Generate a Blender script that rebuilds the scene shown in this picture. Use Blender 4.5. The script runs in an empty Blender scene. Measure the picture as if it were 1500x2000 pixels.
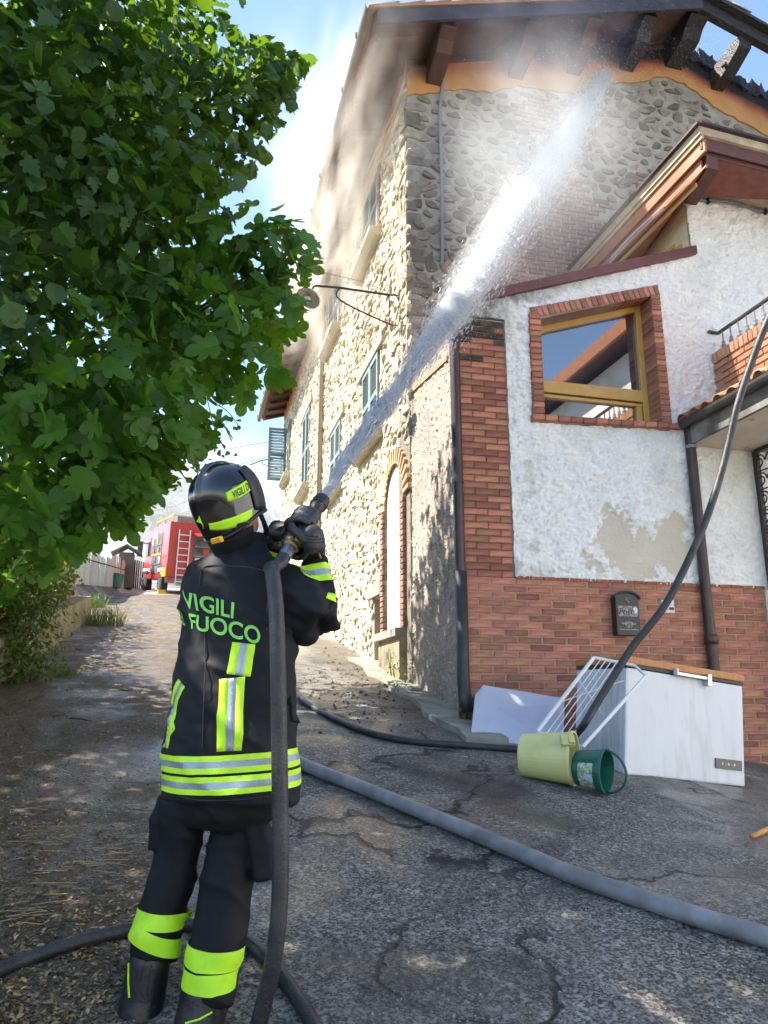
import bpy, bmesh, math, random
from mathutils import Vector, Matrix, noise
from mathutils.bvhtree import BVHTree
from mathutils.kdtree import KDTree
R = math.radians
SC = bpy.context.scene
COL = SC.collection
# ---------------------------------------------------------------- camera, sky, sun, exposure
PITCH = R(13.9); CAM = Vector((0, 0, 1.45)); FPX = 1500.0
cam = bpy.data.cameras.new('camera'); camo = bpy.data.objects.new('camera', cam); COL.objects.link(camo)
camo.location = CAM; camo.rotation_euler = (R(90) + PITCH, 0, 0)
cam.sensor_fit = 'VERTICAL'; cam.sensor_height = 36; cam.lens = FPX / 2000 * 36; cam.clip_start = .05; cam.clip_end = 3000
SC.camera = camo
SUN_AZ = (-.995, .06); SUN_EL = R(53)          # horizontal direction towards the sun, elevation
W = bpy.data.worlds.new('World'); SC.world = W; W.use_nodes = True
_n = W.node_tree.nodes; _sky = _n.new('ShaderNodeTexSky'); _sky.sky_type = 'NISHITA'; _sky.sun_disc = False
_sky.sun_elevation = SUN_EL; _sky.sun_rotation = math.atan2(SUN_AZ[0], SUN_AZ[1]); _sky.dust_density = .3; _sky.air_density = 1.0; _sky.ozone_density = 1.6
W.node_tree.links.new(_sky.outputs[0], _n['Background'].inputs[0]); _n['Background'].inputs[1].default_value = .105
sl = bpy.data.lights.new('sun', 'SUN'); so = bpy.data.objects.new('sun', sl); COL.objects.link(so)
sl.energy = 4.8; sl.angle = R(.55); sl.color = (1, .93, .82)
_d = Vector((SUN_AZ[0], SUN_AZ[1], 0)).normalized() * math.cos(SUN_EL) + Vector((0, 0, math.sin(SUN_EL)))
so.rotation_euler = _d.to_track_quat('Z', 'Y').to_euler(); so.location = (0, 0, 20)
SC.view_settings.view_transform = 'Standard'; SC.view_settings.look = 'None'; SC.view_settings.exposure = 1.95
SC.view_settings.gamma = 1; SC.view_settings.use_curve_mapping = False
SC.render.engine = 'CYCLES'
cy = SC.cycles
cy.max_bounces = 5; cy.diffuse_bounces = 3; cy.glossy_bounces = 2; cy.transmission_bounces = 4; cy.transparent_max_bounces = 12; cy.volume_bounces = 1
cy.volume_step_rate = 1.0; cy.volume_max_steps = 48
cy.use_denoising = True; cy.use_adaptive_sampling = True; cy.adaptive_threshold = .04
try: cy.denoiser = 'OPENIMAGEDENOISE'
except Exception: pass
cy.sample_clamp_indirect = 6

# ---------------------------------------------------------------- picture geometry: pixel -> point of the place
def ray(x, y):
    a = (x - 750) / FPX; b = (1000 - y) / FPX
    return Vector((a, math.cos(PITCH) - math.sin(PITCH) * b, math.sin(PITCH) + math.cos(PITCH) * b))
def at(x, y, Y):
    r = ray(x, y); return CAM + r * (Y / r.y)
YAW = R(14.2)
U = Vector((math.cos(YAW), math.sin(YAW), 0)); V = Vector((-math.sin(YAW), math.cos(YAW), 0)); Zv = Vector((0, 0, 1))
O = at(915, 1410, 7.1)                         # foot of the brick pillar: origin of the buildings
def P(u, v, z): return O + U * u + V * v + Zv * z
def uvz(p):
    d = p - O; return d.dot(U), d.dot(V), d.z
def hit(x, y, P0, n):
    r = ray(x, y); return CAM + r * ((P0 - CAM).dot(n) / r.dot(n))
def FV(x, y, v): return hit(x, y, O + V * v, V)       # on a plane parallel to the front wall
def FU(x, y, u): return hit(x, y, O + U * u, U)       # on a plane parallel to the long facade
def uzv(x, y, v):
    q = uvz(FV(x, y, v)); return q[0], q[2]
def vzu(x, y, u):
    q = uvz(FU(x, y, u)); return q[1], q[2]
def sstep(a, b, x):
    t = max(0, min(1, (x - a) / (b - a))); return t * t * (3 - 2 * t)
def g_uv(u, v):
    s = math.log1p(math.exp(min(60, 4 * (u - .3)))) / 4
    zz = .19 * min(v, 9) + .166 * max(0, min(v, 60) - 9) + .03 * max(0, v - 60) - .15 * min(s, 6)
    return O.z + zz + 1.1 * sstep(-4.9, -6.2, u) + .35 * sstep(-6.2, -12, u)
def gz(x, y):
    d = Vector((x, y, 0)) - O; return g_uv(d.dot(U), d.dot(V))
def gp(x, y, h=0):                              # pixel -> point on the ground
    r = ray(x, y); t = .6; st = .02
    while t < 90:
        q = CAM + r * t
        if q.z < gz(q.x, q.y) + h: break
        t += st; st *= 1.01
    a, b = t - st, t
    for _ in range(24):
        m = (a + b) / 2; q = CAM + r * m
        if q.z < gz(q.x, q.y) + h: b = m
        else: a = m
    return CAM + r * b

# ---------------------------------------------------------------- object helpers
def tag(o, label=None, cat=None, group=None, kind=None):
    if label: o['label'] = label
    if cat: o['category'] = cat
    if group: o['group'] = group
    if kind: o['kind'] = kind
    return o
def wl(o):
    p = Vector((0, 0, 0))
    while o is not None: p += o.location; o = o.parent
    return p
def empty(name, loc):
    o = bpy.data.objects.new(name, None); COL.objects.link(o); o.location = loc; o.empty_display_size = .2; return o
class MB:
    def __init__(s): s.v = []; s.f = []; s.r = []; s.cr = 0.0
    def add(s, vs, fs):
        b = len(s.v); s.v += [Vector(q) for q in vs]
        for q in fs: s.f.append([b + i for i in q]); s.r.append(s.cr)
        return s
    def rnd(s, x): s.cr = x; return s
    def hexa(s, p):                            # 8 corners: bottom ring 0-3, top ring 4-7
        return s.add(p, [(3, 2, 1, 0), (4, 5, 6, 7), (0, 1, 5, 4), (1, 2, 6, 5), (2, 3, 7, 6), (3, 0, 4, 7)])
    def box(s, c, ax, ay, az):                 # centre and three half-axis vectors
        c = Vector(c)
        q = [c - ax - ay - az, c + ax - ay - az, c + ax + ay - az, c - ax + ay - az]
        return s.hexa(q + [k + 2 * az for k in q])
    def bx(s, u0, u1, v0, v1, z0, z1):         # box in building coordinates
        return s.hexa([P(u0, v0, z0), P(u1, v0, z0), P(u1, v1, z0), P(u0, v1, z0), P(u0, v0, z1), P(u1, v0, z1), P(u1, v1, z1), P(u0, v1, z1)])
    def prism(s, poly, off):                   # planar polygon extruded by a vector
        n = len(poly); off = Vector(off)
        vs = [Vector(q) for q in poly] + [Vector(q) + off for q in poly]
        return s.add(vs, [list(range(n))[::-1], list(range(n, 2 * n))] + [(i, (i + 1) % n, n + (i + 1) % n, n + i) for i in range(n)])
    def beam(s, a, b, w, h, up=Zv):            # rectangular bar from a to b
        a = Vector(a); b = Vector(b); d = (b - a); x = d.cross(up).normalized() * w / 2; y = x.cross(d).normalized() * h / 2
        return s.hexa([a - x - y, a + x - y, b + x - y, b - x - y, a - x + y, a + x + y, b + x + y, b - x + y])
    def tube(s, pts, rad, seg=10, cap=True, sq=1.0):
        pts = [Vector(q) for q in pts]; n = len(pts)
        rr = rad if isinstance(rad, (list, tuple)) else [rad] * n
        vs = []; nrm = None
        for i, q in enumerate(pts):
            d = (pts[min(i + 1, n - 1)] - pts[max(i - 1, 0)])
            if d.length < 1e-9: d = Vector((0, 0, 1))
            d.normalize()
            if nrm is None: nrm = d.cross(Zv if abs(d.z) < .95 else Vector((1, 0, 0))).normalized()
            else: nrm = (nrm - d * nrm.dot(d)).normalized()
            bn = d.cross(nrm)
            for k in range(seg):
                a = 2 * math.pi * k / seg; vs.append(q + nrm * math.cos(a) * rr[i] + bn * math.sin(a) * rr[i] * sq)
        fs = [(i * seg + k, i * seg + (k + 1) % seg, (i + 1) * seg + (k + 1) % seg, (i + 1) * seg + k) for i in range(n - 1) for k in range(seg)]
        if cap: fs += [list(range(seg))[::-1], list(range((n - 1) * seg, n * seg))]
        return s.add(vs, fs)
    def lathe(s, c, axis, prof, seg=24, capend=(True, True)):   # prof: (distance along axis, radius)
        axis = Vector(axis).normalized(); x = axis.cross(Zv if abs(axis.z) < .9 else Vector((1, 0, 0))).normalized(); y = axis.cross(x)
        vs = [Vector(c) + axis * h + (x * math.cos(2 * math.pi * k / seg) + y * math.sin(2 * math.pi * k / seg)) * r for h, r in prof for k in range(seg)]
        n = len(prof)
        fs = [(i * seg + k, i * seg + (k + 1) % seg, (i + 1) * seg + (k + 1) % seg, (i + 1) * seg + k) for i in range(n - 1) for k in range(seg)]
        if capend[0]: fs.append(list(range(seg))[::-1])
        if capend[1]: fs.append(list(range((n - 1) * seg, n * seg)))
        return s.add(vs, fs)
    def build(s, name, m, parent=None, base=None, smooth=False, bevel=0, fix=True):
        org = wl(parent) if parent else Vector(base) if base is not None else (sum(s.v, Vector()) / max(1, len(s.v)))
        me = bpy.data.meshes.new(name); me.from_pydata([q - org for q in s.v], [], s.f)
        if any(s.r):
            at_ = me.attributes.new('rnd', 'FLOAT', 'FACE'); at_.data.foreach_set('value', s.r)
        if fix or bevel:
            bm = bmesh.new(); bm.from_mesh(me); bmesh.ops.recalc_face_normals(bm, faces=bm.faces)
            if bevel:
                es = [e for e in bm.edges if len(e.link_faces) == 2 and e.calc_face_angle(0) > .6]
                bmesh.ops.bevel(bm, geom=es, offset=bevel, segments=2, affect='EDGES', profile=.6, clamp_overlap=True)
            bm.to_mesh(me); bm.free()
        if smooth: me.polygons.foreach_set('use_smooth', [True] * len(me.polygons))
        if m is not None: me.materials.append(m)
        o = bpy.data.objects.new(name, me); COL.objects.link(o)
        if parent: o.parent = parent
        else: o.location = org
        return o
def mesh_obj(name, me, m, parent=None, loc=None):
    o = bpy.data.objects.new(name, me); COL.objects.link(o)
    if m is not None and not me.materials: me.materials.append(m)
    if parent: o.parent = parent; o.location = (Vector(loc) - wl(parent)) if loc is not None else (0, 0, 0)
    elif loc is not None: o.location = loc
    return o
def cr(pts, n=8):                               # Catmull-Rom through points
    pts = [Vector(q) for q in pts]; out = []
    for i in range(len(pts) - 1):
        a = pts[max(i - 1, 0)]; b = pts[i]; c = pts[i + 1]; d = pts[min(i + 2, len(pts) - 1)]
        for k in range(n):
            t = k / n; out.append(.5 * ((2 * b) + (c - a) * t + (2 * a - 5 * b + 4 * c - d) * t * t + (3 * b - a - 3 * c + d) * t ** 3))
    return out + [pts[-1]]
def lerp1(tab, x):
    if x <= tab[0][0]: return tab[0][1]
    for (a, fa), (b, fb) in zip(tab, tab[1:]):
        if x <= b: return fa + (fb - fa) * (x - a) / (b - a)
    return tab[-1][1]
def inpoly(x, y, poly):
    c = False; n = len(poly); j = n - 1
    for i in range(n):
        xi, yi = poly[i]; xj, yj = poly[j]
        if (yi > y) != (yj > y) and x < (xj - xi) * (y - yi) / (yj - yi) + xi: c = not c
        j = i
    return c

# ---------------------------------------------------------------- materials
def mat(name, c1, c2=None, scale=6, rough=.8, bump=0, bscale=40, metal=0, rand=0, stain=None, sscale=1.2, samt=.5, sthr=(.5, .65), spec=None, trans=0, coat=0, detail=6, alpha=1, dist=.01, stretch=None, bands=None):
    m = bpy.data.materials.new(name); m.use_nodes = True; nt = m.node_tree; N = nt.nodes; L = nt.links; b = N['Principled BSDF']
    b.inputs['Roughness'].default_value = rough; b.inputs['Metallic'].default_value = metal
    if spec is not None: b.inputs['Specular IOR Level'].default_value = spec
    if trans: b.inputs['Transmission Weight'].default_value = trans
    if coat: b.inputs['Coat Weight'].default_value = coat; b.inputs['Coat Roughness'].default_value = .08
    if alpha < 1: b.inputs['Alpha'].default_value = alpha
    tc = N.new('ShaderNodeTexCoord'); src = tc.outputs['Object']
    if stretch:
        mp = N.new('ShaderNodeMapping'); mp.inputs['Scale'].default_value = stretch; L.new(src, mp.inputs[0]); src = mp.outputs[0]
    def nz(sc, dt=detail):
        q = N.new('ShaderNodeTexNoise'); q.inputs['Scale'].default_value = sc; q.inputs['Detail'].default_value = dt; L.new(src, q.inputs['Vector']); return q
    def mix(a, bb, fac):
        q = N.new('ShaderNodeMix'); q.data_type = 'RGBA'
        for sk, val in ((6, a), (7, bb)):
            if hasattr(val, 'is_output'): L.new(val, q.inputs[sk])
            else: q.inputs[sk].default_value = (*val, 1)
        if hasattr(fac, 'is_output'): L.new(fac, q.inputs[0])
        else: q.inputs[0].default_value = fac
        return q.outputs[2]
    def ramp(x, lo, hi):
        q = N.new('ShaderNodeMapRange'); q.inputs[1].default_value = lo; q.inputs[2].default_value = hi; L.new(x, q.inputs[0]); return q.outputs[0]
    c = c1
    if c2 is not None: c = mix(c1, c2, ramp(nz(scale).outputs[0], .35, .65))
    if stain is not None:
        q = N.new('ShaderNodeMath'); q.operation = 'MULTIPLY'; q.inputs[1].default_value = samt; L.new(ramp(nz(sscale).outputs[0], *sthr), q.inputs[0])
        c = mix(c, stain, q.outputs[0])
    if rand:
        oi = N.new('ShaderNodeObjectInfo'); aa = N.new('ShaderNodeAttribute'); aa.attribute_name = 'rnd'
        s_ = N.new('ShaderNodeMath'); s_.operation = 'ADD'; L.new(oi.outputs['Random'], s_.inputs[0]); L.new(aa.outputs['Fac'], s_.inputs[1])
        fr = N.new('ShaderNodeMath'); fr.operation = 'FRACT'; L.new(s_.outputs[0], fr.inputs[0])
        mr = N.new('ShaderNodeMapRange'); mr.inputs[3].default_value = 1 - rand; mr.inputs[4].default_value = 1 + rand; L.new(fr.outputs[0], mr.inputs[0])
        hs = N.new('ShaderNodeHueSaturation'); L.new(mr.outputs[0], hs.inputs['Value'])
        h2 = N.new('ShaderNodeMapRange'); h2.inputs[3].default_value = .5 - rand * .03; h2.inputs[4].default_value = .5 + rand * .03
        f2 = N.new('ShaderNodeMath'); f2.operation = 'MULTIPLY'; f2.inputs[1].default_value = 7.3; L.new(fr.outputs[0], f2.inputs[0])
        f3 = N.new('ShaderNodeMath'); f3.operation = 'FRACT'; L.new(f2.outputs[0], f3.inputs[0]); L.new(f3.outputs[0], h2.inputs[0]); L.new(h2.outputs[0], hs.inputs['Hue'])
        if hasattr(c, 'is_output'): L.new(c, hs.inputs['Color'])
        else: hs.inputs['Color'].default_value = (*c, 1)
        c = hs.outputs[0]
    if hasattr(c, 'is_output'): L.new(c, b.inputs['Base Color'])
    else: b.inputs['Base Color'].default_value = (*c, 1)
    if bump:
        bp = N.new('ShaderNodeBump'); bp.inputs['Strength'].default_value = bump; bp.inputs['Distance'].default_value = dist
        L.new(nz(bscale, 4).outputs[0], bp.inputs['Height']); L.new(bp.outputs[0], b.inputs['Normal'])
    return m
def nodes_of(m): return m.node_tree.nodes, m.node_tree.links, m.node_tree.nodes['Principled BSDF']
# ================================================================ GROUND
random.seed(7)
def fbm(x, y, z=0, o=4): return noise.fractal(Vector((x, y, z)), 1.0, 2.0, o)
def axis_lines(segs):
    out = []
    for a, b, st in segs:
        n = max(1, round((b - a) / st)); out += [a + (b - a) * i / n for i in range(n)]
    return out + [segs[-1][1]]
def ground_disp(u, v):
    d = 0; dz = 0
    if -6.2 < u < 4.4 and -6.6 < v < 24:
        dz = .012 * fbm(u * 1.1, v * 1.1) + .0055 * fbm(u * 9, v * 9, 3)
        edge = -2.6 + .35 * fbm(u * .2 + 5, v * .7) + .05 * v
        d = sstep(edge + .5, edge - .35, u + .35 * fbm(u * 2.1, v * 2.1, 9))
        if u > -.7: d = max(d, .6 * sstep(.55, .1, abs(u + .35)) * sstep(-.9, .1, v))
        dz += d * .012 * (1 + fbm(u * 5, v * 5, 8))
    elif u <= -6.2: d = 1
    return dz, d
def gf(p, h=.003):
    u, v, z = uvz(p); return Vector((p.x, p.y, g_uv(u, v) + ground_disp(u, v)[0] + h))
def build_ground():
    us = axis_lines([(-260, -60, 20), (-60, -16, 4), (-16, -6, .5), (-6, 4.2, .065), (4.2, 16, 1), (16, 60, 8), (60, 260, 20)])
    vs = axis_lines([(-60, -12, 6), (-12, -6.5, .5), (-6.5, 4.5, .065), (4.5, 24, .4), (24, 60, 3), (60, 600, 30)])
    verts = []; dirt = []; dry = []
    for v in vs:
        for u in us:
            dz, d = ground_disp(u, v); z = g_uv(u, v) + dz
            q = O + U * u + V * v; verts.append((q.x, q.y, z)); dirt.append(d); dry.append(sstep(4.0, 8.5, v - .5 * u))  # dry: mask of the far lane, where dust and painted sunlight lighten it
    nu = len(us)
    faces = [(j * nu + i, j * nu + i + 1, (j + 1) * nu + i + 1, (j + 1) * nu + i) for j in range(len(vs) - 1) for i in range(nu - 1)]
    me = bpy.data.meshes.new('road'); me.from_pydata(verts, [], faces)
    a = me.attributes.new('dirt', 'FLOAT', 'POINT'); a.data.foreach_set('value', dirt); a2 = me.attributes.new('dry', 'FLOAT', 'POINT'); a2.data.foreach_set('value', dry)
    me.polygons.foreach_set('use_smooth', [True] * len(faces))
    m = bpy.data.materials.new('asphalt'); m.use_nodes = True; N, L, b = nodes_of(m)
    tc = N.new('ShaderNodeTexCoord').outputs['Object']
    def nz(sc, dt=5, ds=0):
        q = N.new('ShaderNodeTexNoise'); q.inputs['Scale'].default_value = sc; q.inputs['Detail'].default_value = dt; q.inputs['Distortion'].default_value = ds; L.new(tc, q.inputs['Vector']); return q.outputs[0]
    def mr(x, a0, a1, b0=0, b1=1):
        q = N.new('ShaderNodeMapRange'); q.inputs[1].default_value = a0; q.inputs[2].default_value = a1; q.inputs[3].default_value = b0; q.inputs[4].default_value = b1; L.new(x, q.inputs[0]); return q.outputs[0]
    def mx(a_, b_, f):
        q = N.new('ShaderNodeMix'); q.data_type = 'RGBA'
        for k, w in ((6, a_), (7, b_)):
            if hasattr(w, 'is_output'): L.new(w, q.inputs[k])
            else: q.inputs[k].default_value = (*w, 1)
        L.new(f, q.inputs[0]); return q.outputs[2]
    def mul(a_, b_):
        q = N.new('ShaderNodeMath'); q.operation = 'MULTIPLY'
        for k, w in ((0, a_), (1, b_)):
            if hasattr(w, 'is_output'): L.new(w, q.inputs[k])
            else: q.inputs[k].default_value = w
        return q.outputs[0]
    vo = N.new('ShaderNodeTexVoronoi'); vo.inputs['Scale'].default_value = 115; L.new(tc, vo.inputs['Vector'])
    sep = N.new('ShaderNodeSeparateColor'); L.new(vo.outputs['Color'], sep.inputs[0])
    vo2 = N.new('ShaderNodeTexVoronoi'); vo2.inputs['Scale'].default_value = 62; L.new(tc, vo2.inputs['Vector'])
    sp2 = N.new('ShaderNodeSeparateColor'); L.new(vo2.outputs['Color'], sp2.inputs[0])
    base = mx((.030, .0285, .026), (.25, .235, .208), mr(sep.outputs[0], .2, 1.0))
    base = mx(base, (.46, .44, .40), mul(mr(sp2.outputs[1], .86, .92), .45))
    base = mx(base, (.020, .019, .018), mr(nz(1.7, 7, .8), .48, .72, 0, .85))
    base = mx(base, (.20, .17, .12), mr(nz(.55, 6, .4), .5, .72, 0, .5))
    dr = N.new('ShaderNodeAttribute'); dr.attribute_name = 'dry'; base = mx(base, (.50, .45, .36), mul(dr.outputs['Fac'], mr(nz(1.3, 6, .4), .3, .6, .35, .85)))  # pale dust, lightened further to put the lane's sunlight into the colour
    # cracks: edges of a large, strongly distorted cell pattern
    ds = N.new('ShaderNodeTexNoise'); ds.inputs['Scale'].default_value = 2.2; ds.inputs['Detail'].default_value = 6; L.new(tc, ds.inputs['Vector'])
    vm = N.new('ShaderNodeVectorMath'); vm.operation = 'MULTIPLY_ADD'; L.new(ds.outputs['Color'], vm.inputs[0]); vm.inputs[1].default_value = (.9, .9, .9); L.new(tc, vm.inputs[2])
    ve = N.new('ShaderNodeTexVoronoi'); ve.feature = 'DISTANCE_TO_EDGE'; ve.inputs['Scale'].default_value = .62; L.new(vm.outputs[0], ve.inputs['Vector'])
    crk = mul(mr(ve.outputs['Distance'], .006, .016, 1, 0), mr(nz(1.1, 3), .40, .52))
    base = mx(base, (.012, .011, .010), crk)
    # litter and earth along the verge
    at_ = N.new('ShaderNodeAttribute'); at_.attribute_name = 'dirt'
    soil = mx((.04, .026, .015), (.17, .11, .055), mr(nz(38, 6, .5), .35, .72))
    soil = mx(soil, (.055, .06, .02), mr(nz(2.2, 4), .5, .68, 0, .7))
    base = mx(base, soil, mul(at_.outputs['Fac'], mr(nz(9, 5, .4), .3, .58, .55, 1)))
    L.new(base, b.inputs['Base Color'])
    wet = mr(nz(1.1, 6, .7), .44, .58)
    L.new(mr(wet, 0, 1, .74, .30), b.inputs['Roughness']); b.inputs['Specular IOR Level'].default_value = .4
    bp = N.new('ShaderNodeBump'); bp.inputs['Strength'].default_value = .8; bp.inputs['Distance'].default_value = .009
    sn = mul(mul(at_.outputs['Fac'], nz(70, 6)), 5.0); hs_ = N.new('ShaderNodeMath'); L.new(sep.outputs[1], hs_.inputs[0]); L.new(sn, hs_.inputs[1])
    ad = N.new('ShaderNodeMath'); ad.operation = 'SUBTRACT'; L.new(hs_.outputs[0], ad.inputs[0]); L.new(mul(crk, 3.0), ad.inputs[1])
    L.new(ad.outputs[0], bp.inputs['Height']); L.new(bp.outputs[0], b.inputs['Normal'])
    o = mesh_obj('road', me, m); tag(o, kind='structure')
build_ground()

# ================================================================ MASONRY HELPERS
def voronoi(x0, x1, y0, y1, dx, dy, jit, rg):
    nx = int((x1 - x0) / dx) + 3; ny = int((y1 - y0) / dy) + 3; S = {}
    for j in range(-1, ny):
        for i in range(-1, nx):
            S[i, j] = (x0 + (i + .5 + (j % 2) * .5 + rg.uniform(-jit, jit)) * dx, y0 + (j + .5 + rg.uniform(-jit, jit)) * dy)
    out = []
    for (i, j), (sx, sy) in S.items():
        if not (x0 <= sx <= x1 and y0 <= sy <= y1): continue
        poly = [(sx - 1.5 * dx, sy - 1.5 * dy), (sx + 1.5 * dx, sy - 1.5 * dy), (sx + 1.5 * dx, sy + 1.5 * dy), (sx - 1.5 * dx, sy + 1.5 * dy)]
        for b in range(-2, 3):
            for a in range(-2, 3):
                if (a or b) and (i + a, j + b) in S:
                    tx, ty = S[i + a, j + b]; nx_ = (tx - sx) / dx / dx; ny_ = (ty - sy) / dy / dy
                    c = nx_ * (sx + tx) / 2 + ny_ * (sy + ty) / 2; q = []
                    for k in range(len(poly)):
                        p0 = poly[k - 1]; p1 = poly[k]; d0 = nx_ * p0[0] + ny_ * p0[1] - c; d1 = nx_ * p1[0] + ny_ * p1[1] - c
                        if (d0 < 0) != (d1 < 0):
                            t = d0 / (d0 - d1); q.append((p0[0] + (p1[0] - p0[0]) * t, p0[1] + (p1[1] - p0[1]) * t))
                        if d1 < 0: q.append(p1)
                    poly = q
                    if len(poly) < 3: break
            if len(poly) < 3: break
        if len(poly) >= 3: out.append(((sx, sy), poly))
    return out
def stone(mb, poly, f3, h, gap, rg, cut=1):
    cx = sum(q[0] for q in poly) / len(poly); cy_ = sum(q[1] for q in poly) / len(poly)
    pl = []
    for x, y in poly:
        l = math.hypot(x - cx, y - cy_); k = max(.35, 1 - gap / max(l, 1e-4)); pl.append((cx + (x - cx) * k, cy_ + (y - cy_) * k))
    for _ in range(cut):
        q = []
        for k in range(len(pl)):
            a = pl[k]; b = pl[(k + 1) % len(pl)]; q += [(a[0] * .75 + b[0] * .25, a[1] * .75 + b[1] * .25), (a[0] * .25 + b[0] * .75, a[1] * .25 + b[1] * .75)]
        pl = q
    n = len(pl); tx = rg.uniform(-.25, .25); ty = rg.uniform(-.35, .25); vs = []
    for hh, k in ((-.02, 1.02), (h * .62, .97), (h, .76)):
        for x, y in pl:
            xx = cx + (x - cx) * k; yy = cy_ + (y - cy_) * k
            vs.append(f3(xx, yy, hh + (tx * (x - cx) + ty * (y - cy_)) * (1 if hh > 0 else 0) + (rg.uniform(-.12, .12) * h if hh > 0 else 0)))
    vs.append(f3(cx, cy_, h * rg.uniform(.95, 1.25)))
    fs = [(i + r * n, (i + 1) % n + r * n, (i + 1) % n + (r + 1) * n, i + (r + 1) * n) for r in range(2) for i in range(n)] + [(2 * n + i, 2 * n + (i + 1) % n, 3 * n) for i in range(n)]
    mb.rnd(rg.random()).add(vs, fs)
def wall_panel(mb, a0, a1, b0, b1, holes, f3, depth):   # wall face with rectangular openings and their reveals
    xs = sorted({a0, a1, *[h[0] for h in holes], *[h[1] for h in holes]}); ys = sorted({b0, b1, *[h[2] for h in holes], *[h[3] for h in holes]})
    for i in range(len(xs) - 1):
        for j in range(len(ys) - 1):
            cx, cy_ = (xs[i] + xs[i + 1]) / 2, (ys[j] + ys[j + 1]) / 2
            if any(h[0] < cx < h[1] and h[2] < cy_ < h[3] for h in holes): continue
            mb.add([f3(xs[i], ys[j], 0), f3(xs[i + 1], ys[j], 0), f3(xs[i + 1], ys[j + 1], 0), f3(xs[i], ys[j + 1], 0)], [(0, 1, 2, 3)])
    for h in holes:
        c = [(h[0], h[2]), (h[1], h[2]), (h[1], h[3]), (h[0], h[3])]
        for k in range(4):
            p, q = c[k], c[(k + 1) % 4]; mb.add([f3(*p, 0), f3(*q, 0), f3(*q, -depth), f3(*p, -depth)], [(0, 1, 2, 3)])
        mb.add([f3(*q, -depth) for q in c], [(0, 1, 2, 3)])
def brick_mesh(name, l, h, d, rg, m, bev=.005):
    mb = MB(); j = lambda: rg.uniform(-.0025, .0025)
    mb.hexa([Vector((x * l / 2 + j(), y * d / 2 + j(), z * h / 2 + j())) for z in (-1, 1) for x, y in ((-1, -1), (1, -1), (1, 1), (-1, 1))])
    me = bpy.data.meshes.new(name); me.from_pydata(mb.v, [], mb.f)
    bm = bmesh.new(); bm.from_mesh(me); bmesh.ops.recalc_face_normals(bm, faces=bm.faces)
    bmesh.ops.bevel(bm, geom=list(bm.edges), offset=bev, segments=1, affect='EDGES'); bm.to_mesh(me); bm.free()
    me.materials.append(m); return me
_bcache = {}
def place_brick(parent, p, l, h, d, m, rg, rot=YAW, tilt=0, name='brick', axis='Y'):
    key = (m.name, rg.randrange(4), round(h, 3), round(d, 3))
    if key not in _bcache: _bcache[key] = brick_mesh('brick', .24, h, d, rg, m)
    o = bpy.data.objects.new(name, _bcache[key]); COL.objects.link(o); o.parent = parent; o.location = Vector(p) - wl(parent)
    o.scale = (l / .24, 1, rg.uniform(.96, 1.03)); o.rotation_euler = (rg.uniform(-.006, .006), tilt + rg.uniform(-.006, .006), rot + rg.uniform(-.006, .006)); return o

M = {}
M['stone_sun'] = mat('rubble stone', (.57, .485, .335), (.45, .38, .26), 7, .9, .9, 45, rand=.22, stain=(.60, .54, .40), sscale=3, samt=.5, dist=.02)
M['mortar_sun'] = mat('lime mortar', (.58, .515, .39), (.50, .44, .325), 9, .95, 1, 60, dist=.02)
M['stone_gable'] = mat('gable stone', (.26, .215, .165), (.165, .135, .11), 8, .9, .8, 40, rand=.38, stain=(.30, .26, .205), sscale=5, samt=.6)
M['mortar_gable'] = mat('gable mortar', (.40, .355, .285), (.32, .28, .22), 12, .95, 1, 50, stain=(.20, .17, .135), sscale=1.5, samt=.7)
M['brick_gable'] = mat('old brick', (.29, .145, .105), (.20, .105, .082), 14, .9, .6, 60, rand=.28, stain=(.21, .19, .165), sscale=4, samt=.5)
M['brick'] = mat('facing brick', (.44, .15, .078), (.30, .10, .055), 16, .85, .7, 70, rand=.36, stain=(.46, .27, .19), sscale=4, samt=.5, stretch=(1, 1, 4))
M['brick_dark'] = mat('reveal brick', (.30, .125, .07), (.23, .09, .05), 16, .85, .5, 90, rand=.18)
M['joint'] = mat('brick joint', (.36, .27, .21), (.28, .21, .165), 20, .95, .6, 80, stain=(.14, .10, .085), sscale=2, samt=.5)
M['joint_dark'] = mat('dirty brick joint', (.15, .105, .085), (.10, .075, .062), 20, .95, .6, 80)
M['ochre'] = mat('ochre plaster', (.56, .28, .10), (.50, .235, .08), 5, .9, .3, 40)
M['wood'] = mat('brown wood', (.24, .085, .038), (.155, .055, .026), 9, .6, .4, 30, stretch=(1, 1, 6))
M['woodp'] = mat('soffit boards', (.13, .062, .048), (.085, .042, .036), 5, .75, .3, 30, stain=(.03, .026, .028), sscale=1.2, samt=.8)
M['char'] = mat('charred timber', (.016, .014, .014), (.035, .030, .03), 14, .55, 1, 30, dist=.03)
M['dark_metal'] = mat('brown painted metal', (.045, .026, .022), (.032, .019, .017), 6, .42, .15, 60, stain=(.10, .055, .04), sscale=4, samt=.4)
M['copper'] = mat('weathered gutter', (.20, .155, .12), (.14, .11, .09), 6, .5, .1, 40)
M['shutter'] = mat('grey green shutter paint', (.20, .255, .235), (.165, .215, .20), 6, .6, .2, 40)
M['sill'] = mat('sill stone', (.47, .40, .27), (.38, .32, .21), 6, .9, .4, 50)
M['tile'] = mat('terracotta tile', (.42, .20, .11), (.30, .15, .085), 8, .9, .5, 50, rand=.25, stain=(.20, .17, .13), sscale=5, samt=.7)
M['concrete'] = mat('concrete', (.30, .28, .23), (.20, .185, .15), 5, .9, .6, 50, stain=(.10, .11, .05), sscale=2.5, samt=.7)
M['black_iron'] = mat('black iron', (.02, .02, .022), (.035, .032, .03), 20, .5, .3, 60)
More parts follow.
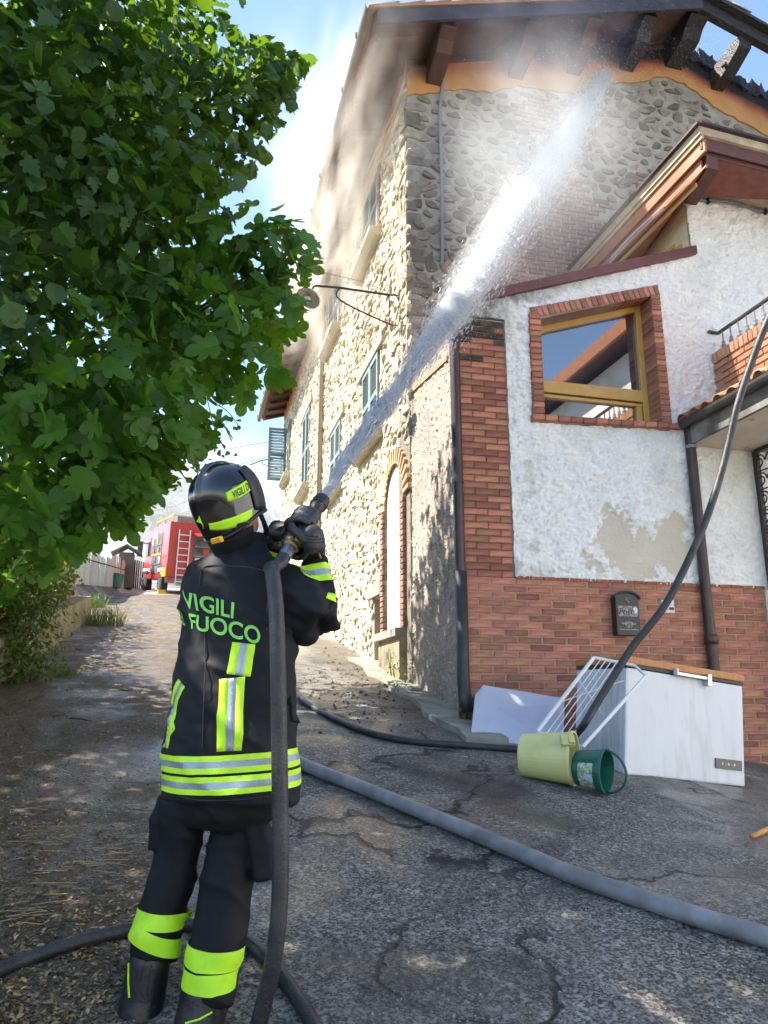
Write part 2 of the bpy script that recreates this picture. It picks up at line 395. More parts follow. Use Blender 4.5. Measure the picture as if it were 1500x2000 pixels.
M['cable'] = mat('grey cable', (.22, .22, .24), None, rough=.6)
M['dark_void'] = mat('dark interior', (.03, .027, .024))

# ================================================================ STONE HOUSE
HV = 1.8                                        # the gable wall stands 1.8 m behind the front wall
house = empty('stone_house', P(0, HV, .3)); tag(house, 'tall burning stone house with gable wall, shuttered windows and charred roof end', 'house')
F3 = lambda v, z, h: P(-h, v, z)                # long facade: h out of the wall towards the lane
G3 = lambda u, z, h: P(u, HV - h, z)            # gable wall: h out of the wall towards the camera
wins = [(3.30, 4.35, 3.93, 5.15), (6.15, 7.15, 3.93, 5.15), (3.35, 4.40, 7.14, 8.28), (6.50, 7.60, 7.18, 8.35), (10.0, 11.1, 5.0, 6.9), (13.6, 14.5, 6.3, 7.9)]
small = [(9.9, 10.5, 4.05, 4.5)]
DOOR = (2.02, 2.92, 1.0, 3.05)
cav = (3.15, 3.62, .2, 1.55)
mb = MB(); wall_panel(mb, HV, 15.4, -.8, 8.75, wins + small + [cav], F3, .22)
for q in ((15.4, ), ):                          # end wall of the house
    mb.add([F3(15.4, -.8, 0), F3(15.4, -.8, -6), F3(15.4, 8.75, -6), F3(15.4, 8.75, 0)], [(0, 1, 2, 3)])
facade = mb.build('facade_wall', M['mortar_sun'], house)
rg = random.Random(3)
cells = voronoi(HV + .03, 15.38, .0, 8.5, .19, .115, .42, rg)
bandz = lambda v: 8.42 + .05 * math.sin(v * 1.7)
def clear_f(c):
    v, z = c
    if z > bandz(v) - .05: return False
    for a, b, c0, c1 in wins: 
        if a - .02 < v < b + .02 and c0 - .24 < z < c1 + .2: return False
    for a, b, c0, c1 in small + [cav]:
        if a - .1 < v < b + .1 and c0 - .1 < z < c1 + .12: return False
    if v < 3.05 and z < 3.95 - 0 and (v < 3.1): 
        if z < 3.0 or ((v - 2.47) ** 2 / .7 ** 2 + (max(0, z - 2.75)) ** 2 / .75 ** 2) < 1: return False
    return True
cells = [c for c in cells if clear_f(c[0])]
near = sorted(cells, key=lambda c: c[0][0] + .06 * abs(c[0][1] - 4))
for k, (c, poly) in enumerate(near[:300]):
    m_ = MB(); stone(m_, poly, F3, rg.uniform(.004, .022), .005, rg); o = m_.build('stone', M['stone_sun'], facade, fix=False)
m_ = MB()
for c, poly in near[300:]: stone(m_, poly, F3, rg.uniform(.004, .024), .005, rg, 1)
tag(m_.build('rubble_stones', M['stone_sun'], facade, fix=False), kind='stuff')
# ragged corner stones that stand out against the sky-lit gable
m_ = MB()
z = 3.9
while z < 8.15:
    w_ = rg.uniform(.14, .46); hh = rg.uniform(.06, .15); c = P(w_ / 2 - .028, HV + .02, z + hh); t_ = rg.uniform(-.04, .04)
    MB().box(c, U * (w_ / 2) + Zv * t_ * w_, V * rg.uniform(.028, .05) + Zv * rg.uniform(-.01, .01), Zv * (hh - rg.uniform(.008, .02)) + U * rg.uniform(-.02, .02)).build('quoin', M['stone_gable'], house, bevel=.028)
    z += hh * 2 + rg.uniform(0, .05)

# gable wall
ridge_u, ridge_z, eave_z = 4.25, 10.12, 8.80
def roof_under(u): return eave_z + (ridge_z - eave_z) * (u + .0) / ridge_u if u < ridge_u else ridge_z - .34 * (u - ridge_u)
mb = MB(); pts = [P(0, HV, 0), P(9, HV, 0), P(9, HV, roof_under(9)), P(ridge_u, HV, ridge_z), P(0, HV, eave_z)]
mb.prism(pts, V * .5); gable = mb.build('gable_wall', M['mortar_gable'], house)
bpx = [(803, 190), (850, 182), (900, 176), (960, 182), (1010, 168), (1060, 178), (1120, 182), (1185, 162), (1240, 165), (1290, 150), (1335, 165), (1370, 190), (1400, 215), (1440, 235), (1500, 268)]
band = [uzv(x, y, HV) for x, y in bpx]; band[0] = (0, band[0][1])
ext = []
for (a, b), (c, d) in zip(band, band[1:]):
    for k in range(4):
        t = k / 4; ext.append((a + (c - a) * t, b + (d - b) * t + .02 * math.sin(k * 2.1 + a * 9)))
ext.append(band[-1]); ext.append((7.5, band[-1][1] - .75))
mb = MB()
for (a, b), (c, d) in zip(ext, ext[1:]):
    mb.hexa([G3(a, b, 0), G3(a, b, .028), G3(c, d, .028), G3(c, d, 0), G3(a, roof_under(a) + .05, 0), G3(a, roof_under(a) + .05, .028), G3(c, roof_under(c) + .05, .028), G3(c, roof_under(c) + .05, 0)])
M['ochre_g'] = mat('sooted ochre plaster', (.56, .28, .10), (.50, .235, .08), 5, .9, .3, 40)
def soot_nodes(m, fn_mult):                      # soot blackening under the burnt roof, stronger on the right where the fire was
    N, L, b = nodes_of(m); old = b.inputs['Base Color'].links[0].from_socket
    a = N.new('ShaderNodeAttribute'); a.attribute_name = 'soot'
    q = N.new('ShaderNodeTexNoise'); q.inputs['Scale'].default_value = 2.2; q.inputs['Detail'].default_value = 5
    tc = N.new('ShaderNodeTexCoord'); L.new(tc.outputs['Object'], q.inputs['Vector'])
    s_ = N.new('ShaderNodeMath'); s_.operation = 'MULTIPLY_ADD'; L.new(q.outputs[0], s_.inputs[0]); s_.inputs[1].default_value = .5; L.new(a.outputs['Fac'], s_.inputs[2])
    r1 = N.new('ShaderNodeMapRange'); r1.inputs[1].default_value = .55; r1.inputs[2].default_value = .8; L.new(s_.outputs[0], r1.inputs[0])
    r2 = N.new('ShaderNodeMapRange'); r2.inputs[1].default_value = .8; r2.inputs[2].default_value = 1.05; L.new(s_.outputs[0], r2.inputs[0])
    m1 = N.new('ShaderNodeMix'); m1.data_type = 'RGBA'; L.new(r1.outputs[0], m1.inputs[0]); L.new(old, m1.inputs[6]); m1.inputs[7].default_value = (.40, .12, .06, 1)
    m2 = N.new('ShaderNodeMix'); m2.data_type = 'RGBA'; L.new(r2.outputs[0], m2.inputs[0]); L.new(m1.outputs[2], m2.inputs[6]); m2.inputs[7].default_value = (.02, .018, .02, 1)
    L.new(m2.outputs[2], b.inputs['Base Color'])
soot_nodes(M['ochre_g'], 1)
bo = mb.build('ochre_plaster_band', M['ochre_g'], gable, fix=False)
bm = bmesh.new(); bm.from_mesh(bo.data); bmesh.ops.remove_doubles(bm, verts=bm.verts, dist=1e-4); bmesh.ops.subdivide_edges(bm, edges=[e for e in bm.edges if abs((e.verts[0].co - e.verts[1].co).z) > .25], cuts=7, use_grid_fill=True); bmesh.ops.recalc_face_normals(bm, faces=bm.faces); bm.to_mesh(bo.data); bm.free()
av = bo.data.attributes.new('soot', 'FLOAT', 'POINT')
for i, vtx in enumerate(bo.data.vertices):
    q = vtx.co + wl(bo); u_, v_, z_ = uvz(q); dz = roof_under(u_) - z_
    av.data[i].value = max(0, min(1, (sstep(.75, .05, dz) * (.55 + .45 * sstep(1, 4.5, u_)))))
# brick patches and rubble on the gable
bzone = [uzv(x, y, HV) for x, y in ((840, 640), (905, 560), (990, 440), (1075, 390), (1130, 320), (1145, 395), (1185, 385), (1170, 440), (1185, 470), (1185, 500), (1110, 540), (940, 600))]
bzone2 = [uzv(x, y, HV) for x, y in ((1005, 170), (1060, 165), (1080, 205), (1060, 260), (1010, 270))]
bzone3 = [uzv(x, y, HV) for x, y in ((1215, 345), (1265, 335), (1240, 365), (1215, 375))]
zones = [bzone, bzone2, bzone3]
def wavy(u): return lerp1(ext, u)
rg = random.Random(5); bricks = []
r_ = 0; z = 3.6
while z < 8.9:
    u = -.1 + (r_ % 2) * .125 + rg.uniform(-.02, .02)
    while u < 5.5:
        if any(inpoly(u + rg.uniform(-.1, .1), z + rg.uniform(-.03, .03), q) for q in zones) and z < wavy(u) - .08: bricks.append((u, z))
        u += .255 + rg.uniform(-.008, .008)
    z += .071; r_ += 1
bricks.sort(key=lambda q: -q[1] + abs(q[0] - 2))
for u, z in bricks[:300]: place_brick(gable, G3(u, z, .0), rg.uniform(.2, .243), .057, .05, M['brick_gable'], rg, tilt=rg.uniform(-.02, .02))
cells = voronoi(.03, 6.6, 3.8, 9.7, .225, .15, .42, rg)
cells = [c for c in cells if c[0][1] < wavy(c[0][0]) - .08 and c[0][0] > .12 and not any(inpoly(*c[0], q) for q in zones)]
cells = [c for c in cells if not (c[0][0] > 2.6 and c[0][1] < 5.4)]
cells.sort(key=lambda c: -c[0][1] + .35 * abs(c[0][0] - 3))
for k, (c, poly) in enumerate(cells[:300]):
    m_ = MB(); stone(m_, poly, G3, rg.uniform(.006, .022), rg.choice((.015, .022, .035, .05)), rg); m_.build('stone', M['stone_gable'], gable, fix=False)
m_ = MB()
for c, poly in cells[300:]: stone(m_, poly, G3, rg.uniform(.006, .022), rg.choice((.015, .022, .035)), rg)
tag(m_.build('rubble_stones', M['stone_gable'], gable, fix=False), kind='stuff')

# ochre strip at the top of the long facade
mb = MB(); n = 46
for k in range(n):
    a = HV + (15.4 - HV) * k / n; c = HV + (15.4 - HV) * (k + 1) / n
    mb.hexa([F3(a, bandz(a), 0), F3(a, bandz(a), .02), F3(c, bandz(c), .02), F3(c, bandz(c), 0), F3(a, 8.9, 0), F3(a, 8.9, .02), F3(c, 8.9, .02), F3(c, 8.9, 0)])
mb.build('ochre_plaster_strip', M['ochre'], facade)

# roof: left slope whole, right slope burnt open
V0 = 1.0; V1 = 15.9; EU = -.62
def ru(u): return roof_under(u)
mb = MB()                                        # soffit boards, board by board across the overhang
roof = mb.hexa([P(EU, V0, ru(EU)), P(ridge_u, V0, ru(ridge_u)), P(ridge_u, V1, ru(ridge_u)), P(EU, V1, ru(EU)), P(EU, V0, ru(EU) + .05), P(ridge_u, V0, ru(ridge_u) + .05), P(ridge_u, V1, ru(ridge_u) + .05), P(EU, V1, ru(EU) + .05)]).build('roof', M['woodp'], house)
for k in range(60):                              # rafters under the long eave
    v = V0 + .3 + k * .62
    if v > V1: break
    MB().beam(P(EU + .06, v, ru(EU + .06) - .05), P(.0, v, ru(0) - .05), .07, .1).build('rafter', M['woodp'], roof)
mb = MB()
for k in range(1):
    mb.hexa([P(EU - .04, V0 - .06, ru(EU) + .052), P(ridge_u, V0 - .06, ru(ridge_u) + .052), P(ridge_u, V1, ru(ridge_u) + .052), P(EU - .04, V1, ru(EU) + .052), P(EU - .04, V0 - .06, ru(EU) + .10), P(ridge_u, V0 - .06, ru(ridge_u) + .10), P(ridge_u, V1, ru(ridge_u) + .10), P(EU - .04, V1, ru(EU) + .10)])
mb.build('tile_bed', M['tile'], roof)
rg = random.Random(11)
tm = None
def half_tile():
    mb = MB(); n = 7
    for t, z in ((-.2, 0), (.2, .012)):
        for k in range(n):
            a = math.pi * k / (n - 1); r = .075 if t < 0 else .09
            mb.v.append(Vector((t, math.cos(a) * r, math.sin(a) * r * .75 + z)))
        for k in range(n):
            a = math.pi * k / (n - 1); r = (.075 if t < 0 else .09) - .014
            mb.v.append(Vector((t, math.cos(a) * r, math.sin(a) * r * .75 + z)))
    for k in range(n - 1):
        mb.f += [(k, k + 1, 2 * n + k + 1, 2 * n + k), (n + k, 3 * n + k, 3 * n + k + 1, n + k + 1), (k, n + k, n + k + 1, k + 1), (2 * n + k, 2 * n + k + 1, 3 * n + k + 1, 3 * n + k)]
    mb.f += [(0, 2 * n, 3 * n, n), (n - 1, 2 * n - 1, 4 * n - 1, 3 * n - 1)]
    me = bpy.data.meshes.new('tile'); me.from_pydata(mb.v, [], mb.f); me.materials.append(M['tile'])
    me.polygons.foreach_set('use_smooth', [True] * len(me.polygons)); return me
tmesh = half_tile()
sl_ang = math.atan((ridge_z - eave_z) / ridge_u)
for k in range(14):                              # verge tiles running up the gable
    u = EU + .1 + k * .35
    if u > ridge_u: break
    o = mesh_obj('tile', tmesh, None, roof, P(u, V0 + .02, ru(u) + .1)); o.rotation_euler = (0, -sl_ang + rg.uniform(-.02, .02), YAW)
for k in range(62):                              # eave tiles over the lane
    v = V0 + .15 + k * .24
    if v > V1: break
    o = mesh_obj('tile', tmesh, None, roof, P(EU + .08, v, ru(EU + .08) + .1)); o.rotation_euler = (0, -sl_ang, YAW + rg.uniform(-.03, .03))
# verge board and its moulding
MB().hexa([P(EU, V0 - .045, ru(EU) - .16), P(EU, V0 - .002, ru(EU) - .16), P(ridge_u, V0 - .002, ru(ridge_u) - .16), P(ridge_u, V0 - .045, ru(ridge_u) - .16), P(EU, V0 - .045, ru(EU) + .045), P(EU, V0 - .002, ru(EU) + .045), P(ridge_u, V0 - .002, ru(ridge_u) + .045), P(ridge_u, V0 - .045, ru(ridge_u) + .045)]).build('verge_board', mat('sooted verge board', (.055, .048, .058), (.035, .032, .04), 6, .8, .4, 30), roof)
MB().hexa([P(.0, HV - .06, ru(.0) - .10), P(.0, HV - .03, ru(.0) - .10), P(ridge_u, HV - .03, ru(ridge_u) - .10), P(ridge_u, HV - .06, ru(ridge_u) - .10), P(.0, HV - .06, ru(.0) - .02), P(.0, HV - .03, ru(.0) - .02), P(ridge_u, HV - .03, ru(ridge_u) - .02), P(ridge_u, HV - .06, ru(ridge_u) - .02)]).build('wall_plate', M['woodp'], roof)
for uu, mm in ((.38, 'woodp'), (1.62, 'woodp'), (2.55, 'woodp'), (3.45, 'char'), (4.28, 'char')):   # purlin ends with carved noses
    zt = ru(uu) - .005; prof = [(HV + .1, zt), (V0 + .10, zt), (V0 + .06, zt - .16), (V0 + .22, zt - .22), (V0 + .32, zt - .34), (V0 + .52, zt - .40), (HV + .1, zt - .46)]
    w_ = .11 if uu < 4 else .15
    MB().prism([P(uu - w_, v, z) for v, z in prof], U * 2 * w_).build('purlin', M[mm], roof, bevel=.012)
# burnt right slope: verge rafter, stubs, remaining tiles, ragged wall head
ring = ridge_u
def rr(u): return ridge_z + .08 - .36 * (u - ring)
MB().beam(P(ring - .1, V0 + .06, rr(ring) - .06), P(8.5, V0 + .06, rr(8.5) - .06), .12, .2).build('charred_rafter', M['char'], roof, bevel=.02)
MB().beam(P(ring - .1, V0 - .02, rr(ring) + .07), P(8.5, V0 - .02, rr(8.5) + .07), .16, .05).build('charred_batten', M['char'], roof)
for uu in (5.02, 6.1, 7.3): MB().prism([P(uu - .1, v, z) for v, z in ((HV + .3, rr(uu) - .20), (V0 + .05, rr(uu) - .12), (V0 + .1, rr(uu) - .32), (V0 + .5, rr(uu) - .48), (HV + .3, rr(uu) - .5))], U * .22).build('charred_purlin', M['char'], roof, bevel=.02)
for k in range(16):
    u = ring + .12 + k * .27 + rg.uniform(-.03, .03)
    if k in (3, 9): continue
    o = mesh_obj('tile', tmesh, None, roof, P(u, V0 + rg.uniform(-.02, .02), rr(u) + .12)); o.rotation_euler = (0, math.atan(.36) + rg.uniform(-.08, .08), YAW + rg.uniform(-.06, .06)); o.scale = (.8, 1, 1)
mb = MB(); rg2 = random.Random(2); prev = None
for k in range(90):                              # burnt, crumbling head of the gable wall
    u = 4.3 + k * .048; top = roof_under(u) + .10 + rg2.uniform(-.06, .07) + (.10 if rg2.random() < .12 else 0); bot = roof_under(u) - .12 + rg2.uniform(-.04, .04)
    cur = (u, bot, top, rg2.uniform(.03, .1))
    if prev: mb.hexa([G3(prev[0], prev[1], -.2), G3(prev[0], prev[1], prev[3]), G3(u, bot, cur[3]), G3(u, bot, -.2), G3(prev[0], prev[2], -.2), G3(prev[0], prev[2], prev[3]), G3(u, top, cur[3]), G3(u, top, -.2)])
    prev = cur
mb.build('charred_wall_head', M['char'], gable)
a, b_ = FV(1440, 98, 1.5), FV(1412, 130, 1.4)
MB().beam(a, b_, .05, .04).build('hanging_charred_splinter', M['char'], roof)

# gutter along the lane
mb = MB(); n = 8
pr = [(EU - .05 + .065 * math.cos(math.pi + math.pi * k / n) - .06, ru(EU) + .03 + .075 * math.sin(math.pi + math.pi * k / n)) for k in range(n + 1)]
pr2 = [(EU - .05 + .058 * math.cos(math.pi + math.pi * k / n) - .06, ru(EU) + .032 + .068 * math.sin(math.pi + math.pi * k / n)) for k in range(n + 1)][::-1]
mb.prism([P(a, V0 - .1, z) for a, z in pr + pr2], V * (V1 - V0 + .1)); gut = mb.build('gutter', M['copper'], house, smooth=False)
for k in range(16):
    v = V0 + .4 + k * .95
    if v < V1: MB().bx(EU - .19, EU - .165, v - .012, v + .012, ru(EU) + .0, ru(EU) + .075).build('gutter_bracket', M['dark_metal'], gut)
# downpipe on the facade
MB().tube([F3(8.15, 8.8, .3), F3(8.15, 8.6, .12), F3(8.15, 8.4, .07), F3(8.15, 1.5, .07)], .05, 10).build('downpipe', mat('tan pipe', (.30, .24, .16), None, rough=.6), house, smooth=True)

# windows of the facade: recessed louvred shutters, lintel, projecting sill
def shutter_leaf(parent, a, b, z0, z1, f3, name='shutter', n=18):
    fr = MB(); t = .045
    for (p0, p1, q0, q1) in ((a, a + .07, z0, z1), (b - .07, b, z0, z1), (a + .07, b - .07, z0, z0 + .09), (a + .07, b - .07, z1 - .07, z1), (a + .07, b - .07, (z0 + z1) / 2 - .035, (z0 + z1) / 2 + .035)):
        fr.hexa([f3(p0, q0, 0), f3(p1, q0, 0), f3(p1, q0, t), f3(p0, q0, t), f3(p0, q1, 0), f3(p1, q1, 0), f3(p1, q1, t), f3(p0, q1, t)])
    s_ = fr.build(name, M['shutter'], parent, fix=True)
    for k in range(n):
        z = z0 + .1 + (z1 - z0 - .18) * (k + .5) / n; h = (z1 - z0 - .18) / n
        MB().hexa([f3(a + .065, z - h * .5, .036), f3(b - .065, z - h * .5, .036), f3(b - .065, z - h * .5 + .012, .036), f3(a + .065, z - h * .5 + .012, .036), f3(a + .065, z + h * .3, .005), f3(b - .065, z + h * .3, .005), f3(b - .065, z + h * .3 + .012, .005), f3(a + .065, z + h * .3 + .012, .005)]).build('slat', M['shutter'], s_)
    return s_
for k, (a, b, z0, z1) in enumerate(wins):
    wn = MB().hexa([F3(a, z0, -.19), F3(b, z0, -.19), F3(b, z0, -.17), F3(a, z0, -.17), F3(a, z1, -.19), F3(b, z1, -.19), F3(b, z1, -.17), F3(a, z1, -.17)]).build('window', M['dark_void'], house)
    if k < 5:
        mid = (a + b) / 2; ns = 20
        shutter_leaf(wn, a + .015, mid - .004, z0 + .01, z1 - .01, lambda v, z, h: F3(v, z, h - .005), n=ns); shutter_leaf(wn, mid + .004, b - .015, z0 + .01, z1 - .01, lambda v, z, h: F3(v, z, h - .005), n=ns)
    else:
        mid = (a + b) / 2; ns = 16
        shutter_leaf(wn, a + .02, mid, z0 + .01, z1 - .01, lambda v, z, h: F3(v, z, h + .02), n=ns)
        piv = b if k == 5 else b                   # leaf swung out square to the wall
        shutter_leaf(wn, 0, .52, z0 + .01, z1 - .01, lambda x, z, h, piv=piv: F3(piv - h, z, x + .03), n=ns)
    sm = MB()
    sm.prism([F3(a - .16, z0 - .17, -.05), F3(a - .16, z0 - .17, .10), F3(a - .16, z0 - .07, .19), F3(a - .16, z0 - .015, .20), F3(a - .16, z0 + .0, -.05)], F3(b + .3, 0, 0) - F3(a - .16, 0, 0)); sm.build('sill', M['sill'], wn, bevel=.012)
    if k in (0, 1, 4):
        MB().hexa([F3(a - .3, z1 + .005, -.03), F3(b + .25, z1 + .005, -.03), F3(b + .25, z1 + .005, .06), F3(a - .3, z1 + .005, .06), F3(a - .3, z1 + .18, -.03), F3(b + .25, z1 + .18, -.03), F3(b + .25, z1 + .18, .06), F3(a - .3, z1 + .18, .06)]).build('lintel', M['sill'], wn, bevel=.015)
    if k in (2, 3):                                # toothed brick jamb beside the upper windows
        for j in range(15): place_brick(wn, F3(a - .06, z0 + .03 + j * .076, .012), .12, .06, .06, M['brick_gable'], rg, rot=YAW + math.pi / 2)
for (a, b, z0, z1) in small:
    w2 = MB().hexa([F3(a, z0, -.15), F3(b, z0, -.15), F3(b, z0, -.13), F3(a, z0, -.13), F3(a, z1, -.15), F3(b, z1, -.15), F3(b, z1, -.13), F3(a, z1, -.13)]).build('small_window', M['dark_void'], house)
    MB().hexa([F3(a - .1, z0 - .08, -.05), F3(b + .1, z0 - .08, -.05), F3(b + .1, z0 - .08, .16), F3(a - .1, z0 - .08, .16), F3(a - .1, z0, -.05), F3(b + .1, z0, -.05), F3(b + .1, z0, .16), F3(a - .1, z0, .16)]).build('sill', M['sill'], w2)
# ---- arched niche in the facade, next to the annex
dn = MB(); d0, d1, s0, s1 = 2.0, 2.92, 1.02, 2.62; dep = .42; arc = [(d0 + (d1 - d0) * (1 - math.cos(math.pi * k / 12)) / 2, s1 + .52 * math.sin(math.pi * k / 12)) for k in range(13)]
ring_ = [(d0, s0), (d1, s0)] + [q for q in arc[::-1]]
for k in range(len(ring_)):
    p, q = ring_[k], ring_[(k + 1) % len(ring_)]
    if p == q: continue
    dn.add([F3(*p, .03), F3(*q, .03), F3(*q, -dep), F3(*p, -dep)], [(0, 1, 2, 3)])
niche = dn.build('arched_niche', M['joint'], house)
MB().prism([F3(a, z, -dep) for a, z in ring_], -U * -.06).build('blocking_plaster', mat('pale niche plaster', (.62, .58, .48), (.5, .46, .37), 4, .9, .4, 30, stain=(.3, .25, .18), sscale=3, samt=.5), niche)
rg = random.Random(21)
for k in range(24):                               # brick jamb: far side, laid course by course
    z = s0 + .035 + k * .069
    if z > s1: break
    place_brick(niche, F3(d1 - .03, z, -.2), .30 + rg.uniform(-.02, .02), .058, .11, M['brick_gable'], rg, rot=YAW)
    place_brick(niche, F3(d1 + .07 + rg.uniform(-.02, .02), z, -.05), .14, .058, .22, M['brick_gable'], rg, rot=YAW + math.pi / 2)
    place_brick(niche, F3(d0 + .03, z, -.1), .3, .058, .11, M['brick_gable'], rg, rot=YAW)
for k in range(17):                               # brick arch
    t = math.pi * (k + .5) / 17; cv = (d0 + d1) / 2; rv = (d1 - d0) / 2 + .11; rz = .52 + .11
    p = F3(cv - rv * math.cos(t), s1 + rz * math.sin(t), -.08)
    o = place_brick(niche, p, .22, .062, .24, M.get('brick_tan') or M.setdefault('brick_tan', mat('sun-bleached brick', (.46, .29, .16), (.36, .21, .115), 10, .9, .5, 50, rand=.25)), rg, rot=0); o.rotation_euler = Matrix(((V * math.cos(t) * -1 + Zv * math.sin(t)), (-U), (V * math.cos(t) * -1 + Zv * math.sin(t)).cross(-U))).transposed().to_euler()
MB().hexa([F3(d0 - .0, s0 - .1, -.4), F3(d1 + .12, s0 - .1, -.4), F3(d1 + .12, s0 - .1, .14), F3(d0, s0 - .1, .14), F3(d0, s0, -.4), F3(d1 + .12, s0, -.4), F3(d1 + .12, s0, .14), F3(d0, s0, .14)]).build('ledge', M['concrete'], niche, bevel=.01)
MB().hexa([F3(d0 - .0, -.2, -.3), F3(d1 + .08, -.2, -.3), F3(d1 + .08, -.2, .09), F3(d0, -.2, .09), F3(d0, s0 - .1, -.3), F3(d1 + .08, s0 - .1, -.3), F3(d1 + .08, s0 - .1, .09), F3(d0, s0 - .1, .09)]).build('plinth', mat('stained plinth', (.34, .27, .17), (.22, .17, .11), 5, .9, .8, 30, stain=(.08, .07, .04), sscale=2.5, samt=.8), niche)
# dark vent hole frame left of the niche
MB().hexa([F3(3.05, 1.56, -.1), F3(3.75, 1.56, -.1), F3(3.75, 1.56, .05), F3(3.05, 1.56, .05), F3(3.05, 1.75, -.1), F3(3.75, 1.75, -.1), F3(3.75, 1.75, .05), F3(3.05, 1.75, .05)]).build('stone_lintel', M['concrete'], facade, bevel=.015)
MB().hexa([F3(3.16, .2, -.21), F3(3.61, .2, -.21), F3(3.61, .2, -.2), F3(3.16, .2, -.2), F3(3.16, 1.54, -.21), F3(3.61, 1.54, -.21), F3(3.61, 1.54, -.2), F3(3.16, 1.54, -.2)]).build('cellar_opening', M['dark_void'], facade)

# ================================================================ WHITE AND BRICK HOUSE (front)
annex = empty('brick_and_plaster_house', P(0, 0, -.3)); tag(annex, 'white roughcast house with red brick base, brick pillar and slanted window', 'house')
A3 = lambda u, z, h: P(u, -h, z)
COP = [uzv(935, 583, 0), uzv(1345, 494, 0)]      # line of the sloping coping
def cop_z(u): return COP[0][1] + (COP[1][1] - COP[0][1]) * (u - COP[0][0]) / (COP[1][0] - COP[0][0])
UW = 2.83                                        # corner of the upper storey
# solid core of the lower and upper storey (set back behind the roughcast)
mb = MB(); mb.prism([P(.02, .35, -1), P(4.6, .35, -1), P(4.6, .35, 5.2), P(UW, .35, cop_z(UW) - .05), P(.02, .35, cop_z(.02) - .05)], V * 1.43)
core = mb.build('wall', M['joint'], annex)
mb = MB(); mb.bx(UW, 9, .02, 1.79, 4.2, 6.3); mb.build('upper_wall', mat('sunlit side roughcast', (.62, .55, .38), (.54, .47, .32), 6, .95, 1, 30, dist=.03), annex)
# brick texture on the sunlit return: stacked thin bricks under the eave
rg = random.Random(31)
sidew = annex
for r_ in range(6):
    for c in range(5):
        place_brick(annex, P(UW - .0, .25 + c * .255 + (r_ % 2) * .12, 5.02 + r_ * .075), .235, .055, .05, M['brick_y'] if 'brick_y' in M else M.setdefault('brick_y', mat('yellow brick', (.55, .36, .13), (.46, .29, .10), 12, .9, .4, 60, rand=.15)), rg, rot=YAW + math.pi / 2)
# side wall towards the lane: cement roughcast with dappled light
def rough_sheet(name, m, f3, a0, a1, b0, b1, st, amp, keep, parent, fr=(26, 26), seed=0, peel=None, topfn=None, mould=None):
    na = max(2, round((a1 - a0) / st)); nb = max(2, round((b1 - b0) / st)); vs = []; pl = []; idx = {}; fs = []
    for j in range(nb + 1):
        for i in range(na + 1):
            a = a0 + (a1 - a0) * i / na; b = b0 + (b1 - b0) * j / nb
            n1 = fbm(a * fr[0] + 7 * fbm(a * 5, b * 5, seed + 3, 2) * .35, b * fr[1], seed, 3); n2 = fbm(a * fr[0] * .35, b * fr[1] * .35, seed + 9, 2)
            h = amp * (abs(n1) * 1.3 + .45 * n2)
            p_ = peel(a, b) if peel else 0
            h = h * (1 - .75 * p_) - .006 * p_
            vs.append(f3(a, b, h)); pl.append(p_)
    w = na + 1
    for j in range(nb):
        for i in range(na):
            a = a0 + (a1 - a0) * (i + .5) / na; b = b0 + (b1 - b0) * (j + .5) / nb
            if keep(a, b): fs.append((j * w + i, j * w + i + 1, (j + 1) * w + i + 1, (j + 1) * w + i))
    used = sorted({k for f in fs for k in f}); mp = {k: n for n, k in enumerate(used)}
    org = wl(parent); me = bpy.data.meshes.new(name); me.from_pydata([vs[k] - org for k in used], [], [[mp[k] for k in f] for f in fs])
    at_ = me.attributes.new('peel', 'FLOAT', 'POINT'); at_.data.foreach_set('value', [pl[k] for k in used])
    if mould:
        am = me.attributes.new('mould', 'FLOAT', 'POINT'); am.data.foreach_set('value', [mould(vs[k]) for k in used])
    bm = bmesh.new(); bm.from_mesh(me); bmesh.ops.recalc_face_normals(bm, faces=bm.faces); bm.to_mesh(me); bm.free()
    me.polygons.foreach_set('use_smooth', [True] * len(me.polygons)); me.materials.append(m)
    o = bpy.data.objects.new(name, me); COL.objects.link(o); o.parent = parent; return o
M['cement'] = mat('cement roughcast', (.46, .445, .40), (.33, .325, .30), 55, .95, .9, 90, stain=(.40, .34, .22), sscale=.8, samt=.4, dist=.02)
def side_top(v): return 3.62 + .13 * v
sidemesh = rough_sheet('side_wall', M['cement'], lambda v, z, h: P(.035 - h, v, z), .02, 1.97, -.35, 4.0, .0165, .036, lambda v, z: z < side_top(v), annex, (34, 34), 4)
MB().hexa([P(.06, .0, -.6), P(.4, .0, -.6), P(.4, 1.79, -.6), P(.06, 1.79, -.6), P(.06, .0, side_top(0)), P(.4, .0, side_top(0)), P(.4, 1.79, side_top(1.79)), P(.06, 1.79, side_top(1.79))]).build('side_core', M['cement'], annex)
# front roughcast
WO = [(.755, 2.905), (2.345, 2.955), (2.345, 4.66), (.79, 4.16)]     # outer edge of the brick surround
WI = [(.885, 2.985), (2.235, 3.03), (2.235, 4.505), (.905, 4.055)]    # clear opening
px_peel = [(1150, 1075), (1185, 1010), (1215, 1000), (1240, 1040), (1275, 1030), (1300, 1000), (1335, 1020), (1345, 1075), (1335, 1125), (1260, 1135), (1190, 1115)]
peel_poly = [uzv(x, y, 0) for x, y in px_peel]
def peel(a, b):
    n = .26 * fbm(a * 3.4, b * 3.4, 2, 3) + .12 * fbm(a * 15, b * 15, 5, 3); c = .2 * fbm(a * 3.6, b * 3.6, 12, 3) + .10 * fbm(a * 14, b * 14, 15, 3)
    return 1.0 if inpoly(a + n, b + c, peel_poly) else 0.0
def keep_front(a, b):
    if a < .5 and b < 4.0: return False
    if inpoly(a, b, WO): return False
    if a < UW and b > cop_z(a): return False
    return True
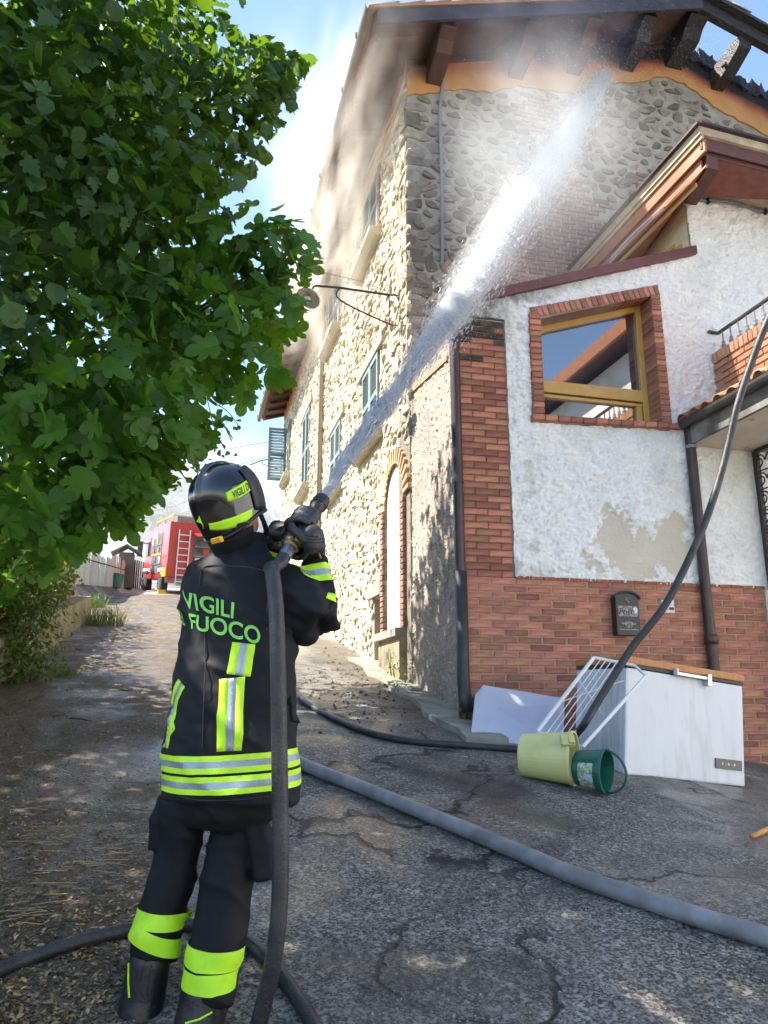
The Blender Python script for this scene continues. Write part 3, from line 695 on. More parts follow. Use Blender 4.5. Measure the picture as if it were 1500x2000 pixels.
m = mat('white roughcast', (.82, .805, .775), (.72, .705, .675), 26, .95, .5, 60, stain=(.40, .38, .33), sscale=1.6, samt=.5, sthr=(.52, .72), dist=.02)
N, L, b = nodes_of(m); old = b.inputs['Base Color'].links[0].from_socket
aa = N.new('ShaderNodeAttribute'); aa.attribute_name = 'peel'; mx = N.new('ShaderNodeMix'); mx.data_type = 'RGBA'
nz_ = N.new('ShaderNodeTexNoise'); nz_.inputs['Scale'].default_value = 6; rp = N.new('ShaderNodeMix'); rp.data_type = 'RGBA'; rp.inputs[6].default_value = (.66, .60, .51, 1); rp.inputs[7].default_value = (.44, .375, .29, 1); L.new(nz_.outputs[0], rp.inputs[0])
L.new(aa.outputs['Fac'], mx.inputs[0]); L.new(old, mx.inputs[6]); L.new(rp.outputs[2], mx.inputs[7]); am = N.new('ShaderNodeAttribute'); am.attribute_name = 'mould'; n2 = N.new('ShaderNodeTexNoise'); n2.inputs['Scale'].default_value = 40; mm_ = N.new('ShaderNodeMath'); mm_.operation = 'MULTIPLY'; L.new(am.outputs['Fac'], mm_.inputs[0]); L.new(n2.outputs[0], mm_.inputs[1]); m3 = N.new('ShaderNodeMath'); m3.operation = 'MULTIPLY'; m3.inputs[1].default_value = 1.7; m3.use_clamp = True; L.new(mm_.outputs[0], m3.inputs[0])
my = N.new('ShaderNodeMix'); my.data_type = 'RGBA'; L.new(m3.outputs[0], my.inputs[0]); L.new(mx.outputs[2], my.inputs[6]); my.inputs[7].default_value = (.05, .048, .042, 1); L.new(my.outputs[2], b.inputs['Base Color'])
M['white'] = m
def mould_f(p):
    u, v, z = uvz(p); n = fbm(u * 5, z * 5, 31, 4); m_ = sstep(.75, .1, u + .25 * n) * sstep(3.45, 4.15, z + .3 * n)
    if u < UW: m_ = max(m_, .8 * sstep(.22, .02, cop_z(u) - z + .14 * n) * sstep(2.4, .2, u))
    return max(m_, .35 * sstep(.25, .55, n) * sstep(1.2, .5, u))
fw = rough_sheet('front_wall', M['white'], lambda u, z, h: A3(u, z, h - .002), .04, 4.4, 1.31, 6.25, .0145, .034, keep_front, annex, (21, 24), 0, peel, None, mould_f)
MB().bx(.03, 4.4, .03, .34, 1.2, 2.9).build('front_core', M['white'], annex)
mb = MB()
for poly in ([(.03, 2.9), (.75, 2.9), (.79, 4.17), (.8, cop_z(.8) - .03), (.03, cop_z(.03) - .03)], [(2.36, 2.9), (4.4, 2.9), (4.4, 6.2), (UW + .01, 6.2), (UW + .01, cop_z(UW) - .03), (2.36, cop_z(2.36) - .03)], [(.8, 4.18), (2.36, 4.69), (2.36, cop_z(2.36) - .03), (.8, cop_z(.8) - .03)]):
    mb.prism([P(u, .03, z) for u, z in poly], V * .31)
mb.build('front_core_top', M['white'], annex)
# brick base and pillar, brick by brick
wains = MB().bx(.01, 3.27, -.013, .03, -1.2, 1.31).build('brick_base', M['joint'], annex)
MB().bx(.002, .49, -.006, .26, -.4, 3.97).build('pillar_core', M['joint_dark'], wains)
rg = random.Random(41); rows = int(1.9 / .0682)
for r_ in range(rows):
    z = 1.275 - r_ * .0682; u = (.12 if r_ % 2 else 0) + .0
    if r_ % 2: place_brick(wains, A3(.06, z, -.04), .115, .058, .12, M['brick'], rg)
    else: pass
    while u < 3.25:
        l = min(.24, 3.27 - u)
        gl = g_uv(u, 0) - O.z
        if z > gl - .06 and l > .05 and not (1.0 < u < 2.4 and z < .1): place_brick(wains, A3(u + l / 2 + .004, z, -.04), l - .01, .058, .12, M['brick'], rg)
        u += .25
M['brick_mould'] = mat('mouldy brick', (.12, .07, .052), (.035, .032, .03), 9, .95, .6, 60, rand=.3)
pillar = MB().bx(.004, .486, -.004, .25, 1.3, 3.96).build('pillar', M['joint_dark'], annex)
for r_ in range(40):
    z = 1.342 + r_ * .0663
    if z > 3.98: break
    if r_ % 2: spec = [(.0, .24), (.25, .485)]
    else: spec = [(.0, .115), (.125, .365), (.375, .485)]
    for a, c in spec: place_brick(pillar, A3((a + c) / 2, z, -.045), c - a - .0, .056, .12, M['brick'] if rg.random() > sstep(3.45, 3.85, z) * .85 else M['brick_mould'], rg)
    place_brick(pillar, P(.055, .18, z), .14, .056, .12, M['brick'], rg, rot=YAW + math.pi / 2)
for r_ in range(26): place_brick(wains, P(.052, .18, 1.275 - r_ * .0682), .14, .058, .12, M['brick'], rg, rot=YAW + math.pi / 2)
# soldier course under the roughcast
for k in range(20):
    u = .52 + k * .1385
    place_brick(wains, A3(u + .06, 1.318, -.012), .128, .03, .07, M['brick_dark'], rg)

# window with brick surround
win = MB().prism([P(a, .29, b) for a, b in WI], V * .02).build('window', M['dark_void'], annex)
GW = bpy.data.materials.new('window glass'); GW.use_nodes = True; N, L, b = nodes_of(GW)
b.inputs['Base Color'].default_value = (.02, .024, .03, 1); b.inputs['Roughness'].default_value = .015; b.inputs['IOR'].default_value = 2.3; b.inputs['Specular IOR Level'].default_value = 1.0
M['gold'] = mat('golden window frame', (.52, .31, .085), (.46, .27, .07), 8, .4, .1, 40)
def quad(poly, v0, v1, name, m, parent): return MB().prism([P(a, v0, b) for a, b in poly], V * (v1 - v0)).build(name, m, parent, bevel=.006)
zl = lambda u, q0, q1: q0[1] + (q1[1] - q0[1]) * (u - q0[0]) / (q1[0] - q0[0])
quad([(2.165, 3.03), (2.235, 3.03), (2.235, 4.505), (2.165, 4.48)], .175, .25, 'frame_post', M['gold'], win)
quad([(.885, 2.985), (.935, 2.985), (.935, 4.07), (.905, 4.055)], .175, .25, 'frame_post', M['gold'], win)
quad([(.905, 3.985), (2.165, 4.41), (2.165, 4.48), (.905, 4.055)], .18, .25, 'frame_head', M['gold'], win)
quad([(.885, 2.985), (2.165, 3.03), (2.165, 3.08), (.885, 3.035)], .18, .25, 'frame_sill', M['gold'], win)
t0, t1 = uzv(1065, 743, .18)[1], uzv(1065, 766, .18)[1]; 
quad([(.93, t1), (2.165, t1 + .0), (2.165, t0 + .0), (.93, t0)], .168, .25, 'transom', M['gold'], win)
quad([(.93, t1 - .05), (2.165, t1 - .05), (2.165, t1 - .012), (.93, t1 - .012)], .19, .25, 'sash_rail', M['gold'], win)
quad([(2.09, 3.08), (2.155, 3.08), (2.155, t1 - .05), (2.09, t1 - .05)], .19, .25, 'sash_post', M['gold'], win)
quad([(.93, t0), (2.17, t0), (2.17, 4.44), (.93, 4.02)], .222, .232, 'pane', GW, win)
quad([(.93, 3.03), (2.09, 3.06), (2.09, t1 - .03), (.93, t1 - .03)], .226, .236, 'pane', GW, win)
sur = MB()
for a in range(4):
    p, q = WI[a], WI[(a + 1) % 4]; p2, q2 = WO[a], WO[(a + 1) % 4]
    sur.hexa([P(*x) for x in ((p[0], -.03, p[1]), (q[0], -.03, q[1]), (q2[0], -.03, q2[1]), (p2[0], -.03, p2[1]), (p[0], .3, p[1]), (q[0], .3, q[1]), (q2[0], .3, q2[1]), (p2[0], .3, p2[1]))])
sur = sur.build('brick_surround', M['joint'], win, fix=False)
for k in range(30):
    z = 3.02 + k * .0655
    if z < 4.07: place_brick(sur, P(.826 + .006 * k / 16, .05, z), .125, .056, .19, M['brick'], rg)
    if z < 4.52: place_brick(sur, P(2.292, .09, z + .035), .118, .056, .26, M['brick'], rg)
nT = 24
for k in range(nT):
    t = (k + .5) / nT; u = .79 + (2.345 - .79) * t; zt = 4.108 + (4.59 - 4.108) * t
    o = place_brick(sur, P(u, .09, zt), .115, .054, .26, M['brick'], rg); sl_ = math.atan2(4.66 - 4.16, 2.345 - .79)
    o.rotation_euler = (0, math.pi / 2 - sl_, YAW)
for k in range(12):
    t = (k + .5) / 12; u = .74 + (2.44 - .74) * t; place_brick(sur, P(u, .055, 2.945 + .048 * t), .135, .062, .23, M['brick'], rg, tilt=-math.atan(.05 / 1.6))

# coping: red-brown flashing
mb = MB(); a0, a1 = COP[0][0] - .12, UW + .05
mb.prism([P(a0, -.06, cop_z(a0) - .055), P(a1, -.06, cop_z(a1) - .055), P(a1, -.06, cop_z(a1) + .055), P(a0, -.06, cop_z(a0) + .055)], V * .45)
mb.build('coping', mat('oxide red flashing', (.14, .040, .036), (.10, .032, .03), 5, .5, .15, 30), annex, bevel=.012)
mb = MB(); mb.hexa([P(.02, .0, 3.99), P(.5, .0, 4.0), P(.5, .36, 4.0), P(.02, .36, 3.99), P(.02, .0, 4.03), P(.5, .0, 4.04), P(.5, .36, 4.04), P(.02, .36, 4.03)]); mb.build('pillar_cap', M['concrete'], annex)
mb = MB(); mb.prism([P(.0, .38, side_top(.38)), P(.0, 1.79, side_top(1.79)), P(UW, 1.79, cop_z(UW) - .04), P(UW, .38, cop_z(UW) - .04)], Zv * .05); mb.build('lean_to_roof', M['tile'], annex)

# projecting timber eave of the upper storey
vf, vb = -.75, 1.76
A_t = FV(1365, 245, vf); B_t = FV(1500, 281, vf); B2 = A_t + (B_t - A_t) * 3; C_t = FV(1112, 528, vb)
h1, h2 = .10, .20                                # tile bed, fascia
dn = Vector((0, 0, -1))
er = empty('eave_roof', A_t - wl(annex)); er.parent = annex
inw = (B_t - A_t).normalized()
mb = MB(); mb.hexa([A_t + dn * h1, B2 + dn * h1, B2 + dn * h1 + V * 3, C_t + dn * h1, A_t, B2, B2 + V * 3 + Zv * .2, C_t]); mb.build('tile_bed', mat('pale verge bricks', (.50, .40, .28), (.40, .31, .21), 9, .9, .6, 40, stain=(.2, .16, .12), sscale=6, samt=.5), er)
MB().beam(A_t + dn * (-.012) - V * .03, C_t + dn * (-.012), .09, .03).build('lead_edge', M['dark_metal'], er)
MB().beam(A_t + dn * (-.012), B2 + dn * (-.012), .09, .03).build('lead_edge', M['dark_metal'], er)
off = inw * .05
for k, (hh, dd, nm) in enumerate(((h1 + .035, .03, 'fillet'), (h1 + .21, .06, 'fascia_board'), (h1 + .42, .13, 'fascia_board'))):
    pass
def board(a, c, z0, z1, ins, th, name, m):
    d = (c - a).normalized(); n_ = d.cross(Zv).normalized()
    if n_.dot(P(3.4, .6, 0) - a) < 0: n_ = -n_
    a2 = a + n_ * ins; c2 = c + n_ * ins
    MB().hexa([a2 + dn * z1, c2 + dn * z1, c2 + dn * z1 + n_ * th, a2 + dn * z1 + n_ * th, a2 + dn * z0, c2 + dn * z0, c2 + dn * z0 + n_ * th, a2 + dn * z0 + n_ * th]).build(name, m, er, bevel=.006)
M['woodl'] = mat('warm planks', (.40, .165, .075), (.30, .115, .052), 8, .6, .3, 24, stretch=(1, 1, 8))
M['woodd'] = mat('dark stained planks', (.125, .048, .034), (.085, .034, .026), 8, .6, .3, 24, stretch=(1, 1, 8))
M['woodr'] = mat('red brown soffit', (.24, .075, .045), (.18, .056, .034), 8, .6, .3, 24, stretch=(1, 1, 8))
board(A_t, C_t, h1 + .003, h1 + .05, .02, .03, 'moulding', mat('pale trim', (.45, .35, .2), None, rough=.7))
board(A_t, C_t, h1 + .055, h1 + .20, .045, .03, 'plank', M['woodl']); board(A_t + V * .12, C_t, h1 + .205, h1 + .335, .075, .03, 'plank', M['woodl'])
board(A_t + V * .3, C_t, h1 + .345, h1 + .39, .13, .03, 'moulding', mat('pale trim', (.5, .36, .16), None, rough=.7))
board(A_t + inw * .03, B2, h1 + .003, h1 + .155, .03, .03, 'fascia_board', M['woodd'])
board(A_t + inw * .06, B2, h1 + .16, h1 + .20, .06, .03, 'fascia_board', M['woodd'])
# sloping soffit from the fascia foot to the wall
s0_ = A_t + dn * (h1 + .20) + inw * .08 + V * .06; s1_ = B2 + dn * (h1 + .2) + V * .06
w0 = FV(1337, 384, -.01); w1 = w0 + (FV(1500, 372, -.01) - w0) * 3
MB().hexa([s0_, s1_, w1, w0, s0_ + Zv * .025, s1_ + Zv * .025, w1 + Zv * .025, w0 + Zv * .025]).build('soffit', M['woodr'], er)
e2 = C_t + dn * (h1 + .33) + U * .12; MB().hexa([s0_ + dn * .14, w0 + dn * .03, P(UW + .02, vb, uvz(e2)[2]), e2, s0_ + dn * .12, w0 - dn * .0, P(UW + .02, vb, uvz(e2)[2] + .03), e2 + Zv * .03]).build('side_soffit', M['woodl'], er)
MB().hexa([s0_ + inw * .02, s0_ + inw * .16, w0 + U * .14 - V * .01, w0 - U * .02 - V * .01, s0_ + dn * .15 + inw * .02, s0_ + dn * .15 + inw * .16, w0 + U * .14 + dn * .1 - V * .01, w0 - U * .02 + dn * .1 - V * .01]).build('corner_bracket', M['woodd'], er)
# cables along the front wall
c1 = [FV(1190, 515, .05), FV(1250, 450, .0), FV(1330, 388, -.04), FV(1380, 393, -.04), FV(1440, 400, -.04), FV(1500, 416, -.04), FV(1560, 432, -.04)]
MB().tube(cr(c1, 5), .010, 6).build('cable', M['cable'], annex, smooth=True)
MB().tube(cr([q + Zv * .035 for q in c1], 5), .008, 6).build('cable', M['cable'], annex, smooth=True)
for x, y in ((1335, 388), (1383, 395), (1495, 415)): MB().box(FV(x, y, -.045) + Zv * .015, U * .012, V * .02, Zv * .035).build('cable_clip', M['dark_metal'], annex)

# porch on the right: gutter, tile roof, ceiling, downpipe, wall end
porch = empty('porch', P(2.5, 0, 2.5) - wl(annex)); porch.parent = annex
UG = 2.46
g0 = FU(1322, 832, UG); g1 = FU(1500, 741, UG); gd = (g1 - g0); zg = uvz(g0)[2]
vE = -2.6
M['gutter_d'] = mat('dark gutter', (.045, .04, .036), (.07, .06, .05), 6, .45, .2, 40)
n = 8; pr = [(UG + .0 + .06 * math.cos(math.pi + math.pi * k / n), zg - .0 + .07 * math.sin(math.pi + math.pi * k / n)) for k in range(n + 1)]
pr2 = [(UG + .052 * math.cos(math.pi + math.pi * k / n), zg + .003 + .062 * math.sin(math.pi + math.pi * k / n)) for k in range(n + 1)][::-1]
MB().prism([P(a, -.03, z) for a, z in pr + pr2], V * (vE + .03)).build('gutter', M['gutter_d'], porch)
MB().bx(UG + .05, UG + .09, vE, -.025, zg - .24, zg - .015).build('fascia', mat('grey weathered fascia', (.27, .26, .235), (.18, .175, .16), 5, .9, .4, 30, stain=(.08, .075, .065), sscale=3, samt=.8), porch)
MB().bx(UG + .09, 3.9, vE, -.025, zg - .235, zg - .16).build('ceiling', mat('flaking ceiling paint', (.62, .54, .44), (.54, .46, .37), 4, .95, .4, 40, stain=(.22, .18, .15), sscale=5, samt=.6, sthr=(.6, .66)), porch)
mb = MB(); mb.hexa([P(UG - .03, vE, zg + .03), P(3.4, vE, zg + .40), P(3.4, -.03, zg + .40), P(UG - .03, -.03, zg + .03), P(UG - .03, vE, zg + .06), P(3.4, vE, zg + .43), P(3.4, -.03, zg + .43), P(UG - .03, -.03, zg + .06)]); mb.build('roof_deck', M['tile'], porch)
ps = math.atan2(.37, .9)
for c in range(13):
    for r_ in range(2):
        o = mesh_obj('tile', tmesh, None, porch, P(UG + .14 + r_ * .33, -.12 - c * .19, zg + .085 + r_ * .13)); o.rotation_euler = (rg.uniform(-.04, .04), -ps + rg.uniform(-.04, .04), YAW + rg.uniform(-.05, .05))
dp = [P(2.53, -.05, zg - .07), P(2.53, -.06, zg - .25), P(2.53, -.07, 1.0), P(2.53, -.075, .62), P(2.53, -.075, -.6)]
dpo = MB().tube(cr(dp, 6), .052, 14).build('downpipe', M['dark_metal'], porch, smooth=True)
MB().lathe(P(2.53, -.075, .72), Zv, [(0, .056), (.0, .064), (.05, .066), (.1, .064), (.1, .056)], 16).build('pipe_collar', M['dark_metal'], dpo, smooth=True)
MB().lathe(P(2.53, -.06, zg - .28), Zv, [(0, .054), (.0, .06), (.03, .06), (.03, .054)], 14).build('pipe_strap', M['cable'], dpo)
# brick parapet with iron railing above the porch
UPp = 2.95
pb = [FU(1408, 757, UPp), FU(1408, 693, UPp)]; z0p, z1p = uvz(pb[0])[2], uvz(pb[1])[2]; 
par = MB().bx(UPp + .01, UPp + .24, -2.4, -.03, z0p - .25, z1p).build('parapet', M['joint'], porch)
for r_ in range(5):
    z = z1p - .105 - r_ * .07
    for c in range(10):
        v = -.14 - c * .25 - (r_ % 2) * .125
        if v > -2.35: place_brick(par, P(UPp + .05, v, z), .238, .058, .12, M['brick_y2'] if 'brick_y2' in M else M.setdefault('brick_y2', mat('pale red brick', (.50, .26, .14), (.42, .20, .11), 12, .9, .4, 60, rand=.2)), rg, rot=YAW + math.pi / 2)
for c in range(34):
    v = -.06 - c * .07
    if v > -2.35: o = place_brick(par, P(UPp + .11, v, z1p + .005), .12, .062, .24, M['brick_y2'], rg); o.rotation_euler = (math.pi / 2, math.pi / 2, YAW); o.rotation_euler = Matrix((Zv, U, Zv.cross(U))).transposed().to_euler()
rail = empty('railing', P(UPp + .1, -.05, z1p) - wl(porch)); rail.parent = porch
zr = z1p + .33
MB().beam(P(UPp + .1, -.02, zr), P(UPp + .1, -2.4, zr), .04, .022).build('handrail', M['black_iron'], rail)
MB().beam(P(UPp + .1, -.02, zr), P(UPp - .02, -.02, zr + .01), .04, .022).build('handrail', M['black_iron'], rail)
for c in range(19):
    v = -.10 - c * .125; q = P(UPp + .1, v, z1p)
    b_ = MB().tube([q, P(UPp + .1, v, zr)], .0085, 6).build('baluster', M['cable'], rail)
    MB().lathe(P(UPp + .1, v, z1p + .12), Zv, [(0, .01), (.015, .024), (.04, .026), (.055, .012), (.07, .024), (.09, .01)], 10).build('collar', M['cable'], b_, smooth=True)
# wall end and iron door grille
MB().bx(3.27, 3.5, -1.6, .3, -1.2, zg - .24).build('porch_wall', M['white'], porch) if False else None
wz = uvz(FV(1490, 1152, 0))[2]
MB().bx(3.265, 4.4, .016, .3, -1.2, 1.31).build('wall_end', M['white'], porch)
gr = empty('iron_grille', P(3.36, -.06, .2) - wl(porch)); gr.parent = porch
fr = MB(); a0 = FV(1475, 882, -.06); ug = uvz(a0)[0]; zt = uvz(a0)[2]
fr.beam(P(ug, -.06, -.2), P(ug, -.06, zt), .05, .05, up=V); fr.beam(P(ug, -.06, zt), P(ug, -1.2, zt), .05, .05)
fr.beam(P(ug, -1.2, -.2), P(ug, -1.2, zt), .05, .05, up=V); fr.build('frame', M['black_iron'], gr)
def scroll(cv, cz, r, s):
    pts = []
    for k in range(26):
        t = k / 25 * 3.4 * math.pi; rr_ = r * (1 - .8 * k / 25); pts.append(P(ug, cv + s * rr_ * math.cos(t), cz + rr_ * math.sin(t)))
    return pts
for k in range(13):
    z = zt - .13 - k * .2
    for s in (-1, 1): MB().tube(scroll(-.19 - .09 * s, z, .085, s), .009, 5).build('scroll', M['black_iron'], gr)
    MB().tube([P(ug, -.06, z - .1), P(ug, -.19, z - .1), P(ug, -.3, z - .1)], .008, 5).build('bar', M['black_iron'], gr)
MB().tube([P(ug, -.33, -.2), P(ug, -.33, zt)], .01, 6).build('bar', M['black_iron'], gr)
MB().bx(2.2, 4.4, -.12, .012, -1.3, -.5).build('concrete_foot', M['concrete'], annex)
# downpipe at the pillar, dark brown above, black iron shoe below
dq = [P(-.05, .02, 4.15), P(-.055, -.01, 3.9), P(-.055, -.02, 3.0), P(-.05, -.03, .2), P(-.05, -.05, .12)]
d1_ = MB().tube(cr(dq, 6), .05, 14).build('downpipe', M['dark_metal'], annex, smooth=True)
for z in (3.7, 2.2): MB().lathe(P(-.053, -.022, z), Zv, [(0, .05), (0, .057), (.04, .057), (.04, .05)], 14).build('pipe_strap', M['dark_metal'], d1_)
MB().tube([P(-.05, -.03, 1.35), P(-.05, -.03, .35), P(-.045, -.045, .2), P(-.03, -.075, .08)], .058, 14).build('iron_shoe', M['black_iron'], d1_, smooth=True)
# concrete strip along the side wall
mb = MB(); n = 14
for k in range(n):
    v0 = -.75 + 4.6 * k / n; v1 = -.75 + 4.6 * (k + 1) / n; u0 = -.30 + .05 * math.sin(k * 1.7); u1 = -.30 + .05 * math.sin((k + 1) * 1.7)
    mb.hexa([Vector((*(P(a, v, 0)).xy, g_uv(a, v) + h)) for h, q in ((-.2, 0), (.05, 1)) for a, v in ((u0, v0), (.06, v0), (.06, v1), (u1, v1))])
tag(mb.build('kerb', M['concrete']), kind='structure')
# ================================================================ PROPS BY THE WALL
rg = random.Random(51)
M['enamel'] = mat('white enamel', (.60, .605, .63), (.56, .565, .595), 3, .35, .05, 30, stain=(.36, .32, .26), sscale=4, samt=.45, sthr=(.50, .75), stretch=(3, 3, .6))
M['lid_wood'] = mat('wood print lid', (.45, .19, .05), (.36, .14, .035), 10, .45, .1, 30, stretch=(8, 8, 1))
M['plastic_y'] = mat('yellow plastic', (.62, .60, .26), (.58, .56, .22), 4, .42, .1, 20, stain=(.4, .36, .18), sscale=6, samt=.4, sthr=(.5, .7))
M['plastic_g'] = mat('dark green plastic', (.012, .115, .072), (.010, .095, .06), 5, .38, .1, 20)
M['rubber'] = mat('black rubber hose', (.013, .013, .0145), (.022, .022, .024), 12, .42, .4, 150, stain=(.07, .065, .06), sscale=9, samt=.35)
M['hose_grey'] = mat('grey woven hose', (.24, .245, .245), (.15, .155, .16), 9, .42, .7, 320, stain=(.10, .095, .085), sscale=5, samt=.6, sthr=(.5, .75), dist=.003)
M['steel'] = mat('brushed steel', (.55, .55, .55), None, rough=.35, metal=1)
# chest freezer standing askew on the sloping yard
BL = gp(1220, 1513); BR = gp(1456, 1537); ex = (BR - BL); wf = ex.length; ex.normalize()
hn = Vector((-ex.y, ex.x, 0)).normalized(); ez = (Zv - ex * Zv.dot(ex)).normalized(); ey = ex.cross(ez) * -1 if ex.cross(ez).dot(hn) < 0 else ex.cross(ez)
frz = empty('chest_freezer', BL); tag(frz, 'white chest freezer with brown wood-look lid standing askew by brick wall', 'freezer')
tl = hit(1235, 1303, BL, hn); tr = hit(1474, 1345, BL, hn)
Hf = ((tl - BL).dot(ez) + (tr - BR).dot(ez)) / 2; Df = .60
def FZ(x, y, z): return BL + ex * x + ey * y + ez * z
def fbox(x0, x1, y0, y1, z0, z1): return MB().hexa([FZ(x, y, z) for z in (z0, z1) for x, y in ((x0, y0), (x1, y0), (x1, y1), (x0, y1))])
fbox(0, wf, 0, Df, 0, Hf).build('cabinet', M['enamel'], frz, bevel=.018)
fbox(-.004, wf + .004, -.006, Df + .006, Hf + .004, Hf + .026).build('lid_seal', M['black_iron'], frz)
lid = fbox(-.008, wf + .01, -.014, Df + .02, Hf + .028, Hf + .085).build('lid', M['lid_wood'], frz, bevel=.01)
fbox(wf * .38, wf * .66, -.05, -.03, Hf - .005, Hf + .02).build('handle', M['steel'], lid, bevel=.005)
fbox(wf * .38, wf * .395, -.05, -.012, Hf + .0, Hf + .045).build('handle_mount', M['enamel'], lid)
fbox(wf * .64, wf * .675, -.058, -.002, Hf - .05, Hf + .04).build('latch', M['steel'], lid, bevel=.004)
pn = fbox(wf * .735, wf * .965, -.012, -.0005, .115, .19).build('control_panel', mat('grey control panel', (.115, .10, .085), None, rough=.4), frz, bevel=.003)
for k in range(6): fbox(wf * (.785 + k * .026), wf * (.798 + k * .026), -.0155, -.011, .143, .163).build('indicator', mat('indicator', [(.5, .45, .38), (.25, .2, .16), (.6, .58, .5), (.3, .18, .1), (.6, .6, .58), (.25, .2, .16)][k], rough=.4), pn)
for k in range(9): fbox(-.007, -.001, .04 + k * .06, .065 + k * .06, .03, Hf - .03).build('end_rib', M['enamel'], frz, bevel=.002)
# white board leaning on the wall
c = [FV(920, 1447, -.60), FV(1100, 1466, -.52), FV(1103, 1364, -.2), FV(945, 1338, -.16), FV(929, 1357, -.22)]
c[0] = gp(920, 1446); c[1] = gp(1100, 1464)
wb = MB().prism(c, V * .018); o = wb.build('white_board', mat('white laminated board', (.48, .52, .62), (.44, .47, .57), 3, .4, .05, 30, stain=(.5, .5, .52), sscale=2, samt=.3), base=c[0], bevel=.003); tag(o, 'white laminated board with a clipped corner leaning against brick wall', 'board')
# folded clothes airer
ar = empty('clothes_airer', gp(1140, 1470)); tag(ar, 'folded white clothes airer of tubes and wires leaning on freezer end', 'clothes airer')
ya = 5.75
tA, tB = at(1160, 1284, ya + .12), at(1238, 1299, ya + .05); bA, bB = at(1050, 1428, ya - .05), at(1062, 1440, ya - .1); fA, fB = at(1262, 1320, ya - .16), at(1138, 1458, ya - .22)
M['airer'] = mat('white coated tube', (.72, .72, .70), None, rough=.35)
for a, b_, r in ((tA, bA, .011), (tA, tB, .010), (fA, fB, .011), (tB, fA, .008), (bA, fB, .008)): MB().beam(a, b_, r * 2.2, r * 2.0).build('frame_tube', M['airer'], ar, bevel=.002)
for k in range(5):
    t = (k + .6) / 6; MB().tube([tA.lerp(tB, .1 + .8 * t), bA.lerp(fB, .12 + .75 * t)], .0035, 6).build('wire', M['airer'], ar)
MB().tube([tA.lerp(bA, .3), tB.lerp(fB, .62)], .004, 6).build('wire', M['airer'], ar); MB().tube([tA.lerp(bA, .62), tB.lerp(fB, .2)], .004, 6).build('wire', M['airer'], ar)
# a pale corrugated sheet standing between airer and freezer
# buckets
def bucket(name, c0, c1, r0, r1, m, lip, label, rest=True):
    ax = (c1 - c0); ln = ax.length; o = empty(name, c0); tag(o, label, 'bucket')
    t = .005
    MB().lathe(c0, ax, [(0, .001), (0, r0 - .012), (.008, r0), (ln * .5, (r0 + r1) / 2), (ln - .02, r1), (ln - .02, r1 + lip), (ln, r1 + lip), (ln, r1 - t), (ln * .5, (r0 + r1) / 2 - t), (.012, r0 - t - .004), (.012, .001)], 40, (False, False)).build('body', m, o, smooth=False)
    return o, ax.normalized()
b0 = at(1020, 1472, 5.45); b1 = at(1122, 1479, 5.30)
yb, axy = bucket('yellow_bucket', b0, b1, .138, .168, M['plastic_y'], .007, 'pale yellow plastic bucket lying on its side on the yard')
gq = gz(b0.x, b0.y) - (b0.z - .138); gq2 = gz(b1.x, b1.y) - (b1.z - .175); dz = max(gq, gq2) + .003
yb.location.z += dz
hc = b0.lerp(b1, .78) + Vector((.0, -.16, .105)) + Zv * dz
MB().box(hc, axy * .045, Vector((0, -.018, .012)), Vector((0, .012, .032))).build('handle_lug', M['plastic_y'], yb, bevel=.006).location.z -= 0
yb.children[-1].location.z = -dz
MB().box(hc + axy * .02 + Vector((0, -.02, .012)), axy * .018, Vector((0, -.012, .008)), Vector((0, .010, .024))).build('lug_clip', M['plastic_y'], yb, bevel=.004).location.z = -dz
g0_ = b0.lerp(b1, .88) + Vector((.04, -.06, -.055)) + Zv * dz; g1_ = at(1186, 1506, 5.14)
gb, axg = bucket('green_bucket', g0_, g1_, .108, .132, M['plastic_g'], .006, 'dark green plastic bucket with paper label lying half inside the yellow bucket')
dzg = max(0, gz(g1_.x, g1_.y) + .135 - g1_.z); gb.location.z += dzg
hp = []
sx = axg.cross(Zv).normalized()
for k in range(15):
    t = math.pi * k / 14; hp.append(g1_ + Zv * (.132 * math.cos(t)) + axg * (-.02) + axg * (.16 * math.sin(t)) + sx * (.05 * math.sin(t)))
MB().tube(hp, .0085, 8).build('handle', M['plastic_g'], gb, smooth=True); 
ml = bpy.data.materials.new('printed label'); ml.use_nodes = True; N, L, b = nodes_of(ml); tc = N.new('ShaderNodeTexCoord'); n1 = N.new('ShaderNodeTexNoise'); n1.inputs['Scale'].default_value = 26; L.new(tc.outputs['Object'], n1.inputs[0]); rp = N.new('ShaderNodeValToRGB'); L.new(n1.outputs[0], rp.inputs[0])
for k, (p_, c_) in enumerate(((.0, (.55, .58, .62)), (.45, (.42, .47, .52)), (.52, (.12, .25, .10)), (.58, (.35, .42, .15)), (.66, (.62, .64, .68)))):
    e = rp.color_ramp.elements[k] if k < 2 else rp.color_ramp.elements.new(p_)
    e.position = p_; e.color = (*c_, 1)
L.new(rp.outputs[0], b.inputs['Base Color']); b.inputs['Roughness'].default_value = .5
lb = MB(); nn = 9; x_ = axg.cross(Zv).normalized(); y_ = x_.cross(axg).normalized(); x_ = x_ if x_.y < 0 else -x_
for s_ in (.05, .15):
    for k in range(nn):
        a = R(-62 + 84 * k / (nn - 1)); r = .108 + (.024) * s_ / (g1_ - g0_).length + .0025; lb.v.append(g0_ + axg * s_ + (x_ * math.cos(a) + y_ * math.sin(a)) * r)
lb.f = [(k, k + 1, nn + k + 1, nn + k) for k in range(nn - 1)]; lb.r = [0] * len(lb.f)
lb.build('label', ml, gb, smooth=True)
for q in list(gb.children)[1:]: q.location.z = 0
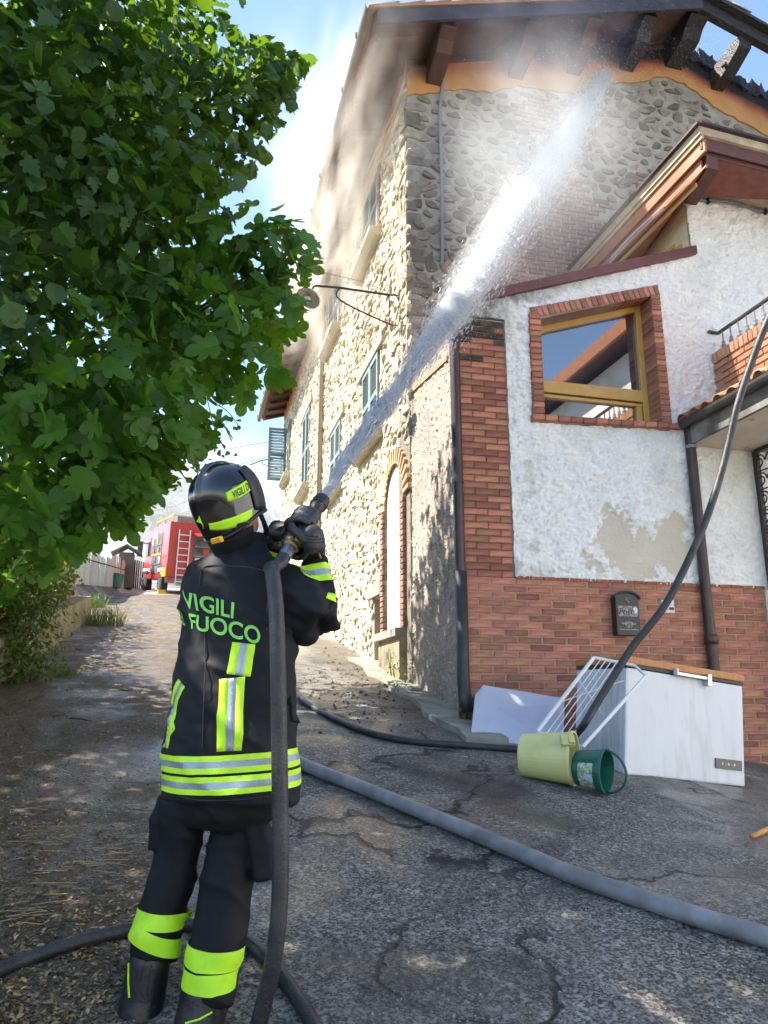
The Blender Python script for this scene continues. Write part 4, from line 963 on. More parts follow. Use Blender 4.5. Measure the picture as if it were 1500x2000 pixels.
# mailbox
mu0, mz0 = uzv(1190, 1160, 0); mu1, mz1 = uzv(1241, 1243, 0)
mbx = empty('mailbox', P((mu0 + mu1) / 2, -.03, mz1)); tag(mbx, 'black ornate cast mailbox with arched top fixed to brick wall', 'mailbox')
wM = (mu1 - mu0) / 2; cu = (mu0 + mu1) / 2; hM = mz0 - mz1
arch_ = [(cu - wM, mz1), (cu + wM, mz1), (cu + wM, mz0 - .05)] + [(cu + wM * math.cos(math.pi * k / 10), mz0 - .05 + .055 * math.sin(math.pi * k / 10)) for k in range(1, 10)] + [(cu - wM, mz0 - .05)]
MB().prism([P(a, -.10, z) for a, z in arch_], V * .10).build('box', M['black_iron'], mbx, bevel=.006)
arch2 = [(cu + (a - cu) * 1.12, z if z < mz0 - .06 else z + .015) for a, z in arch_ if z >= mz0 - .06]; 
MB().prism([P(a, -.115, z) for a, z in arch2 + [(cu - wM * 1.12, mz0 - .075), (cu + wM * 1.12, mz0 - .075)][::1]], V * .115).build('hood', M['black_iron'], mbx) if False else None
MB().tube([P(cu - wM * 1.08, -.11, mz0 - .055)] + [P(cu - wM * 1.06 * math.cos(math.pi * k / 10), -.11, mz0 - .05 + .062 * math.sin(math.pi * k / 10)) for k in range(11)] + [P(cu + wM * 1.08, -.11, mz0 - .055)], .012, 8).build('hood_rim', M['black_iron'], mbx, smooth=True)
M['iron_worn'] = mat('worn black relief', (.10, .10, .102), (.36, .35, .35), 40, .5, .5, 80)
for a0, a1, z0, z1 in ((-.82, .82, .66, .69), (-.82, .82, .44, .465), (-.82, .82, .12, .145), (-.6, .6, .245, .29)):
    MB().bx(cu + wM * a0, cu + wM * a1, -.108, -.099, mz1 + hM * z0, mz1 + hM * z1).build('relief_bar', M['iron_worn'], mbx, bevel=.003)
for sgn in (-1, 1):
    pts = []
    for k in range(20):
        t = k / 19 * 3 * math.pi; r = .034 * (1 - .75 * k / 19); pts.append(P(cu + sgn * (.045 + r * math.cos(t) - .03), -.104, mz1 + hM * .24 + r * math.sin(t)))
    MB().tube(pts, .006, 5).build('scroll', M['iron_worn'], mbx)
MB().tube([P(cu + (.0 if k % 2 else .018) * (1 if k < 4 else -1), -.104, mz1 + hM * (.76 + .018 * k)) for k in range(8)], .006, 5).build('scroll', M['iron_worn'], mbx)
def text_obj(txt, size, m, name, parent, to3, extrude=.001, off=0.0, spacing=1.0):
    cu_ = bpy.data.curves.new(name, 'FONT'); cu_.body = txt; cu_.size = size; cu_.extrude = extrude; cu_.offset = off; cu_.align_x = 'CENTER'; cu_.align_y = 'CENTER'; cu_.space_character = spacing; cu_.resolution_u = 4
    o = bpy.data.objects.new(name, cu_); COL.objects.link(o); bpy.context.view_layer.update()
    me = bpy.data.meshes.new_from_object(o.evaluated_get(bpy.context.evaluated_depsgraph_get())); bpy.data.objects.remove(o); bpy.data.curves.remove(cu_)
    if to3: 
        org = wl(parent)
        for v in me.vertices: v.co = to3(v.co.x, v.co.y, v.co.z) - org
    me.materials.clear(); me.materials.append(m)
    if parent is None: return me
    o = bpy.data.objects.new(name, me); COL.objects.link(o); o.parent = parent; return o
text_obj('Post', .085, M['black_iron'], 'lettering', mbx, lambda x, y, z: P(cu - .02 + x + .2 * y, -.1035 - z, mz1 + hM * .55 + y), .003)
text_obj('9', .085, mat('white house number', (.7, .7, .7), None, rough=.5), 'lettering', mbx, lambda x, y, z: P(cu + wM * .66 + x, -.1035 - z, mz1 + hM * .58 + y), .002, .003)
MB().bx(cu - wM * .8, cu + wM * .85, -.1025, -.0995, mz1 + hM * .47, mz1 + hM * .66).build('name_plate', M['iron_worn'], mbx)
# small white intercom plate
pu0, pz0 = uzv(1288, 1172, 0); pu1, pz1 = uzv(1315, 1198, 0)
ic = empty('intercom_plate', P((pu0 + pu1) / 2, -.02, pz1)); tag(ic, 'small pale intercom plate on the brick wall beside the hanging hose', 'intercom')
MB().bx(pu0, pu1, -.03, 0, pz1, pz0).build('plate', mat('pale grey plate', (.55, .54, .52), None, rough=.4), ic, bevel=.004)
for k in range(4): MB().bx(pu0 + .014, pu0 + .06, -.033, -.0295, pz1 + .03 + k * .018, pz1 + .037 + k * .018).build('slot', M['black_iron'], ic)
MB().bx(pu0 + .08, pu1 - .012, -.034, -.0295, pz1 + .03, pz1 + .055).build('button', M['black_iron'], ic)
# hoses on the ground
def gseq(pxs, r): return [gp(x, y) + Zv * r * .95 for x, y in pxs]
hz = gseq([(420, 1178), (455, 1250), (500, 1360), (545, 1468), (592, 1504), (704, 1550), (812, 1595), (920, 1640), (1028, 1687), (1100, 1719), (1236, 1768), (1380, 1816), (1500, 1853), (1650, 1905)], .040)
gh = MB().tube(cr(hz, 8), .040, 18).build('grey_fire_hose', M['hose_grey'], smooth=True, base=gp(920, 1640)); tag(gh, 'thick grey fire hose lying straight across the wet asphalt', 'hose')
hang = [at(1560, 520, 5.2), at(1500, 625, 5.3), at(1462, 725, 5.4), at(1438, 800, 5.45), at(1420, 880, 5.5), at(1393, 975, 5.52), at(1358, 1065, 5.54), at(1300, 1180, 5.56), at(1240, 1257, 5.58), at(1198, 1322, 5.58), at(1163, 1378, 5.58), at(1133, 1425, 5.6)]
grd = gseq([(1100, 1458), (1050, 1468), (1005, 1470), (900, 1462), (810, 1455), (725, 1438), (655, 1410), (610, 1386), (583, 1362), (560, 1325), (520, 1270), (470, 1220), (425, 1176)], .026)
bh = MB().tube(cr(hang + grd, 8), .027, 16).build('black_fire_hose', M['rubber'], smooth=True, base=gp(1050, 1468)); tag(bh, 'black fire hose hanging from the balcony and running over the road', 'hose')
# broken yellow stick
s0 = gp(1470, 1640) + Zv * .016; s1 = gp(1530, 1612) + Zv * .016
st = MB().tube([s0, s0.lerp(s1, .5) + Zv * .002, s1], [.015, .016, .016], 10).build('wooden_stick', mat('orange wood', (.55, .27, .07), (.45, .2, .05), 20, .6, .3, 40), smooth=True, base=s0); tag(st, 'short orange wooden stick lying on the sunlit asphalt', 'stick')
# street lamp on bracket at the house corner
lampb = empty('street_lamp', FU(780, 577, 0)); tag(lampb, 'old iron street lamp with enamel dish on a wall bracket by house corner', 'street lamp')
wallp = FU(779, 577, -.04); wu, wv_, wz_ = uvz(wallp); xs = lambda h, z: P(-h, wv_, z)
def onb(x, y): return hit(x, y, wallp, V)             # points in the bracket's own plane, square to the facade
tip_ = onb(616, 558); q1 = onb(663, 562); q2 = onb(664, 586); q3 = onb(758, 632); q4 = FU(779, 634, -.02); q5 = onb(760, 576)
MB().tube([FU(779, 577, .05), q5, q1, tip_], .016, 8).build('arm', M['dark_metal'], lampb)
MB().tube(cr([q1, q2, q3, FU(779, 634, .05)], 5), .011, 8).build('brace', M['dark_metal'], lampb); MB().tube([q5, onb(760, 632)], .010, 6).build('strut', M['dark_metal'], lampb)
lc = onb(605, 578); dsh = (CAM - lc).normalized()
MB().tube(cr([tip_, onb(611, 562), onb(609, 570), lc + Zv * .02], 4), .014, 8).build('neck', M['dark_metal'], lampb)
axl = Vector((-.35, -.35, -.85)).normalized()
MB().lathe(lc, axl, [(-.02, .02), (.0, .06), (.03, .155), (.05, .16), (.045, .15), (.02, .06), (.01, .02)], 24).build('dish', mat('enamel dish', (.5, .47, .42), (.4, .37, .32), 5, .5), lampb, smooth=True)
MB().lathe(lc + axl * .01, axl, [(0, .018), (.03, .03), (.06, .045), (.09, .035), (.105, .01)], 14).build('bulb', mat('frosted bulb', (.75, .74, .7), None, rough=.3), lampb, smooth=True)
# cables on the house corner and wires to the lamp
cw = [FV(700, 330, 2.8), FU(770, 215, -.15), FU(786, 165, -.1), FV(803, 137, HV - .05), FV(835, 140, HV - .05), FV(855, 150, HV - .05), FV(863, 170, HV - .05), FV(858, 210, HV - .05), FV(860, 300, HV - .05), FV(862, 380, HV - .05), FV(862, 520, HV - .05)]
cw[0] = FU(715, 340, -.12)
for k in range(3): MB().tube(cr([q + Zv * .014 * k + U * .012 * k for q in cw], 5), .011, 6).build('cable', M['cable'], house, smooth=True)
MB().tube([FU(779, 577, -.02), onb(700, 548), onb(600, 525), onb(560, 515)], .004, 5).build('lamp_wire', M['cable'], lampb)
MB().tube([FU(779, 634, .0), FU(779, 690, -.02), FU(776, 740, -.02)], .006, 5).build('lamp_wire', M['cable'], lampb)
# ================================================================ FIREFIGHTER
def ring_loft(mb, rings, seg=24, power=1.0):
    vs = []; n = len(rings)
    for c, ax, ay in rings:
        for k in range(seg):
            a = 2 * math.pi * k / seg; vs.append(c + ax * math.cos(a) + ay * math.sin(a))
    fs = [(i * seg + k, i * seg + (k + 1) % seg, (i + 1) * seg + (k + 1) % seg, (i + 1) * seg + k) for i in range(n - 1) for k in range(seg)]
    fs += [list(range(seg))[::-1], list(range((n - 1) * seg, n * seg))]
    mb.add(vs, fs)
def ppm(p): return FPX / ((p.y - CAM.y) * math.cos(PITCH) + (p.z - CAM.z) * math.sin(PITCH))   # picture pixels per metre at a point
PSI = R(24); FWD = Vector((math.sin(PSI), math.cos(PSI), 0)); RGT = Vector((math.cos(PSI), -math.sin(PSI), 0))
def limb(pts):                                   # (x, y, Y, radius px) -> centres and radii
    c = [at(x, y, Y) for x, y, Y, r in pts]; return c, [r / ppm(q) for q, (_, _, _, r) in zip(c, pts)]
def smooth_limb(mb, pts, seg=18, n=5):
    c, r = limb(pts); cc = cr(c, n); rr_ = [q.x for q in cr([Vector((k, 0, 0)) for k in r], n)]; mb.tube(cc, rr_, seg)
def remeshed(mb, voxel, smooth=6, wr=None, keep_above=None):
    me = bpy.data.meshes.new('tmp'); me.from_pydata(mb.v, [], mb.f)
    bm = bmesh.new(); bm.from_mesh(me); bmesh.ops.recalc_face_normals(bm, faces=bm.faces); bm.to_mesh(me); bm.free()
    o = bpy.data.objects.new('tmp', me); COL.objects.link(o)
    md = o.modifiers.new('r', 'REMESH'); md.mode = 'VOXEL'; md.voxel_size = voxel
    sm = o.modifiers.new('s', 'SMOOTH'); sm.iterations = smooth; sm.factor = .5
    bpy.context.view_layer.update(); me2 = bpy.data.meshes.new_from_object(o.evaluated_get(bpy.context.evaluated_depsgraph_get()))
    bpy.data.objects.remove(o); bpy.data.meshes.remove(me)
    if wr:
        nr = [v.normal.copy() for v in me2.vertices]
        for v, n_ in zip(me2.vertices, nr): v.co = v.co + n_ * wr(v.co)
    me2.polygons.foreach_set('use_smooth', [True] * len(me2.polygons)); return me2
def cloth(amp, fx=5, fz=16, seed=0):
    def f(c):
        q = Vector((c.x * fx + c.z * 2.5, c.y * fx, c.z * fz * .5 + c.x * 3 + seed)); w = noise.noise(q) ; w2 = noise.noise(Vector((c.x * 22 + c.z * 9, c.y * 22, c.z * 30 + seed)))
        w3 = 1 - abs(noise.noise(Vector((c.x * 3.2 - c.z * 2.2 + seed, c.y * 3.2, c.z * 6.5 + c.x * 4)))) * 2
        return amp * (w * .8 + .22 * w2 + .75 * max(0, w3) ** 3)
    return f
M['nomex'] = mat('dark navy turnout cloth', (.0060, .0068, .0095), (.0042, .0048, .007), 9, .72, .35, 420, spec=.28, stain=(.014, .013, .013), sscale=3, samt=.4, dist=.002)
M['trouser'] = mat('black turnout trousers', (.0052, .0056, .0072), (.0036, .004, .0052), 9, .74, .35, 420, spec=.28, dist=.002)
M['fluo'] = mat('fluorescent yellow tape', (.55, .90, .012), (.45, .78, .01), 9, .55, .5, 90, stain=(.30, .42, .02), sscale=7, samt=.4, sthr=(.52, .72), dist=.004)
M['fluo_leg'] = mat('soiled fluorescent tape', (.46, .82, .012), (.40, .70, .01), 9, .6, .2, 200, stain=(.40, .38, .02), sscale=14, samt=.4, sthr=(.58, .7), dist=.001)
M['silver'] = mat('silver retroreflective tape', (.34, .38, .43), (.22, .26, .31), 9, .42, .5, 90, metal=.35, dist=.004)
M['letter'] = mat('green lettering', (.22, .62, .09), (.18, .54, .07), 18, .6, .1, 200)
M['leather'] = mat('black glove leather', (.016, .0165, .019), (.024, .024, .027), 14, .5, .5, 130, dist=.003)
M['boot'] = mat('black boot rubber', (.010, .0105, .012), (.016, .016, .018), 12, .36, .2, 60)
M['shell'] = mat('glossy black helmet', (.006, .0065, .009), None, rough=.07, coat=.6)
M['skin'] = mat('skin', (.48, .23, .15), (.42, .19, .12), 10, .55, .2, 120, dist=.002)
M['matte'] = mat('matte black plastic', (.012, .012, .013), (.018, .018, .019), 30, .5, .2, 90)

N, L, b = nodes_of(M['nomex']); b.inputs['Sheen Weight'].default_value = .035; b.inputs['Sheen Roughness'].default_value = .45; b.inputs['Sheen Tint'].default_value = (.55, .5, .48, 1)
# ---- nozzle geometry first: hands close on it
TARGET = FV(1180, 150, HV); NTIP = at(630, 975, 2.85); ND = (TARGET - NTIP).normalized()
NR = ND.cross(Zv).normalized(); NT = NR.cross(ND).normalized(); NT = NT if NT.y < 0 else -NT     # right and towards the camera
NR = NR if NR.x > 0 else -NR
def NZ(s, a=0, b=0): return NTIP - ND * s + NR * a + NT * b       # s back from the tip

# ---- body
body = MB()
ring_px = [(447, 1560, 84, 2.74), (450, 1500, 96, 2.74), (455, 1350, 100, 2.75), (460, 1220, 96, 2.76), (460, 1130, 92, 2.77), (468, 1092, 60, 2.78), (474, 1062, 34, 2.77), (470, 1030, 33, 2.74)]
def torso_rings(px, dr, sh=1.0):
    out = []
    for x, y, hw, Y in px:
        c = at(x, y, Y); a = hw / ppm(c) * sh; out.append((c, RGT * a, FWD * a * dr))
    return out
ring_loft(body, torso_rings(ring_px, .66))
HC = at(441, 976, 2.71)                           # helmet centre
HY = R(33); HP = R(-24); HROLL = R(-4)
HM = Matrix.Rotation(-HY, 3, 'Z') @ Matrix.Rotation(-HP, 3, 'X') @ Matrix.Rotation(HROLL, 3, 'Y')   # local: x right, y forward, z up
def H(x, y, z): return HC + HM @ Vector((x, y, z))
def ellip(mb, c, a, b, c2, seg=20, rg_=12):
    prof = [(-math.cos(math.pi * k / rg_), math.sin(math.pi * k / rg_)) for k in range(rg_ + 1)]
    vs = [c + a * (s * math.cos(2 * math.pi * j / seg)) + b * (s * math.sin(2 * math.pi * j / seg)) + c2 * h for h, s in prof for j in range(seg)]
    mb.add(vs, [(i * seg + k, i * seg + (k + 1) % seg, (i + 1) * seg + (k + 1) % seg, (i + 1) * seg + k) for i in range(rg_) for k in range(seg)] + [list(range(seg))[::-1], list(range(rg_ * seg, (rg_ + 1) * seg))])
hx, hy, hz_ = HM @ Vector((1, 0, 0)), HM @ Vector((0, 1, 0)), HM @ Vector((0, 0, 1))
ellip(body, H(0, .0, -.02), hx * .078, hy * .098, hz_ * .115)                       # skull
ellip(body, H(0, .055, -.10), hx * .058, hy * .055, hz_ * .06)                      # jaw
ellip(body, H(0, .112, -.055), hx * .014, hy * .022, hz_ * .024)                    # nose
for s in (-1, 1): ellip(body, H(.08 * s, .0, -.045), hx * .014, hy * .022, hz_ * .034)
body.tube([at(474, 1075, 2.78), H(0, .01, -.11), H(0, .0, -.06)], [.058, .056, .05], 16)
legL = [(372, 1555, 2.76, 52), (360, 1620, 2.76, 48), (348, 1680, 2.75, 42), (330, 1745, 2.72, 38), (312, 1810, 2.70, 34), (296, 1880, 2.69, 32), (278, 1960, 2.68, 30), (270, 2015, 2.68, 26)]
legR = [(466, 1555, 2.74, 54), (460, 1640, 2.74, 50), (444, 1720, 2.71, 44), (432, 1793, 2.67, 40), (420, 1860, 2.63, 36), (408, 1920, 2.60, 34), (396, 1980, 2.58, 30), (390, 2035, 2.58, 26)]
smooth_limb(body, [(x, y, Y, r * .74) for x, y, Y, r in legL]); smooth_limb(body, [(x, y, Y, r * .74) for x, y, Y, r in legR])
armR = [(535, 1132, 2.77, 30), (575, 1162, 2.745, 30), (610, 1192, 2.74, 26), (618, 1150, 2.77, 20), (614, 1095, 2.78, 17)]
armL = [(395, 1130, 2.86, 28), (440, 1150, 3.0, 28), (492, 1125, 3.07, 22), (523, 1085, 3.0, 16), (535, 1060, 2.95, 14)]
smooth_limb(body, armR); smooth_limb(body, armL)
me = remeshed(body, .009, 3)
feet_c = (gp(275, 2035) + gp(395, 2045)) / 2
person = bpy.data.objects.new('person', me); COL.objects.link(person); me.materials.append(M['skin'])
for v in me.vertices: v.co -= feet_c
person.location = feet_c
tag(person, 'firefighter seen from behind in dark turnout gear and black helmet, aiming a hose', 'person')
def child(name, me, m, parent, world=True):
    org = wl(parent)
    for v in me.vertices: v.co -= org
    me.materials.clear(); me.materials.append(m); o = bpy.data.objects.new(name, me); COL.objects.link(o); o.parent = parent; return o
def bvh_world(o):
    org = wl(o); return BVHTree.FromPolygons([v.co + org for v in o.data.vertices], [list(p.vertices) for p in o.data.polygons])

# ---- jacket
jk = MB()
jr = [(447, 1562, 141, 2.735), (448, 1500, 139, 2.735), (451, 1430, 134, 2.74), (455, 1350, 126, 2.75), (457, 1285, 119, 2.76), (461, 1220, 114, 2.76), (459, 1160, 113, 2.77), (460, 1125, 106, 2.78), (463, 1102, 90, 2.785), (468, 1084, 66, 2.785), (472, 1066, 52, 2.78), (470, 1046, 51, 2.77)]
JR = torso_rings(jr, .68); 
JR = [(c, a * 1.02, b * (1.05 if i < 3 else 1)) for i, (c, a, b) in enumerate(JR)]
ring_loft(jk, JR, 40)
smooth_limb(jk, [(520, 1135, 2.77, 50), (560, 1158, 2.745, 56), (600, 1190, 2.725, 54), (622, 1206, 2.72, 44)], 22)
smooth_limb(jk, [(618, 1212, 2.735, 44), (624, 1180, 2.76, 36), (621, 1145, 2.775, 31), (616, 1112, 2.78, 28.5), (613, 1092, 2.78, 27)], 20)
smooth_limb(jk, [(402, 1135, 2.85, 52), (440, 1150, 3.0, 52), (492, 1125, 3.07, 46), (524, 1085, 3.0, 36), (540, 1052, 2.93, 30)], 20)
wr = cloth(.016, 4.2, 13, 1)
def wr_j(c):
    z = c.z; f = 1 + 1.6 * max(0, 1 - abs((c - at(600, 1190, 2.72)).length - .09) / .12)
    return wr(c) * f
jme = remeshed(jk, .0085, 5, wr_j)
jacket = child('jacket', jme, M['nomex'], person)
JB = bvh_world(jacket)
def axis_at(z):
    cs = [r[0] for r in JR]
    if z <= cs[0].z: return Vector((cs[0].x, cs[0].y, z))
    for a, b in zip(cs, cs[1:]):
        if a.z <= z <= b.z: t = (z - a.z) / (b.z - a.z); return Vector((a.x + (b.x - a.x) * t, a.y + (b.y - a.y) * t, z))
    return Vector((cs[-1].x, cs[-1].y, z))
def cam_hit(bvh, x, y, Y=2.6):
    r = ray(x, y).normalized(); h = bvh.ray_cast(CAM, r, 8)
    if h[0] is not None: return h[0]
    n = bvh.find_nearest(at(x, y, Y)); return n[0]
def radial(bvh, p, c, off, far=.5):
    d = (p - c)
    if d.length < 1e-6: return p
    d.normalize(); h = bvh.ray_cast(c + d * far, -d, far)
    if h[0] is None: n = bvh.find_nearest(p); return n[0] + n[1] * off
    nn_ = h[1] if h[1].dot(d) > 0 else -h[1]
    return h[0] + nn_ * off * .5 + d * off * .5
def pl_at(pl, t):
    n = len(pl) - 1; x = min(max(t, 0), 1) * n; i = min(int(x), n - 1); f = x - i
    if t < 0: i, f = 0, t * n
    if t > 1: i, f = n - 1, 1 + (t - 1) * n
    return pl[i] + (pl[i + 1] - pl[i]) * f
def patch(bvh, top, bot, cfn, name, m, parent, nu=16, nv=4, off=.0035, Y=2.6, v0=0, v1=1, thick=.002):
    T = [cam_hit(bvh, x, y, Y) for x, y in top]; B = [cam_hit(bvh, x, y, Y) for x, y in bot]; mb = MB(); rows = []
    for lay in (0, 1):
        for j in range(nv + 1):
            for i in range(nu + 1):
                p = pl_at(T, i / nu).lerp(pl_at(B, i / nu), v0 + (v1 - v0) * j / nv); mb.v.append(radial(bvh, p, cfn(p), off if lay == 0 else off - thick))
    w = nu + 1; sz = w * (nv + 1)
    for j in range(nv):
        for i in range(nu): mb.f.append((j * w + i, j * w + i + 1, (j + 1) * w + i + 1, (j + 1) * w + i))
    edge = [j for j in range(w)] + [k * w + nu for k in range(1, nv + 1)] + [nv * w + i for i in range(nu - 1, -1, -1)] + [k * w for k in range(nv - 1, 0, -1)]
    for a, b in zip(edge, edge[1:] + edge[:1]): mb.f.append((a, b, sz + b, sz + a))
    mb.r = [0] * len(mb.f); return mb.build(name, m, parent, smooth=True)
def ring_band(bvh, cfn, z0, z1, name, m, parent, n=72, nv=2, off=.0035, tilt=Vector((0, 0, 0)), far=.45, lim=0):
    mb = MB()
    for j in range(nv + 1):
        z = z0 + (z1 - z0) * j / nv
        for k in range(n):
            a = 2 * math.pi * k / n; d = Vector((math.cos(a), math.sin(a), 0)); c = cfn(z); p = c + d * .3; dz = tilt.dot(d)
            q_ = radial(bvh, c + d * .1 + Zv * dz, c + Zv * dz, off, far); c2_ = c + Zv * dz
            if lim and (q_ - c2_).length > lim: q_ = c2_ + d * lim
            mb.v.append(q_)
    mb.f = [(j * n + k, j * n + (k + 1) % n, (j + 1) * n + (k + 1) % n, (j + 1) * n + k) for j in range(nv) for k in range(n)]; mb.r = [0] * len(mb.f)
    return mb.build(name, m, parent, smooth=True)
zpx = lambda y: at(450, y, 2.57).z
TL = Vector((.012, .012, 0))
for (y0, y1, mm) in ((1468, 1479, 'fluo'), (1479, 1492, 'silver'), (1492, 1503.5, 'fluo'), (1509, 1520, 'fluo'), (1520, 1533, 'silver'), (1533, 1544, 'fluo')):
    ring_band(JB, axis_at, zpx(y1), zpx(y0), 'hem_tape', M[mm], jacket, tilt=TL)
def stripe(top_l, top_r, bot_l, bot_r, tag_):
    for k, mm in enumerate(('fluo', 'silver', 'fluo')):
        a, b = (0, .36, .68, 1)[k], (0, .36, .68, 1)[k + 1]
        f = lambda l, r, t: [(p[0] + (q[0] - p[0]) * t, p[1] + (q[1] - p[1]) * t) for p, q in zip(l, r)]
        l_, r_ = [top_l, bot_l] if tag_ is None else tag_[0], [top_r, bot_r] if tag_ is None else tag_[1]
        patch(JB, f(l_, r_, a), f(l_, r_, b), lambda p: axis_at(p.z), 'back_tape', M[mm], jacket, nu=14, nv=2)
stripe((454, 1254), (498, 1259), (443, 1316), (489, 1322), None)
stripe((429, 1327), (479, 1321), (424, 1468), (472, 1466), None)
stripe(0, 0, 0, 0, ([(350, 1326), (336, 1366), (325, 1415), (319, 1458)], [(362, 1342), (346, 1382), (336, 1425), (329, 1462)]))
def text_on(txt, bvh, top, bot, cfn, name, m, parent, bold=.012, off=.0035, Y=2.6, x0=None, x1=None):
    me = text_obj(txt, 1.0, m, name, None, None, 0, bold)
    bm = bmesh.new(); bm.from_mesh(me); bmesh.ops.triangulate(bm, faces=bm.faces)
    for _ in range(2):
        es = [e for e in bm.edges if e.calc_length() > .12]
        if es: bmesh.ops.subdivide_edges(bm, edges=es, cuts=1); bmesh.ops.triangulate(bm, faces=bm.faces)
    bmesh.ops.remove_doubles(bm, verts=bm.verts, dist=1e-4); bm.to_mesh(me); bm.free()
    xs = [v.co.x for v in me.vertices]; ys = [v.co.y for v in me.vertices]; xa, xb = min(xs), max(xs); ya_, yb_ = min(ys), max(ys)
    if x0 is not None: w = xb - xa; xa, xb = xa + w * x0, xa + w * x1
    T = [cam_hit(bvh, x, y, Y) for x, y in top]; B = [cam_hit(bvh, x, y, Y) for x, y in bot]; org = wl(parent)
    for v in me.vertices:
        s = (v.co.x - xa) / (xb - xa); t = (v.co.y - ya_) / (yb_ - ya_); p = pl_at(B, s).lerp(pl_at(T, s), t)
        v.co = radial(bvh, p, cfn(p), off) - org
    o = bpy.data.objects.new(name, me); COL.objects.link(o); o.parent = parent; return o
jax = lambda p: axis_at(p.z)
text_on('VIGILI', JB, [(358, 1153), (408, 1165), (458, 1177)], [(362, 1187), (410, 1198), (456, 1209)], jax, 'lettering', M['letter'], jacket, .018)
text_on('DEL  FUOCO', JB, [(375, 1199), (440, 1209), (508, 1226)], [(378, 1229), (440, 1243), (507, 1261)], jax, 'lettering', M['letter'], jacket, .018, x0=.425, x1=1.0)
# pocket flap on the side and hem seam
patch(JB, [(566, 1360), (582, 1366)], [(568, 1408), (583, 1412)], jax, 'pocket_flap', M['nomex'], jacket, 4, 5, .008, thick=.006)
for pts in ([(352, 1122), (400, 1108), (455, 1106), (505, 1112), (548, 1132)], [(400, 1236), (402, 1300), (398, 1380), (396, 1462)], [(312, 1553), (380, 1562), (450, 1563), (520, 1556), (584, 1545)], [(530, 1130), (522, 1180), (520, 1230)]):
    q_ = [cam_hit(JB, x, y) for x, y in pts]; MB().tube(cr([radial(JB, a, axis_at(a.z), .0015) for a in q_], 5), .0022, 5).build('seam', M['matte'], jacket)
# cuff tapes
def limb_band(bvh, c0, c1, name, m, parent, n=40, off=.0035, far=.16, nv=2, tilt=Vector((0, 0, 0))):
    ax = (c1 - c0).normalized(); x = ax.cross(Vector((0, 1, 0))).normalized(); y = ax.cross(x); mb = MB()
    for j in range(nv + 1):
        c = c0.lerp(c1, j / nv)
        for k in range(n):
            a = 2 * math.pi * k / n; d = x * math.cos(a) + y * math.sin(a); cc = c + ax * tilt.dot(d); mb.v.append(radial(bvh, cc + d * .1, cc, off, far))
    mb.f = [(j * n + k, j * n + (k + 1) % n, (j + 1) * n + (k + 1) % n, (j + 1) * n + k) for j in range(nv) for k in range(n)]; mb.r = [0] * len(mb.f)
    return mb.build(name, m, parent, smooth=True)
w0_, w1_ = at(621, 1143, 2.777), at(616, 1108, 2.782)
for a, b, mm in ((0, .34, 'fluo'), (.34, .68, 'silver'), (.68, 1, 'fluo')): limb_band(JB, w0_.lerp(w1_, a), w0_.lerp(w1_, b), 'cuff_tape', M[mm], jacket, far=.1)
w0_, w1_ = at(528, 1078, 2.99), at(537, 1058, 2.945)
limb_band(JB, w0_, w1_, 'cuff_tape', M['fluo'], jacket, far=.1)
e0, e1 = at(650, 1170, 2.76), at(652, 1150, 2.76)
patch(JB, [(640, 1158), (654, 1160)], [(636, 1168), (656, 1176)], lambda p: at(625, 1170, 2.77), 'elbow_tape', M['fluo'], jacket, 5, 3)

# ---- trousers
tr_ = MB()
ring_loft(tr_, torso_rings([(445, 1490, 112, 2.74), (440, 1545, 118, 2.745), (437, 1590, 110, 2.745), (432, 1612, 86, 2.745)], .72), 30)
def inflate(pts, k, add): return [(x, y, Y, r * k + add) for x, y, Y, r in pts]
smooth_limb(tr_, [(366, 1560, 2.76, 58), (352, 1630, 2.755, 44), (344, 1680, 2.75, 42), (333, 1725, 2.73, 43), (317, 1775, 2.71, 44), (309, 1815, 2.70, 48), (303, 1850, 2.695, 47), (299, 1872, 2.69, 46)], 24)
smooth_limb(tr_, [(468, 1560, 2.74, 62), (462, 1640, 2.74, 53), (445, 1715, 2.71, 51), (434, 1785, 2.675, 49), (422, 1845, 2.64, 51), (411, 1900, 2.615, 49), (405, 1940, 2.60, 48), (403, 1962, 2.597, 47)], 24)
c_ = at(306, 1622, 2.76); tr_.box(c_, Vector((.014, 0, .0)), Vector((0, .06, 0)), Vector((0, 0, .055))); c_ = at(508, 1640, 2.72); tr_.box(c_, Vector((.03, .01, 0)), Vector((-.01, .075, 0)), Vector((-.02, 0, .115)))
tme = remeshed(tr_, .0085, 5, cloth(.013, 4.5, 15, 7))
trou = child('trousers', tme, M['trouser'], person); TB = bvh_world(trou)
def leg_axis(pts):
    c = [at(x, y, Y) for x, y, Y in pts]
    def f(p):
        if p.z >= c[0].z: return Vector((c[0].x, c[0].y, p.z))
        for a, b in zip(c, c[1:]):
            if b.z <= p.z <= a.z: t = (p.z - a.z) / (b.z - a.z); q = a.lerp(b, t); return Vector((q.x, q.y, p.z))
        return Vector((c[-1].x, c[-1].y, p.z))
    return f
lax = leg_axis([(334, 1725, 2.73), (318, 1775, 2.71), (303, 1850, 2.695)]); rax = leg_axis([(434, 1785, 2.675), (411, 1900, 2.615), (405, 1940, 2.6)])
def leg_bands(B, ax, y0, y1, x, Y, tilt, nm):
    ring_band(B, lambda z: ax(Vector((0, 0, z))), at(x, y1, Y).z, at(x, y0, Y).z, nm, M['fluo_leg'], trou, n=40, nv=3, off=.006, tilt=tilt, far=.12, lim=.097)
leg_bands(TB, lax, 1786, 1818, 315, 2.62, Vector((-.010, .004, 0)), 'leg_tape'); leg_bands(TB, lax, 1822, 1858, 308, 2.61, Vector((-.034, .006, 0)), 'leg_tape')
